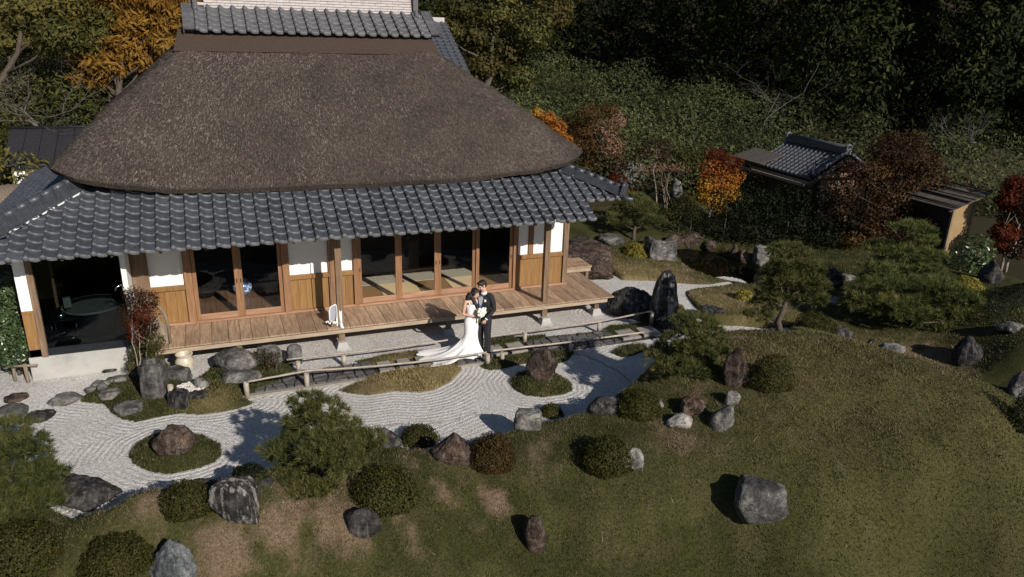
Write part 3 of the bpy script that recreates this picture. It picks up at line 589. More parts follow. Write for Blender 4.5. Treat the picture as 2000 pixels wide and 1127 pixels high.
TREES = {
'nandina':((-1.81,15.32,0.16),[(0.02,0.54,1.55,0.23,0.2,0),(0.28,0.47,1.47,0.21,0.2,0),(-0.06,0.62,1.23,0.25,0.22,0),(0.22,0.25,1.26,0.25,0.2,1),(-0.05,0.49,0.97,0.23,0.18,1),(0.21,0.37,0.9,0.23,0.18,0),(0.02,0.42,0.73,0.25,0.18,1),(0.31,-0.01,0.73,0.23,0.2,2),(-0.02,0.31,0.38,0.21,0.24,2),(0.32,-0.08,0.45,0.19,0.2,2),(-0.16,0.45,1.08,0.15,0.15,0),(0.36,-0.04,0.2,0.17,0.11,1),(-0.14,0.23,0.15,0.17,0.18,2)]),
'evergreen':((-4.27,16.47,-0.01),[(0.06,0.56,1.71,0.32,0.31,0),(0.23,0.61,1.39,0.23,0.27,0),(0.04,0.49,1.23,0.38,0.31,0),(0.25,0.19,0.98,0.27,0.26,0),(-0.05,0.24,0.83,0.36,0.31,0),(0.26,0.02,0.65,0.25,0.26,0),(0.07,-0.08,0.49,0.35,0.24,0),(-0.25,0.37,1.2,0.35,0.66,0),(-0.4,0.43,0.39,0.36,0.45,0)]),
'orange_maple':((17.14,22.49,0.34),[(0.72,0.97,2.29,0.47,0.29,0),(0.7,0.22,2.11,0.58,0.36,0),(0.12,0.27,1.89,0.57,0.36,1),(1.25,0.45,1.52,0.47,0.37,1),(0.61,0.32,1.38,0.66,0.41,1),(0.04,0.42,1.28,0.43,0.37,2),(0.65,-0.08,1.01,0.5,0.36,2),(0.29,0.26,0.76,0.54,0.33,2),(-0.06,0.52,0.91,0.27,0.29,2),(0.42,-0.04,0.42,0.35,0.2,2)]),
'roof_maple':((10.6,24.5,0.5),[(0.95,0.86,3.34,0.42,0.28,0),(1.12,0.43,3.03,0.41,0.35,0),(1.56,0.64,2.56,0.42,0.32,0),(1.54,0.05,2.33,0.3,0.28,0),(0.67,1.09,3.51,0.27,0.2,1)]),
'pink_maple':((15.2,27.55,0.5),[(-0.72,1.59,2.7,0.44,0.37,1),(-0.28,0.96,3.11,0.61,0.41,0),(0.78,1.11,3.25,0.44,0.37,0),(1.09,0.92,2.75,0.4,0.51,2),(-0.35,1.2,2.37,0.62,0.46,1),(0.53,0.98,2.38,0.57,0.51,2),(-0.86,0.83,1.79,0.35,0.46,1),(-0.2,0.67,1.69,0.61,0.46,1),(0.49,0.13,1.8,0.65,0.55,2),(0.29,0.7,1.05,0.75,0.42,1),(0.71,-0.01,1.16,0.52,0.41,2),(-0.47,0.5,0.85,0.39,0.37,1)]),
'red_sapling':((16.11,24.48,0.49),[(0.23,1.2,2.31,0.49,0.22,0),(0.58,0.88,2.21,0.45,0.26,0),(-0.05,1.07,1.97,0.37,0.21,0),(0.31,0.58,1.88,0.41,0.21,0)]),
'pale_twigs':((15.95,23.58,0.39),[(-0.24,0.72,1.62,0.51,0.17,0),(0.46,0.67,1.68,0.56,0.17,0),(0.8,0.29,1.62,0.39,0.17,0),(-0.71,0.78,1.53,0.31,0.17,0),(-0.09,0.45,1.23,0.43,0.21,1)]),
'dark_maple':((21.15,17.31,0.4),[(-1.43,1.19,2.45,0.61,0.43,0),(-1.58,1.24,1.81,0.55,0.43,0),(-1.49,1.44,1.09,0.52,0.4,0),(0.63,1.59,3.35,0.74,0.35,0),(0.79,1.08,3.25,0.64,0.38,0),(-0.26,1.28,2.99,0.69,0.43,0),(0.22,0.78,2.86,0.94,0.47,0),(0.75,0.34,2.74,0.63,0.46,0),(-0.78,1.02,2.46,0.68,0.47,1),(0.35,1.13,2.12,1,0.51,0),(1.29,0.79,2.06,0.88,0.52,1),(1.43,0.07,1.94,0.46,0.47,0),(-0.31,1.13,1.72,0.73,0.51,0),(0.62,0.78,1.48,1.05,0.48,1),(1.31,0.23,1.38,0.73,0.51,0),(-0.75,0.94,1.16,0.69,0.47,0),(0.1,0.7,0.9,0.96,0.48,0),(0.54,-0.03,0.97,0.86,0.43,0),(-0.72,0.69,0.47,0.64,0.38,1),(-0.12,-0.06,0.49,0.85,0.38,0),(-1.47,0.67,0.21,0.47,0.29,1)]),
'right_maple':((22.48,14.56,0.39),[(0.74,0.82,2.47,0.38,0.3,0),(0.4,0.74,2.02,0.38,0.34,0),(0.65,0.37,1.96,0.38,0.43,1),(0.77,0.6,1.4,0.52,0.34,1),(0.2,0.44,1.07,0.42,0.34,0),(0.71,0.15,0.99,0.41,0.4,1),(0.16,-0.09,0.64,0.35,0.26,1),(-0.02,0.29,0.68,0.22,0.23,0),(1.01,0.02,1.53,0.41,1,1)]),
'chestnut':((-3.2,31.5,1.2),[(0.35,2.65,6.47,0.99,0.62,0),(1.63,1.75,6.33,0.88,0.72,0),(2.18,1.65,5.61,0.69,0.62,0),(0.98,1.97,5.47,0.99,0.66,0),(-0.03,2.55,5.53,0.79,0.62,1),(1.84,0.97,4.78,0.59,0.53,0),(0.52,1.79,4.54,0.99,0.62,0),(-0.57,2.32,4.68,0.69,0.58,1),(1.09,1.47,3.99,0.69,0.42,0),(-0.15,1.39,3.89,0.78,0.49,0),(-1.19,2.33,4.01,0.51,0.41,0),(-1.43,2.13,3.36,0.39,0.25,0),(-0.61,1.7,3.3,0.55,0.29,0),(-0.9,2.76,5.13,0.52,0.54,1),(3.07,1.59,6.19,0.6,0.83,0)]),
'green_left':((-8.5,33,1.3),[(2.65,1.18,5.71,1.15,0.81,0),(3.91,0.76,5.94,0.96,0.81,0),(3.71,-0.13,4.87,0.94,0.69,0),(1.72,1.61,4.59,0.97,0.61,0)]),
'vine_tree':((12.5,36,2),[(0.11,3.07,5.64,1.33,0.84,0),(-1.23,2.26,4.62,1.17,0.82,1),(0.56,1.86,4.43,1.18,0.96,0),(1.9,1.77,5.45,1.18,0.96,1),(1.97,1.09,3.74,1.18,0.83,0),(2.91,0.06,4.77,1.15,1.08,1),(4.4,0.98,5.78,1.18,0.97,0),(0.82,0.96,2.98,1.04,0.66,0),(2.27,0.33,2.53,1.05,0.66,1)]),
'shade':((18.79,19.46,0.26),[(-0.73,0.17,-0.14,0.61,0.3,0),(0.29,-0.14,-0.36,0.61,0.3,0),(1.13,-0.4,-0.54,0.62,0.3,0),(-1.26,0.62,-0.08,0.61,0.27,0),(-2.03,1.1,0.13,0.62,0.27,0),(-2.52,0.96,1.21,0.71,0.56,0),(-1.56,0.85,1.45,0.64,0.49,0),(-0.4,0.65,1.43,0.79,0.53,0),(1.75,-0.07,1.2,0.72,0.65,0),(2,-0.89,0.65,0.71,0.64,0),(-2.67,1.45,0.36,0.72,0.38,0),(-0.85,0.61,0.08,1.09,0.38,0),(0.56,-0.82,0.19,0.88,0.37,0),(1.07,-0.12,0.89,0.72,0.57,0),(0.29,0.19,1.59,0.71,0.37,0),(1.42,-0.76,0.66,0.6,0.45,0),(-1.13,0.52,1.23,0.71,0.56,0),(-1.87,0.88,0.83,0.71,0.45,0),(-0.55,0.06,0.76,0.89,0.56,0),(-1.56,0.35,0.39,0.89,0.45,0),(0.3,-0.55,0.5,0.81,0.55,0),(0.26,0.32,1.2,0.72,0.38,0),(-3.47,1.61,0.75,0.54,0.38,0),(1.53,-0.06,1.21,0.54,0.49,0),(-2.26,1.08,0.15,0.61,0.34,0),(-3.8,1.83,1.08,0.36,0.34,0)]),
'red_shrub':((15.5,25.89,0.5),[(-0.01,0.51,0.66,0.38,0.22,0),(0.05,-0.1,0.32,0.25,0.2,0),(-0.36,0.43,0.84,0.29,0.18,0)]),
'rock_twigs':((0.6,14.86,0.16),[(-0.01,-0.01,0.12,0.17,0.16,0),(-0.04,0.11,0.33,0.24,0.14,0),(0.15,-0.05,0.26,0.15,0.16,0)]),
'fern_shrub':((16.58,22.95,0.37),[(-0.2,0.47,0.4,0.43,0.33,0),(0.04,0.2,0.75,0.39,0.29,0),(-0.8,0.03,0.14,0.46,0.24,0),(2.09,-0.55,0.6,0.39,0.33,0),(-0.21,-0.1,0.24,0.43,0.28,0)]),
}

# ---------------------------------------------------------------- ground
DRY_SUNLIT = [(.45, 9.5, .55, .75), (1.2, 9.2, .6, .8), (-.5, 9.25, .5, .75), (-1.25, 9.95, .55, .7), (2.1, 8.95, .45, .6), (2.9, 9.5, .45, .55), (.25, 8.6, .45, .6), (1.0, 9.95, .5, .6), (4.65, 10.0, .6, .6), (3.6, 9.3, .35, .7), (5.35, 9.0, .35, .5), (7.05, 9.45, .5, .6), (7.95, 9.85, .5, .5), (2.7, 10.3, .6, .55),
       (8.0, 10.4, .7, .5), (15.7, 11.3, 1.0, .9), (11.8, 17.9, 1.9, .8), (12.9, 15.4, 1.5, .7), (13.2, 18.6, 1.0, .6), (12.4, 14.6, 1.0, .5), (6.0, 12.5, .45, .45), (3.3, 13.75, 1.3, 1.0), (4.1, 13.9, .6, .9),
       (-.5, 13.95, .5, .6), (-1.3, 13.8, .35, .4), (9.5, 11.0, 1.2, .4), (7.2, 6.0, 1.0, .2)]  # dry straw; crest and pond-side patches also carry sunlit lightness in their colour
def dry_sunlit(X, Y):
    d = np.zeros(np.shape(X))
    for x, y, r, a in DRY_SUNLIT: d = np.maximum(d, a*np.exp(-((X-x)**2+(Y-y)**2)/(r*r)))
    n = fbm(np.asarray(X)*1.3, np.asarray(Y)*1.3, 2.0)
    n3 = fbm(np.asarray(X)*11, np.asarray(Y)*11, 4.0, 3)
    n2 = fbm(np.asarray(X)*4, np.asarray(Y)*4, 6.0)
    q = d*1.0+(n-.52)*.85+(n2-.5)*.75+(n3-.5)*.35
    return np.clip(sstep((q-.3)/.5)*.88+np.clip((n2-.5)*.4, 0, 1), 0, 1)
GOLD = [(3.4, 13.75, 1.1, 1.0), (4.2, 13.85, .5, .9), (2.6, 13.75, .5, .6), (11.6, 17.9, 1.7, .85), (12.9, 15.4, 1.5, .75), (12.4, 14.4, .8, .5), (10.6, 9.6, 2.0, .35), (9.4, 10.9, 1.3, .4), (12, 8.4, 1.5, .3), (14.8, 12.0, 1.2, .5), (-.5, 13.9, .5, .6)]  # golden straw; by crest and pond, sunlit brightness is painted in as well
def golden(X, Y):
    d = np.zeros(np.shape(X))
    for x, y, r, a in GOLD: d = np.maximum(d, a*np.exp(-((X-x)**2+(Y-y)**2)/(r*r)))
    return np.clip(d*(.5+fbm(np.asarray(X)*2.5, np.asarray(Y)*2.5, 12.0)), 0, 1)
def mossy(X, Y):
    m = np.zeros(np.shape(X))
    for k, p in BEDS.items():
        amt = {'gold':.25, 'isl2':.75, 'isl5':.7}.get(k, 1)
        m = np.maximum(m, amt*sstep((sdf(p, X, Y)+.1)/.1))
    q = fbm(np.asarray(X)*.9, np.asarray(Y)*.9, 21.0, 3); q2 = fbm(np.asarray(X)*3.4, np.asarray(Y)*3.4, 25.0, 3)
    return np.maximum(m, .75*sstep((q+.5*(q2-.5)-.5)/.14))
def soilmat():
    m, nt, b, out = new_mat('turf')
    tc = nt.nodes.new('ShaderNodeTexCoord')
    n = N(nt, 'ShaderNodeTexNoise', i_Scale=22, i_Detail=7, i_Roughness=.75); nt.links.new(tc.outputs['Object'], n.inputs['Vector'])
    g = ramp(nt, n.outputs['Fac'], [(.023, .025, .008), (.05, .051, .017), (.085, .081, .03)], [.3, .5, .7]).outputs[0]
    s = ramp(nt, n.outputs['Fac'], [(.085, .057, .037), (.165, .115, .075), (.25, .18, .12)], [.3, .5, .7]).outputs[0]
    mo = ramp(nt, n.outputs['Fac'], [(.012, .014, .005), (.028, .03, .009), (.05, .048, .016)], [.3, .5, .7]).outputs[0]
    a = N(nt, 'ShaderNodeAttribute', attribute_name='moss'); c = mixc(nt, a.outputs['Fac'], g, mo)
    a2 = N(nt, 'ShaderNodeAttribute', attribute_name='dry'); c = mixc(nt, a2.outputs['Fac'], c, s)
    ag = N(nt, 'ShaderNodeAttribute', attribute_name='gold'); c = mixc(nt, ag.outputs['Fac'], c, ramp(nt, n.outputs['Fac'], [(.09, .07, .028), (.19, .15, .065), (.27, .22, .1)], [.3, .5, .7]).outputs[0])
    a3 = N(nt, 'ShaderNodeAttribute', attribute_name='mud'); c = mixc(nt, a3.outputs['Fac'], c, (.02, .015, .01))
    nt.links.new(c, b.inputs['Base Color']); b.inputs['Roughness'].default_value = .95; b.inputs['Specular IOR Level'].default_value = .1
    n2 = N(nt, 'ShaderNodeTexNoise', i_Scale=55, i_Detail=5); nt.links.new(tc.outputs['Object'], n2.inputs['Vector'])
    bp = N(nt, 'ShaderNodeBump', i_Strength=.8, i_Distance=.03); nt.links.new(n2.outputs['Fac'], bp.inputs['Height']); nt.links.new(bp.outputs[0], b.inputs['Normal'])
    return m
M['turf'] = soilmat()
def grid(x0, x1, y0, y1, st):
    xs = np.arange(x0, x1+1e-6, st); ys = np.arange(y0, y1+1e-6, st)
    X, Y = np.meshgrid(xs, ys); nx, ny = len(xs), len(ys)
    i = (np.arange(ny-1)[:, None]*nx+np.arange(nx-1)[None, :]).ravel()
    F = np.stack([i, i+1, i+nx+1, i+nx], 1)
    return X.ravel(), Y.ravel(), F
X, Y, F = grid(-6.5, 22, 2, 25, .075)
Z = ground(X, Y)
lawnmask = sdf(GRAVEL, X, Y) < -.15
Z = Z+np.where(lawnmask, (fbm(X*.9, Y*.9, 1.0)-.5)*.1+(fbm(X*5, Y*5, 1.0)-.5)*.03, 0)
pd = sdf(POND, X, Y)
lawn = link_mesh('lawn', np_mesh('lawn', np.stack([X, Y, Z], 1), F, M['turf'], True, {'dry':('POINT', dry_sunlit(X, Y)), 'moss':('POINT', mossy(X, Y)), 'gold':('POINT', golden(X, Y)), 'mud':('POINT', sstep((pd+.25)/.25))}))
tag(lawn, kind='structure')
X, Y, F = grid(-90, 170, -25, 190, 2.5)
Z = ground(X, Y)+(fbm(X*.1, Y*.1, 3.0)-.5)*1.0*sstep((Y-26)/6)
inside = (X > -4.5) & (X < 20) & (Y > 4) & (Y < 23)
F = F[~inside[F].all(1)]
near_in = (X > -6.5) & (X < 22) & (Y > 2) & (Y < 25)
Z = np.where(near_in, Z-.5, Z-.04)
hills = link_mesh('hillside_ground', np_mesh('hillside_ground', np.stack([X, Y, Z], 1), F, M['turf'], True, {'dry':('POINT', X*0+.2), 'moss':('POINT', X*0+.7), 'mud':('POINT', X*0+.5)}))
tag(hills, kind='structure')

# raked white gravel
POST_FEET = [(.1, 15.9), (2.32, 15.85), (4.86, 15.85), (7.4, 15.8), (8.95, 16.0)]
def gravelmat():
    m, nt, b, out = new_mat('raked_gravel')
    tc = nt.nodes.new('ShaderNodeTexCoord')
    vo = N(nt, 'ShaderNodeTexVoronoi', i_Scale=50); nt.links.new(tc.outputs['Object'], vo.inputs['Vector'])
    hs = N(nt, 'ShaderNodeSeparateColor'); nt.links.new(vo.outputs['Color'], hs.inputs[0])
    c = ramp(nt, hs.outputs[0], [(.38, .355, .33), (.53, .505, .48), (.65, .625, .595), (.74, .72, .69)], [.05, .35, .7, 1]).outputs[0]
    n = N(nt, 'ShaderNodeTexNoise', i_Scale=1.1, i_Detail=5); nt.links.new(tc.outputs['Object'], n.inputs['Vector'])
    c = mixc(nt, math_(nt, 'MULTIPLY', ramp(nt, n.outputs['Fac'], [(0, 0, 0), (1, 1, 1)], [.45, .7]).outputs[0], .3), c, (.36, .33, .3))
    nt.links.new(c, b.inputs['Base Color']); b.inputs['Roughness'].default_value = .9; b.inputs['Specular IOR Level'].default_value = .2
    at = N(nt, 'ShaderNodeAttribute', attribute_name='rake'); am = N(nt, 'ShaderNodeAttribute', attribute_name='rakeamp')
    nz = N(nt, 'ShaderNodeTexNoise', i_Scale=5, i_Detail=2); nt.links.new(tc.outputs['Object'], nz.inputs['Vector'])
    ph = math_(nt, 'ADD', math_(nt, 'MULTIPLY', at.outputs['Fac'], 2*PI/.105), math_(nt, 'MULTIPLY', nz.outputs['Fac'], 1.6))
    s = math_(nt, 'MULTIPLY', math_(nt, 'SINE', ph), am.outputs['Fac'])
    h = math_(nt, 'ADD', math_(nt, 'MULTIPLY', s, .24), math_(nt, 'MULTIPLY', vo.outputs['Distance'], -.8))
    bp = N(nt, 'ShaderNodeBump', i_Strength=1.0, i_Distance=.022); nt.links.new(h, bp.inputs['Height']); nt.links.new(bp.outputs[0], b.inputs['Normal'])
    return m
M['gravel'] = gravelmat()
X, Y, F = grid(-9, 15, 9.3, 19.6, .06)
d = np.full(X.shape, 9.0)
for k in ('bed', 'isl2', 'gold', 'isl5', 'm10'): d = np.minimum(d, -sdf(BEDS[k], X, Y))
gd = sdf(GRAVEL, X, Y)
rake = np.where(d < 1.25, d, (X*.35-Y*.94)*.9)
amp = np.clip(1.15-d*.35, .35, 1)
for fx, fy in POST_FEET:
    q = np.hypot(X-fx, Y-fy); t = (q < .75)
    rake = np.where(t, q, rake); amp = np.where(t, np.where(q < .68, 1.0, .1), np.where(Y > 15.0, .18, amp))
keep = (gd > -.5)
F = F[keep[F].all(1)]
Zg = (fbm(X*6, Y*6)-.5)*.012
gm = np_mesh('gravel_court', np.stack([X, Y, Zg], 1), F, M['gravel'], True, {'rake':('POINT', rake), 'rakeamp':('POINT', amp)})
tag(link_mesh('gravel_court', gm), kind='structure')

# pond water
def watermat():
    m, nt, b, out = new_mat('pond_water')
    b.inputs['Base Color'].default_value = (.006, .007, .004, 1); b.inputs['Roughness'].default_value = .03
    b.inputs['IOR'].default_value = 1.33
    tc = nt.nodes.new('ShaderNodeTexCoord')
    n = N(nt, 'ShaderNodeTexNoise', i_Scale=5, i_Detail=3); nt.links.new(tc.outputs['Object'], n.inputs['Vector'])
    bp = N(nt, 'ShaderNodeBump', i_Strength=.06, i_Distance=.02); nt.links.new(n.outputs['Fac'], bp.inputs['Height']); nt.links.new(bp.outputs[0], b.inputs['Normal'])
    tr = nt.nodes.new('ShaderNodeBsdfTransparent'); tr.inputs[0].default_value = (.3, .25, .16, 1)
    mx = nt.nodes.new('ShaderNodeMixShader'); mx.inputs[0].default_value = .55
    nt.links.new(b.outputs[0], mx.inputs[2]); nt.links.new(tr.outputs[0], mx.inputs[1]); nt.links.new(mx.outputs[0], out.inputs[0])
    return m
M['water'] = watermat()
pc = np.mean(np.array(POND), 0)
pts = [tuple(np.array(p)+(np.array(p)-pc)/np.hypot(*(np.array(p)-pc))*.45) for p in POND]
wm = MB().add([(p[0], p[1], -.1) for p in pts]+[(pc[0], pc[1], -.1)], [(i, (i+1) % len(pts), len(pts)) for i in range(len(pts))])
tag(wm.build('pond_water', M['water']), kind='structure')

# grass blades: every blade a real triangle, as one mass
def blades(name, n, x0, x1, y0, y1, cond, hgt, wid, m, dens=None, seed=1):
    r = np.random.default_rng(seed)
    X = r.uniform(x0, x1, n); Y = r.uniform(y0, y1, n)
    k = cond(X, Y); X, Y = X[k], Y[k]
    Z = ground(X, Y); k = (Z > .015) | (sdf(GRAVEL, X, Y) < -.5); X, Y, Z = X[k], Y[k], Z[k]
    n = len(X)
    Z = Z+(fbm(X*.9, Y*.9, 1.0)-.5)*.1-.012
    a = r.uniform(0, 2*PI, n); h = hgt*r.uniform(.5, 1.4, n); w = wid*r.uniform(.6, 1.3, n)
    lean = r.normal(0, .5 if hgt < .1 else .9, (n, 2))*h[:, None]
    V = np.zeros((n, 3, 3))
    V[:, 0] = np.stack([X-np.cos(a)*w, Y-np.sin(a)*w, Z], 1); V[:, 1] = np.stack([X+np.cos(a)*w, Y+np.sin(a)*w, Z], 1)
    V[:, 2] = np.stack([X+lean[:, 0], Y+lean[:, 1], Z+h], 1)
    t = np.clip(r.random(n)*.8+(fbm(X*5, Y*5, 8.0, 3)-.5)*.8+.1, 0, 1); dr = np.clip(dry_sunlit(X, Y)*1.05+r.normal(0, .12, n)+(1 if hgt > .1 else 0), 0, 1); mo = mossy(X, Y); go_ = np.clip(golden(X, Y)+r.normal(0, .1, n), 0, 1)
    return link_mesh(name, np_mesh(name, V.reshape(-1, 3), np.arange(n*3).reshape(-1, 3), m, False, {'tint':('FACE', t), 'dry':('FACE', dr), 'moss':('FACE', mo), 'gold':('FACE', go_)}))
def grassmat():
    m, nt, b, out = new_mat('grass_blade')
    t = N(nt, 'ShaderNodeAttribute', attribute_name='tint')
    g = ramp(nt, t.outputs['Fac'], [(.023, .025, .008), (.055, .056, .018), (.105, .098, .038)]).outputs[0]
    s = ramp(nt, t.outputs['Fac'], [(.09, .06, .043), (.185, .127, .09), (.3, .22, .155)]).outputs[0]
    mo = ramp(nt, t.outputs['Fac'], [(.016, .024, .006), (.036, .046, .012), (.075, .078, .022)]).outputs[0]
    a = N(nt, 'ShaderNodeAttribute', attribute_name='moss'); c = mixc(nt, a.outputs['Fac'], g, mo)
    a2 = N(nt, 'ShaderNodeAttribute', attribute_name='dry'); c = mixc(nt, a2.outputs['Fac'], c, s)
    ag = N(nt, 'ShaderNodeAttribute', attribute_name='gold'); c = mixc(nt, ag.outputs['Fac'], c, ramp(nt, t.outputs['Fac'], [(.12, .09, .035), (.25, .19, .08), (.36, .29, .13)]).outputs[0])
    nt.links.new(c, b.inputs['Base Color']); b.inputs['Roughness'].default_value = .6; b.inputs['Specular IOR Level'].default_value = .2
    return m
M['grass'] = grassmat()
notg = lambda X, Y: (sdf(GRAVEL, X, Y) < .2) & (sdf(POND, X, Y) < -.2)
tag(blades('lawn_grass', 430000, -5, 14, 3.6, 12.8, lambda X, Y: notg(X, Y) & (X > -.62*Y+1), .042, .008, M['grass'], seed=1), 'short green and straw coloured grass covering the garden mound', 'grass', kind='stuff')
tag(blades('far_grass', 90000, 8.5, 21, 10, 21.5, notg, .05, .011, M['grass'], seed=2), 'grass on the far side of the gravel by the pond', 'grass', kind='stuff')
tag(blades('tall_grass', 420, 0, 11, 4.5, 9.5, notg, .13, .007, M['grass'], seed=5), 'scattered longer pale grass blades standing out of the lawn', 'grass', kind='stuff')
def inbeds(X, Y):
    k = np.zeros(X.shape, bool)
    for p in BEDS.values(): k |= sdf(p, X, Y) > .0
    return k
tag(blades('moss_and_grass', 260000, -3.2, 11.7, 11.5, 17, inbeds, .045, .009, M['grass'], seed=3), 'moss and grass growing on the beds and islands in the gravel', 'moss', kind='stuff')

# ---------------------------------------------------------------- thatched house
H = empty('thatched_house', (3, 17, 0), 0, 'Japanese farmhouse with steep brown thatched roof, grey tiled eaves and wooden veranda', 'house')
HM = Matrix.Translation((-3, -17, 0))
def hpart(o, parent=None):
    """hang a world-placed piece on the house (the house root stands at 3, 17, 0)"""
    o.parent = parent or H
    if parent is None: o.matrix_parent_inverse = HM
    return o
def hroot(name):
    """a part that is only an origin for its own pieces"""
    o = empty(name); return hpart(o)
ZV = .56          # veranda top
YW = 16.94        # front wall
# thatch
def thatchmat():
    m, nt, b, out = new_mat('old_thatch')
    tc = nt.nodes.new('ShaderNodeTexCoord')
    mp = N(nt, 'ShaderNodeMapping'); mp.inputs['Scale'].default_value = (26, 9, 9); nt.links.new(tc.outputs['Object'], mp.inputs[0])
    n = N(nt, 'ShaderNodeTexNoise', i_Scale=1.6, i_Detail=6, i_Roughness=.8); nt.links.new(mp.outputs[0], n.inputs['Vector'])
    big = N(nt, 'ShaderNodeTexNoise', i_Scale=.8, i_Detail=5, i_Roughness=.6); nt.links.new(tc.outputs['Object'], big.inputs['Vector'])
    c = ramp(nt, n.outputs['Fac'], [(.026, .021, .018), (.062, .051, .044), (.108, .089, .077), (.175, .146, .126)], [.3, .46, .58, .72]).outputs[0]
    g = ramp(nt, big.outputs['Fac'], [(.74, .73, .74), (1.1, 1.07, 1.04)], [.36, .64]).outputs[0]
    c = mixc(nt, 1.0, c, g, 'MULTIPLY')
    nt.links.new(c, b.inputs['Base Color']); b.inputs['Roughness'].default_value = 1; b.inputs['Specular IOR Level'].default_value = .05
    bp = N(nt, 'ShaderNodeBump', i_Strength=1, i_Distance=.06); nt.links.new(n.outputs['Fac'], bp.inputs['Height']); nt.links.new(bp.outputs[0], b.inputs['Normal'])
    return m
M['thatch'] = thatchmat()
BX0, BX1, BY0, BY1 = -3.2, 8.96, 16.6, 23.8
TX0, TX1, TY0, TY1 = -.6, 5.5, 18.88, 21.5
NP = 240
def rrect(x0, x1, y0, y1, r, n=NP):
    """n points round a rounded rectangle, starting at the middle of the front, anticlockwise from above"""
    segs = []
    L = [(x1-x0-2*r)/2, PI*r/2, y1-y0-2*r, PI*r/2, x1-x0-2*r, PI*r/2, y1-y0-2*r, PI*r/2, (x1-x0-2*r)/2]
    tot = sum(L); P = []
    for i in range(n):
        s = tot*i/n; k = 0
        while s > L[k]: s -= L[k]; k += 1
        f = s/L[k] if L[k] else 0
        cx = (x0+x1)/2
        if k == 0: p = (cx+s, y0)
        elif k == 1: a = -PI/2+f*PI/2; p = (x1-r+r*math.cos(a), y0+r+r*math.sin(a))
        elif k == 2: p = (x1, y0+r+s)
        elif k == 3: a = f*PI/2; p = (x1-r+r*math.cos(a), y1-r+r*math.sin(a))
        elif k == 4: p = (x1-r-s, y1)
        elif k == 5: a = PI/2+f*PI/2; p = (x0+r+r*math.cos(a), y1-r+r*math.sin(a))
        elif k == 6: p = (x0, y1-r-s)
        elif k == 7: a = PI+f*PI/2; p = (x0+r+r*math.cos(a), y0+r+r*math.sin(a))
        else: p = (x0+r+s, y0)
        P.append(p)
    return np.array(P)
def corner_pts(x0, x1, y0, y1, r):
    # same parameter fractions on every ring: per-side sampling
    P = []
    cs = [((x1-r, y0+r), -PI/2), ((x1-r, y1-r), 0), ((x0+r, y1-r), PI/2), ((x0+r, y0+r), PI)]
    sides = [((x0+r, y0), (x1-r, y0), 60), ((x1, y0+r), (x1, y1-r), 34), ((x1-r, y1), (x0+r, y1), 60), ((x0, y1-r), (x0, y0+r), 34)]
    for (a, b, n), (c, a0) in zip(sides, cs):
        for i in range(n): P.append((a[0]+(b[0]-a[0])*i/n, a[1]+(b[1]-a[1])*i/n))
        for i in range(13): t = a0+PI/2*i/13; P.append((c[0]+r*math.cos(t), c[1]+r*math.sin(t)))
    return np.array(P)
def zbot(P):
    u = np.abs(P[:, 0]-2.94)/6.1; v = np.abs(P[:, 1]-20.2)/3.6
    return 3.6+.34*np.clip(u, 0, 1)**3*np.clip(v, 0, 1)**2+.28*np.clip(u, 0, 1)**8
b0 = corner_pts(BX0, BX1, BY0, BY1, .95); t0 = corner_pts(TX0, TX1, TY0, TY1, .25)
zb = zbot(b0); NB = len(b0)
rings = []
def ring(P, z): rings.append(np.column_stack([P, z]))
ctr = np.array([2.94, 20.2])
def inset(P, d):
    q = P-ctr; L = np.linalg.norm(q, axis=1)[:, None]; return P-np.sign(q)*d*np.minimum(1, np.abs(q)/1.0)
zb = zb+.035
ring(inset(b0, 1.35), zb+.2); ring(inset(b0, .5), zb-.04); ring(inset(b0, .075), zb-.1); ring(inset(b0, .055), zb-.105); ring(inset(b0, .012), zb-.01); ring(b0, zb+.012)
K = 46
for i in range(1, K+1):
    t = i/K
    P = b0+(t0-b0)*t; z = zb+(6.4-zb)*t
    bul = .05*math.sin(PI*t)
    q = (P-ctr); L = np.linalg.norm(q, axis=1)[:, None]
    dirn = q/np.array([6, 3.6]); dirn = dirn/np.linalg.norm(dirn, axis=1)[:, None]
    rings.append(np.column_stack([P+dirn*bul, z+bul*.4]))
V = np.concatenate(rings)
nz = (fbm(V[:, 0]*1.2, V[:, 1]*1.2, V[:, 2]*1.2)-.5)*.1+(fbm(V[:, 0]*7, V[:, 1]*7, V[:, 2]*5)-.5)*.05
nz[:NB*3] = 0
V[:, 2] += nz; V[:, 1] -= nz*.6*(V[:, 1] < 20)
Fq = []
for i in range(len(rings)-1):
    a = np.arange(NB); bq = (a+1) % NB
    Fq.append(np.stack([i*NB+a, i*NB+bq, (i+1)*NB+bq, (i+1)*NB+a], 1))
Fq = np.concatenate(Fq)
thatch = hpart(link_mesh('thatch_roof', np_mesh('thatch_roof', V, Fq, M['thatch'], True)))
thatch.data.polygons.foreach_set('use_smooth', np.array([not (NB <= i < NB*4) for i in range(len(Fq))], bool))
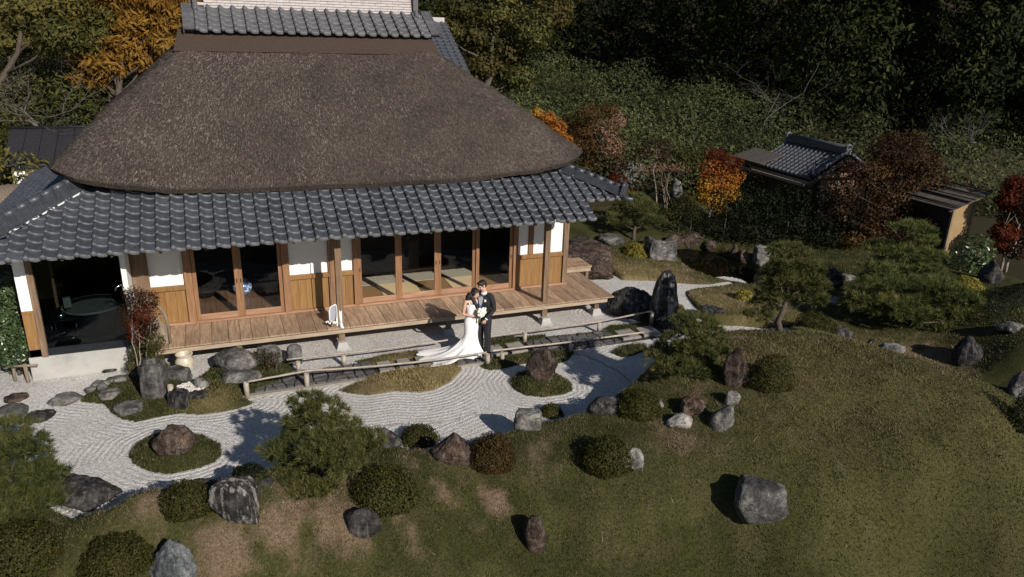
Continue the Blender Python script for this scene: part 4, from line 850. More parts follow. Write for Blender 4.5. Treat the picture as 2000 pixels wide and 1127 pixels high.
# reed ends lying down the slope, one mass
r = np.random.default_rng(21)
nr = 170000
ii = r.integers(6, len(rings)-1, nr); jj = r.integers(0, NB, nr)
vis = (V[ii*NB+jj, 1] < 20.5)
ii, jj = ii[vis], jj[vis]; nr = len(ii)
A = V[ii*NB+jj]; B = V[ii*NB+(jj+1) % NB]; Cc = V[(np.minimum(ii+1, len(rings)-1))*NB+jj]
u = r.random(nr)[:, None]; v = r.random(nr)[:, None]
P0 = A+(B-A)*u+(Cc-A)*v
ax = (B-A)/np.linalg.norm(B-A, axis=1)[:, None]; up = (Cc-A)/np.linalg.norm(Cc-A, axis=1)[:, None]
nn = np.cross(ax, up)
L = r.uniform(.04, .11, nr)[:, None]; w = r.uniform(.003, .007, nr)[:, None]
dirn = -up+ax*r.normal(0, .22, nr)[:, None]+nn*r.uniform(.03, .3, nr)[:, None]
base = P0-nn*.008
RV = np.stack([base-ax*w, base+ax*w, base+dirn*L+ax*w*.8, base+dirn*L-ax*w*.8], 1)
reed = leafmat('reed_end', [(.028, .023, .02), (.075, .061, .053), (.14, .115, .099), (.23, .19, .165)], 0, 1, .05)
M['reed'] = reed
bign = fbm(P0[:, 0]*.9, P0[:, 1]*.9, P0[:, 2]*.9)
o = hpart(link_mesh('thatch_reeds', np_mesh('thatch_reeds', RV.reshape(-1, 3), np.arange(nr*4).reshape(-1, 4), reed, False, {'tint':('FACE', np.clip(r.random(nr)*.8+(bign-.5)*.7+.06, 0, 1))})), thatch)
tag(o, kind='stuff')

# tiles
TW, TE = .274, .216          # width, exposure measured level
S = .45                      # slope of the lower tiled roof
CS = 1/math.sqrt(1+S*S)
def tile_mesh(name, m, eave=False, width=TW, length=.285, ball=False):
    us = [0, .018, .04, .065, .09, .12, .17, .215, .25, .274]
    us = [.004+u*(width-.012)/.274 for u in us]
    def zz(u):
        q = u*.274/width
        return .056*math.exp(-((q-.04)/.042)**2)-.024*math.sin(PI*max(0, min(1, (q-.09)/.2)))+.004
    mb = MB(); n = len(us)
    ve = -.012
    rows = [(ve, -.012 if not eave else -.05), (ve, .022), (.014, .03), (length, -.018)]
    Vt = []
    for vv, dz in rows:
        for u in us: Vt.append((u, vv, zz(u)+dz))
    Ft = []
    for i in range(3):
        for k in range(n-1): Ft.append((i*n+k, i*n+k+1, (i+1)*n+k+1, (i+1)*n+k))
    # right edge skirt keeps a dark joint at the next roll
    Vt += [(us[-1], ve, -.05), (us[-1], length, -.06), (0, ve, -.05), (0, length, -.06)]
    q = len(Vt)
    Ft += [(n-1, q-4, q-3, 4*n-1), (q-2, 0, 3*n, q-1)]
    mb.add(Vt, Ft, True)
    nedge = 2*(n-1)
    if eave:
        mb.ell((.045, ve-.014, .036), .054, .03, .054, 12, 8)
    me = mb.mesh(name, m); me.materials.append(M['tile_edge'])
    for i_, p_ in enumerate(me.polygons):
        if i_ < n-1 or i_ >= 3*(n-1)+2: p_.material_index = 1  # front lip and eave knob take the lighter painted-glint colour
    return me
slope_rot = Euler((math.atan(S), 0, 0))
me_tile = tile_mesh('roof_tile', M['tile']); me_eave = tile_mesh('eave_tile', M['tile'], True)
pent = hroot('tiled_eaves')
EY, EZ = 15.2, 2.83
XR = 8.36
def on_pent(y): return EZ+S*(y-EY)
tiles = []
for i in range(52):
    x = XR-TW*(i+1)
    for j in range(9):
        y = EY+TE*j
        xl = -4.62+(y-EY)*.95
        if x+TW*.75 < xl: continue
        if y > 16.95+.05 and -2.2 < x < 7.6: continue
        tiles.append((x, y, j == 0))
for i in range(5):
    x = XR+TW*i
    for j in range(3, 9):
        y = EY+TE*j
        if x+TW*.3 > 9.42-(y-15.85)*.9: continue
        tiles.append((x, y, j == 3))
tiles.sort(key=lambda t: math.hypot(t[0], t[1]))
rest = MB(); cnt = 0
for x, y, e in tiles:
    p = (x+random.uniform(-.003, .003), y, on_pent(y)+random.uniform(-.003, .003))
    if e:
        hpart(link_mesh('eave_tile', me_eave, None, p, slope_rot), pent)
    elif cnt < 300:
        cnt += 1
        hpart(link_mesh('roof_tile', me_tile, None, p, (slope_rot.x+random.uniform(-.008, .008), random.uniform(-.01, .01), 0)), pent)
    else:
        T = Matrix.Translation(p) @ slope_rot.to_matrix().to_4x4()
        rest.add([T @ v.co for v in me_tile.vertices], [tuple(f.vertices) for f in me_tile.polygons], True)
if rest.v: tag(hpart(rest.build('roof_tile_field', M['tile']), pent), kind='stuff')
# deck below the tiles
d = MB()
d.add([(-4.55, EY+.16, on_pent(EY+.16)-.05), (XR-.04, EY+.16, on_pent(EY+.16)-.05), (XR-.02, 15.85, on_pent(15.85)-.05), (9.34, 15.95, on_pent(15.95)-.05), (8.2, 17.2, on_pent(17.2)-.05), (-2.7, 17.2, on_pent(17.2)-.05)], [(0, 1, 2, 3, 4, 5)])
n0 = len(d.v)
d.add([(p[0], p[1], p[2]-.03) for p in d.v], [(5, 4, 3, 2, 1, 0)])
for k in range(6): d.f.append((k, (k+1) % 6, 6+(k+1) % 6, 6+k)); d.sm.append(False)
hpart(d.build('roof_deck', M['dark_wood']), pent)
# left side slope: rows of the same tiles, seen edge on
side = MB()
Rz = Matrix.Rotation(-PI/2, 4, 'Z')
for i in range(34):
    y = 23.6-TW*i
    for j in range(8):
        x = -4.62+TE*j
        if y < 15.2+(x+4.62)/.95: continue
        T = Matrix.Translation((x, y, EZ+S*(x+4.62))) @ Rz @ slope_rot.to_matrix().to_4x4()
        src = me_eave if j == 0 else me_tile
        side.add([T @ v.co for v in src.vertices], [tuple(f.vertices) for f in src.polygons], True)
tag(hpart(side.build('side_roof_tiles', M['tile']), pent), kind='stuff')
sd = MB().add([(-4.5, 15.35, EZ-.05), (-2.7, 17.2, 3.66-.06), (-2.7, 23.6, 3.6), (-4.55, 23.6, EZ-.06)], [(0, 1, 2, 3)])
hpart(sd.build('side_roof_deck', M['dark_wood']), pent)
side2 = MB().add([(9.4, 15.87, 3.1), (9.4, 23.6, 3.1), (8.2, 23.6, 3.66), (8.2, 17.2, 3.66)], [(0, 1, 2, 3)])
hpart(side2.build('side_roof_deck', M['tile']), pent)
def hip(name, a, b, w, courses, white):
    """ridge over a hip: stacked flat courses with a line of round caps on top"""
    a, b = Vector(a), Vector(b); ax = (b-a); L = ax.length; ax.normalize()
    sx = Vector((-ax.y, ax.x, 0)).normalized(); up = sx.cross(ax)*-1
    if up.z < 0: up = -up
    root = hpart(empty(name), pent)
    return root, a, ax, sx, up, L
def bar(mb, a, ax, sx, up, l0, l1, w, z0, z1):
    V = []
    for l in (l0, l1):
        for s_, z in ((-w, z0), (w, z0), (w*.96, z1), (-w*.96, z1)): V.append(a+ax*l+sx*s_+up*z)
    mb.add(V, [(3, 2, 1, 0), (4, 5, 6, 7), (0, 1, 5, 4), (1, 2, 6, 5), (2, 3, 7, 6), (3, 0, 4, 7)])
for nm, a, b, nc in (('hip_ridge', (-2.62, 17.15, 3.66), (-4.75, 15.0, 2.78), 7), ('hip_ridge', (8.1, 17.2, 3.66), (9.5, 15.78, 3.12), 5)):
    a, b = Vector(a), Vector(b); ax = b-a; L = ax.length; ax.normalize()
    sx = ax.cross(Vector((0, 0, 1))).normalized(); up = sx.cross(ax)
    if up.z < 0: up = -up
    mb = MB(); mw = MB(); caps = MB()
    end = L-.22
    for c in range(nc):
        k = 0; l = 0
        while l < end:
            l1 = min(l+.3, end); bar(mb, a, ax, sx, up, l+.003, l1-.003, .15-.008*c, .03+c*.036, .03+c*.036+.03); l = l1
    k = 0
    while k*.27 < end:
        l0 = k*.27; l1 = min(l0+.25, end)
        pts = [a+ax*l0+up*(.02+nc*.036), a+ax*l1+up*(.02+nc*.036)]
        caps.tube(pts, .075, 12)
        caps.tube([pts[1]-ax*.012, pts[1]+ax*.01], .082, 12)
        k += 1
    hr = hpart(mb.build('hip_ridge', M['tile']), pent)
    caps.build('ridge_cap', M['tile'], None).parent = pent
    # white mortar bedding strips
    k = 0
    while k*.36 < end-.2:
        bar(mw, a, ax, sx, up, k*.36+.03, k*.36+.31, .16, .0, .03); k += 1
    if nc == 7: mw.build('mortar_strip', M['mortar'], None).parent = pent
    # end ornament
    e = a+ax*(end+.03)
    orn = MB()
    bar(orn, e, ax, sx, up, 0, .07, .17, .02, .3)
    orn.tube([e+up*.26-sx*.14, e+up*.33, e+up*.26+sx*.14], .045, 8)
    bar(orn, e, ax, sx, up, .07, .1, .1, .06, .2)
    orn.build('ridge_end_tile', M['tile'], None).parent = pent
    sw = MB().tube([e+ax*.05+up*.02, e+ax*.2-up*.02, e+ax*.34+up*.03], [.1, .08, .05], 10)
    sw.build('hip_corner_tile', M['tile'], None).parent = pent
for i, x in enumerate(np.arange(-4.3, 8.3, .42)):
    pass
raf = MB()
for x in np.arange(-4.1, 8.3, .42):
    V = []; ye = min(17.0, 15.2+(x+4.5)/.95-.12)
    if ye < 15.5: continue
    for (y, z) in ((15.32, on_pent(15.32)-.165), (ye, on_pent(ye)-.165)):
        for s_, t in ((-.03, 0), (.03, 0), (.03, .075), (-.03, .075)): V.append((x+s_, y, z+t))
    raf.add(V, [(3, 2, 1, 0), (4, 5, 6, 7), (0, 1, 5, 4), (1, 2, 6, 5), (2, 3, 7, 6), (3, 0, 4, 7)])
tag(hpart(raf.build('rafters', M['wood_post']), pent), kind='stuff')

# ridge roof on top of the thatch
hpart(MB().add([(TX0-.02, 18.8, 6.34), (TX1+.02, 18.8, 6.34), (TX1-.1, 19.22, 6.8), (TX0+.12, 19.22, 6.8), (TX0-.02, 21.6, 6.34), (TX1+.02, 21.6, 6.34), (TX1-.1, 21.2, 6.8), (TX0+.12, 21.2, 6.8)],
    [(0, 1, 2, 3), (1, 5, 6, 2), (5, 4, 7, 6), (4, 0, 3, 7), (3, 2, 6, 7)]).build('bark_ridge_sheet', M['band']))
rr = hroot('ridge_roof')
S2 = .5
rot2 = Euler((math.atan(S2), 0, 0))
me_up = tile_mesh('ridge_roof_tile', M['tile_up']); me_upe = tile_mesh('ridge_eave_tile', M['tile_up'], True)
ux = -.12
for i in range(20):
    for j in range(5):
        p = (ux+TW*i, 19.0+.21*j, 6.8+.105*j)
        hpart(link_mesh('ridge_eave_tile' if j == 0 else 'ridge_roof_tile', me_upe if j == 0 else me_up, None, p, (rot2.x+random.uniform(-.008, .008), 0, 0)), rr)
for j in range(5):      # flat verge tiles at the left
    for xv in (ux-.235, ux+TW*20+.0):
        mbv = MB().box(0, .23, -.01, .24, -.02, .02); mbv.box(-.015 if xv < 1 else .215, .01 if xv < 1 else .245, -.01, .24, -.1, .03)
        hpart(mbv.build('verge_tile', M['tile_up'], None, (xv, 19.0+.21*j, 6.82+.105*j), rot2), rr)
hpart(MB().add([(ux-.2, 19.03, 6.76), (ux+5.7, 19.03, 6.76), (ux+5.7, 20.2, 7.35), (ux-.2, 20.2, 7.35), (ux-.2, 21.4, 6.76), (ux+5.7, 21.4, 6.76)], [(0, 1, 2, 3), (3, 2, 5, 4), (1, 0, 4, 5)]).build('ridge_roof_deck', M['dark_wood']), rr)
gx0, gx1 = ux+.1, ux+5.25
for c in range(8):
    mb = MB(); x = gx0+(c % 2)*.14; 
    mb.box(gx0, gx1, 19.99+c*.008, 20.41-c*.008, 7.19+c*.062, 7.2+c*.062)
    while x < gx1:
        mb.box(x+.003, min(x+.3, gx1)-.003, 19.97+c*.008, 20.43-c*.008, 7.205+c*.062, 7.205+c*.062+.05); x += .3
    hpart(mb.build('ridge_course', M['noshi']), rr)
cp = MB()
x = gx0
while x < gx1: cp.tube([(x, 20.2, 7.74), (min(x+.28, gx1), 20.2, 7.74)], .1, 12); x += .29
hpart(cp.build('ridge_cap', M['noshi']), rr)
for xx, sgn in ((gx0-.06, -1), (gx1+.06, 1)):
    og = MB(); og.box(xx-.05, xx+.05, 19.9, 20.5, 7.1, 7.95); og.box(xx-.05+sgn*.06, xx+.05+sgn*.06, 20.02, 20.38, 7.2, 7.8)
    og.tube([(xx, 19.82, 7.1), (xx, 19.75, 7.25), (xx, 19.85, 7.36)], .06, 8); og.tube([(xx, 20.58, 7.1), (xx, 20.65, 7.25), (xx, 20.55, 7.36)], .06, 8)
    og.tube([(xx, 19.95, 7.95), (xx, 20.2, 8.1), (xx, 20.45, 7.95)], .07, 8)
    hpart(og.build('ridge_end_tile', M['tile_up'], bevel=.01), rr)
    hpart(MB().tube([(xx+sgn*.02, 19.88, 7.22), (xx+sgn*.3, 19.95, 7.17)], .05, 8).build('end_mortar', M['mortar']), rr)

# ---- walls, doors
def wallbox(name, m, x0, x1, z0, z1, y0=YW, y1=YW+.1, parent=None, bevel=0):
    return hpart(box(name, m, x0, x1, y0, y1, z0, z1, None, bevel), parent)
ZT = 2.75
def plaster(x0, x1, z0=1.485): return wallbox('plaster_panel', M['plaster'], x0, x1, z0, ZT, YW+.03, YW+.12)
def wainscot(x0, x1, n, z0=.62, z1=1.375):
    root = hroot('wainscot')
    w = (x1-x0)/n
    for i in range(n): hpart(box('wainscot_board', M['wood_panel'], x0+i*w+.003, x0+(i+1)*w-.003, YW+.02, YW+.07, z0, z1, None), root)
    hpart(box('backing', M['dark_wood'], x0, x1, YW+.075, YW+.1, z0, z1), root)
    hpart(box('wainscot_rail', M['wood_panel'], x0, x1, YW-.03, YW+.12, 1.378, 1.482, None, .004), root)
    return root
def post(x0, x1, m='wood_frame', y0=YW-.05, y1=YW+.13, z0=.6, z1=ZT): return hpart(box('wall_post', M[m], x0, x1, y0, y1, z0, z1, None, .006))
for a, b, n in ((-1.9, -.88, 4), (1.36, 2.24, 4), (2.42, 2.86, 2), (7.0, 7.36, 1), (7.49, 8.36, 1)):
    pass
plaster(-1.75, -.88); wainscot(-1.75, -.88, 4)
plaster(1.36, 2.24); wainscot(1.36, 2.24, 5)
plaster(2.42, 2.82); wainscot(2.42, 2.82, 2)
plaster(7.06, 7.36); plaster(7.5, 8.36)
wainscot(7.06, 8.36, 2)
post(-1.87, -1.753, 'wood_post'); post(-.877, -.72); post(1.2, 1.357, 'wood_frame'); post(2.243, 2.417); post(2.823, 2.93); post(6.93, 7.057); post(7.363, 7.497, 'wood_frame', YW-.02, YW+.14, 1.485); post(8.363, 8.5, 'wood_post', YW-.04, YW+.16)
M['glass'] = glassmat('door_glass', (.975, .975, .965), .7)
def door(x0, x1, yy, right_pull, left_pull=False):
    """sliding glazed door: stiles, bottom rail, head and one pane"""
    root = hroot('sliding_door')
    st = .085
    for xx in (x0, x1-st): hpart(box('stile', M['wood_frame'], xx, xx+st, yy, yy+.04, .612, 2.6, None, .004), root)
    hpart(box('bottom_rail', M['wood_rail'], x0+st, x1-st, yy+.003, yy+.037, .612, .745, None, .004), root)
    hpart(box('top_rail', M['wood_frame'], x0+st, x1-st, yy+.003, yy+.037, 2.5, 2.6, None), root)
    hpart(box('pane', M['glass'], x0+st, x1-st, yy+.017, yy+.022, .745, 2.5, None), root)
    for xx, on in ((x0+.03, left_pull), (x1-st+.03, right_pull)):
        if on: hpart(box('door_pull', M['dark_wood'], xx, xx+.025, yy-.002, yy+.002, 1.42, 1.52), root)
def doorset(x0, x1, n):
    w = (x1-x0)/n
    for i in range(n): door(x0+i*w, x0+(i+1)*w, YW+.0+(.045 if i in ((1, 2) if n == 4 else (9,)) else 0), i == n//2-1 or i == n-1 and n == 4, i == n//2 or i == 0 and n == 4)
    hpart(box('door_sill', M['wood_rail'], x0-.02, x1+.02, YW-.07, YW+.14, .565, .608, None, .004))
    hpart(box('door_head', M['wood_frame'], x0, x1, YW-.03, YW+.13, 2.605, ZT, None))
doorset(-.715, 1.195, 2); doorset(2.935, 6.925, 4)
for x0, x1 in ((-1.95, -.74), (1.22, 2.91), (6.95, 8.52)):
    hpart(box('wall_sill', M['wood_rail'], x0, x1, YW-.04, YW+.13, .562, .615, None, .003))
hpart(box('eave_beam', M['wood_post'], -3.9, 8.4, 15.87, 16.0, 2.76, 2.9))
hpart(box('wall_plate', M['wood_post'], -3.4, 8.5, YW-.02, YW+.14, ZT+.003, 3.3))
# right end wall, back and left walls, plain
hpart(box('end_wall', M['plaster'], 8.42, 8.5, YW+.17, 23.2, 1.6, 3.2)); hpart(box('end_wainscot', M['wood_panel'], 8.43, 8.51, YW+.17, 23.2, .3, 1.597))
hpart(box('back_wall', M['plaster'], -3.8, 8.4, 23.2, 23.3, 0, 3.3)); hpart(box('side_wall', M['plaster'], -3.9, -3.8, 17, 23.2, 0, 2.9))
# veranda
ver = hroot('veranda')
x = -1.62; k = 0
while x < 9.28:
    w = min(random.choice((.24, .27, .3, .31, .34)), 9.3-x)
    if 9.3-x-w < .1: w = 9.3-x
    yb = 16.93 if x+w < 8.45 else 17.72
    hpart(box('veranda_board', M['board'], x+.004, x+w-.004, 15.69, yb, ZV-.036+random.uniform(-.003, .001), ZV+random.uniform(-.003, .002), None, .003), ver)
    x += w
y = 16.95
hpart(box('veranda_beam', M['fascia'], -1.55, 9.15, 15.76, 15.87, ZV-.17, ZV-.042, None, .005), ver)
hpart(box('veranda_beam', M['wood_post'], -1.55, 9.15, 16.75, 16.85, ZV-.17, ZV-.042), ver)
for xx in (8.95, 7.4, 4.86, 2.32, .1, -1.4): hpart(box('veranda_joist', M['wood_post'], xx-.05, xx+.05, 15.9, 16.9, ZV-.16, ZV-.045), ver)
for i, (xx, yy) in enumerate(POST_FEET):
    hpart(MB().prism([(xx-.16, yy-.15), (xx+.16, yy-.15), (xx+.16, yy+.15), (xx-.16, yy+.15)], -.05, .02).box(xx-.15, xx+.15, yy-.14, yy+.14, .0, .16, .055).build('footing_stone', M['stonebase'], bevel=.008), ver)
    if i in (1, 3): hpart(box('veranda_post', M['wood_post'], xx-.07, xx+.07, yy+.02, yy+.16, .16, 2.76, None, .006), ver)
    else: hpart(box('veranda_leg', M['wood_post'], xx-.06, xx+.06, yy-.06, yy+.06, .16, ZV-.175, None, .005), ver)
hpart(box('drain_chain', M['chrome'], 2.14, 2.155, 15.98, 15.995, .6, 2.76), ver)
# upper step deck at the right end
dk = hroot('side_deck')
for i in range(5): hpart(box('deck_board', M['board'], 8.53, 9.72, 17.76+i*.28+.004, 17.76+(i+1)*.28-.004, .66, .7, None, .003), dk)
hpart(box('deck_beam', M['fascia'], 8.53, 9.7, 17.8, 17.88, .54, .655), dk); hpart(box('deck_leg', M['wood_post'], 9.55, 9.64, 17.8, 17.89, 0, .537), dk)
# rooms
rm = hroot('rooms')
for i in range(24):
    y0 = 17.1+0
    hpart(box('floor_board', M['floorwood'], -1.9+i*.2+.003 if False else -.86+i*.26+.003-1.0, -.86+(i+1)*.26-.003-1.0, 17.1, 20.4, .56, .59, None), rm) if -.86+(i+1)*.26-1.0 < 2.75 else None
for i in range(16): hpart(box('floor_board', M['floorwood'], 2.92+i*.26+.003, 2.92+(i+1)*.26-.003, 17.1, 20.4, .54, .57, None), rm)
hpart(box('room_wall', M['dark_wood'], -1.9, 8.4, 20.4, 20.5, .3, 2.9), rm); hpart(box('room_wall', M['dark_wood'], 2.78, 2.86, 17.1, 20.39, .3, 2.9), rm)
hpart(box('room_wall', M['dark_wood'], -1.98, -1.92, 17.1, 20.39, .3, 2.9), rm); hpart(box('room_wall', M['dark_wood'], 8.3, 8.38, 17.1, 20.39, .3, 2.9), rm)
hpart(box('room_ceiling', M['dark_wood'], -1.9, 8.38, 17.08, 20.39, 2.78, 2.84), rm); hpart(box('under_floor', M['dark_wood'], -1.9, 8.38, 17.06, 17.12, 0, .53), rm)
# tatami: tan and brown mats in a checker, a row of grey mats behind
def mat_(name, m, x0, x1, y0, y1, sk):
    mb = MB(); z0, z1 = .572, .61
    P = [(x0, y0), (x1, y0), (x1, y1), (x0, y1)]
    return hpart(mb.prism([(p[0]+sk*(p[1]-17.1), p[1]) for p in P], z0, z1, .004).build(name, m), rm)
tx = [2.95, 3.62, 4.6, 5.45, 6.3, 6.9]
for i, (a, b) in enumerate(zip(tx[:-1], tx[1:])):
    mat_('tatami_mat', M['tatami_tan'] if i % 2 else M['tatami_brown'], a+.004, b-.004, 17.12, 18.15, 0)
for a, b in ((3.2, 4.2), (4.35, 5.35), (5.5, 6.5)):
    mat_('grey_mat', M['mat_grey'], a, b, 18.18, 18.85, 0)
for a, b in ((2.95, 3.18), (4.22, 4.33), (5.37, 5.48), (6.52, 6.9)): mat_('tatami_mat', M['tatami_brown'], a, b, 18.17, 18.85, 0)
hpart(box('room_step', M['wood_rail'], 4.4, 6.0, 18.95, 19.15, .57, .68, None, .006), rm)

# glazed kitchen bay at the left
kb = hroot('kitchen_bay')
KY = 16.11
hpart(box('concrete_base', M['concrete'], -3.88, -2.12, KY, KY+.9, -.1, .5, None, .01), kb)
hpart(box('metal_sill', M['metal_dark'], -3.86, -2.0, KY+.02, KY+.12, .503, .66), kb)
hpart(box('bay_post', M['wood_post'], -3.63, -3.52, KY-.03, KY+.08, .5, 2.75, None, .005), kb)
hpart(box('bay_plaster', M['plaster'], -3.84, -3.633, KY+.02, KY+.09, 1.5, 2.75), kb); hpart(box('bay_panel', M['wood_panel'], -3.84, -3.633, KY+.02, KY+.09, .503, 1.44), kb)
hpart(box('bay_rail', M['wood_panel'], -3.84, -3.633, KY, KY+.1, 1.443, 1.497), kb)
M['darkglass'] = glassmat('bay_glass', (.55, .6, .6), 1.0)
hpart(box('bay_glass', M['darkglass'], -3.517, -2.0, KY+.05, KY+.056, .663, 2.75), kb)
hpart(box('bay_return_wall', M['plaster'], -1.995, -1.9, KY+.06, YW-.06, .5, 2.75), kb); hpart(box('return_base', M['concrete'], -2.11, -2.0, KY+.2, YW-.06, -.1, .5), kb)
hpart(box('bay_corner_board', M['wood_post'], -1.89, -1.56, YW-.08, YW-.045, .62, 2.75), kb)
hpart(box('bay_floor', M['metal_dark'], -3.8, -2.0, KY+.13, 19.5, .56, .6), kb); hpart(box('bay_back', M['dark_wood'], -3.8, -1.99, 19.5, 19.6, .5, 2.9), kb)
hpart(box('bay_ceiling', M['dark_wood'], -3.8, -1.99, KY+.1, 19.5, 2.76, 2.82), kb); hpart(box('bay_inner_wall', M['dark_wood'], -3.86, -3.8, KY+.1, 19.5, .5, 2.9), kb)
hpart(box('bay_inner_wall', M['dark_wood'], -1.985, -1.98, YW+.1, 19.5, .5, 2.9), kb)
hpart(box('bay_mullion', M['wood_frame'], -3.3, -3.25, KY+.35, KY+.4, 1.4, 2.75), kb)
# curved wing fence at the left end of the veranda
wf = empty('wing_fence', (-1.55, 15.95, ZV), 0, 'weathered grey-brown wooden wing screen with curved top on the left end of the veranda', 'screen')
for i in range(4):
    x0 = -.33+i*.15; h = .98-.05*i-.09*max(0, i-1)**1.4
    MB().add([(x0+.003, -.015, 0), (x0+.147, -.015, 0), (x0+.147, .015, 0), (x0+.003, .015, 0), (x0+.003, -.015, h), (x0+.147, -.015, h-.05-.05*i), (x0+.147, .015, h-.05-.05*i), (x0+.003, .015, h)],
        [(3, 2, 1, 0), (4, 5, 6, 7), (0, 1, 5, 4), (1, 2, 6, 5), (2, 3, 7, 6), (3, 0, 4, 7)]).build('plank', M['greywood'], wf)
MB().tube([(.3, -.02, 0), (.3, -.02, .45), (.28, -.02, .62), (.2, -.02, .8), (.06, -.02, .92), (-.1, -.02, 1.0)], .03, 8).build('curved_post', M['greywood'], wf)
MB().tube([(-.33, -.025, .7), (.28, -.025, .62)], .022, 6).build('cross_rail', M['greywood'], wf)

# ---------------------------------------------------------------- rocks
def rock_mesh(name, shape, w, d, h, m, seed, sub=4):
    """a boulder cut by random planes, then roughened; origin at its foot"""
    r = np.random.default_rng(seed)
    bm = bmesh.new(); bmesh.ops.create_icosphere(bm, subdivisions=sub, radius=1)
    D = np.array([v.co[:] for v in bm.verts])
    npl = {'round':26, 'flat':18, 'peak':13, 'tall':14, 'block':11}[shape]
    pn = r.normal(size=(npl, 3)); pn /= np.linalg.norm(pn, axis=1)[:, None]
    off = r.uniform(.72, 1.0, npl) if shape != 'round' else r.uniform(.86, 1.0, npl)
    if shape == 'block':
        pn = np.concatenate([pn, [[0, 0, 1], [1, 0, .1], [-1, .1, .1], [0, -1, .15]]]); off = np.concatenate([off, [.72, .75, .75, .75]])
    if shape == 'flat': pn = np.concatenate([pn, [[.04, .05, 1]]]); off = np.concatenate([off, [.62]])
    dots = np.maximum(D @ pn.T, 1e-3)
    rad = off[None, :]/dots
    k = 30.0 if shape != 'round' else 9.0
    R = np.minimum(1.25, (np.sum(np.minimum(np.maximum(rad, .2), 6)**-k, 1))**(-1/k))
    P = D*R[:, None]
    if shape == 'peak':
        P[:, 0] *= 1-.45*np.clip(P[:, 2], 0, 1); P[:, 1] *= 1-.4*np.clip(P[:, 2], 0, 1); P[:, 0] += .22*np.clip(P[:, 2], 0, 1)*r.choice([-1, 1])
    if shape == 'tall': P[:, 0] *= 1-.3*np.clip(P[:, 2], -.2, 1)**2; P[:, 0] += .12*P[:, 2]*r.choice([-1, 1])
    n1 = fbm(P[:, 0]*2.2+seed, P[:, 1]*2.2, P[:, 2]*2.2, 5)-.5; n2 = fbm(P[:, 0]*7+seed, P[:, 1]*7, P[:, 2]*7, 3)-.5
    rid = np.abs(fbm(P[:, 0]*3+seed, P[:, 1]*3, P[:, 2]*3+9, 3)-.5)
    n3 = fbm(P[:, 0]*14+seed, P[:, 1]*14, P[:, 2]*14, 2)-.5
    P = P*(1+.17*n1+.13*n2+.05*n3-.25*np.clip(.07-rid, 0, 1)*4)[:, None]
    lo, hi = P.min(0), P.max(0)
    P[:, 0] = (P[:, 0]-(lo[0]+hi[0])/2)/(hi[0]-lo[0])*w; P[:, 1] = (P[:, 1]-(lo[1]+hi[1])/2)/(hi[1]-lo[1])*d
    zz = (P[:, 2]-lo[2])/(hi[2]-lo[2])
    cut = .3
    P[:, 2] = (zz-cut)/(1-cut)*h
    P[:, 2] = np.where(P[:, 2] < 0, P[:, 2]*.5, P[:, 2])
    for v, p in zip(bm.verts, P): v.co = p
    me = bpy.data.meshes.new(name); bm.to_mesh(me); bm.free()
    me.polygons.foreach_set('use_smooth', np.ones(len(me.polygons), bool))
    me.materials.append(m)
    return me
def gz(x, y):
    g = float(ground(np.array([x]), np.array([y]))[0])
    return max(0.0, g) if float(sdf(GRAVEL, np.array([x]), np.array([y]))[0]) > -.1 else g
ROCK_GROUP = 'rocks set in the garden'
for i, (kind, shape, x, y, w, d, h, lab) in enumerate(ROCKS):
    big = w > .45
    me = rock_mesh('rock', shape, w*1.04, d, h, M['rock_'+kind], 100+i, 5 if w > .9 else (4 if big else 3))
    zc = gz(x, y)
    zf = min(gz(x-.38*d*.4, y-.92*d*.4), zc)
    if zf < -.14: zf = zc-.1
    me.transform(Matrix.Diagonal((1, 1, 1+min(.4, (zc-zf)*.8/h), 1))); zc = zf
    if 'pond' in lab: zc = max(zc-.02, -.12)
    o = link_mesh('rock', me, None, (x, y, zc-.02), (0, 0, .37*0+random.uniform(-.25, .25)-.38))
    tag(o, lab, 'rock', ROCK_GROUP)

# ---------------------------------------------------------------- leaves and needles
def leaf_quads(P, Nn, size, aspect, r, droop=0):
    n = len(P)
    t = r.normal(size=(n, 3)); t -= (t*Nn).sum(1)[:, None]*Nn; t /= np.linalg.norm(t, axis=1)[:, None]+1e-9
    if droop: t[:, 2] -= droop; t /= np.linalg.norm(t, axis=1)[:, None]
    b = np.cross(Nn, t); b /= np.linalg.norm(b, axis=1)[:, None]+1e-9
    s = size*r.uniform(.65, 1.35, n)[:, None]
    V = np.stack([P-t*s*.5, P+b*s*aspect*.5+t*s*.05, P+t*s*.5, P-b*s*aspect*.5+t*s*.05], 1)
    return V.reshape(-1, 3), np.arange(n*4).reshape(-1, 4)
def crown_points(bl, n, r, shell=.5, rough=.3, up=.25):
    """points and normals spread through ellipsoid clumps (x, y, z, rx, rz)"""
    vol = np.array([b[3]*b[3]*b[4] for b in bl])**.72; pick = r.choice(len(bl), n, p=vol/vol.sum())
    d = r.normal(size=(n, 3)); d /= np.linalg.norm(d, axis=1)[:, None]
    B = np.array([b[:5] for b in bl])[pick]
    rad = 1-shell*r.random(n)**1.6
    lump = 1+rough*(fbm(d[:, 0]*2.3+pick*3.7, d[:, 1]*2.3, d[:, 2]*2.3, 3)-.5)*2
    rad = rad*lump
    P = B[:, :3]+d*rad[:, None]*np.stack([B[:, 3], B[:, 3], B[:, 4]], 1)
    Nn = d*np.array([1, 1, 1.2])+r.normal(0, .55, (n, 3)); Nn[:, 2] += up; Nn /= np.linalg.norm(Nn, axis=1)[:, None]
    return P, Nn, pick
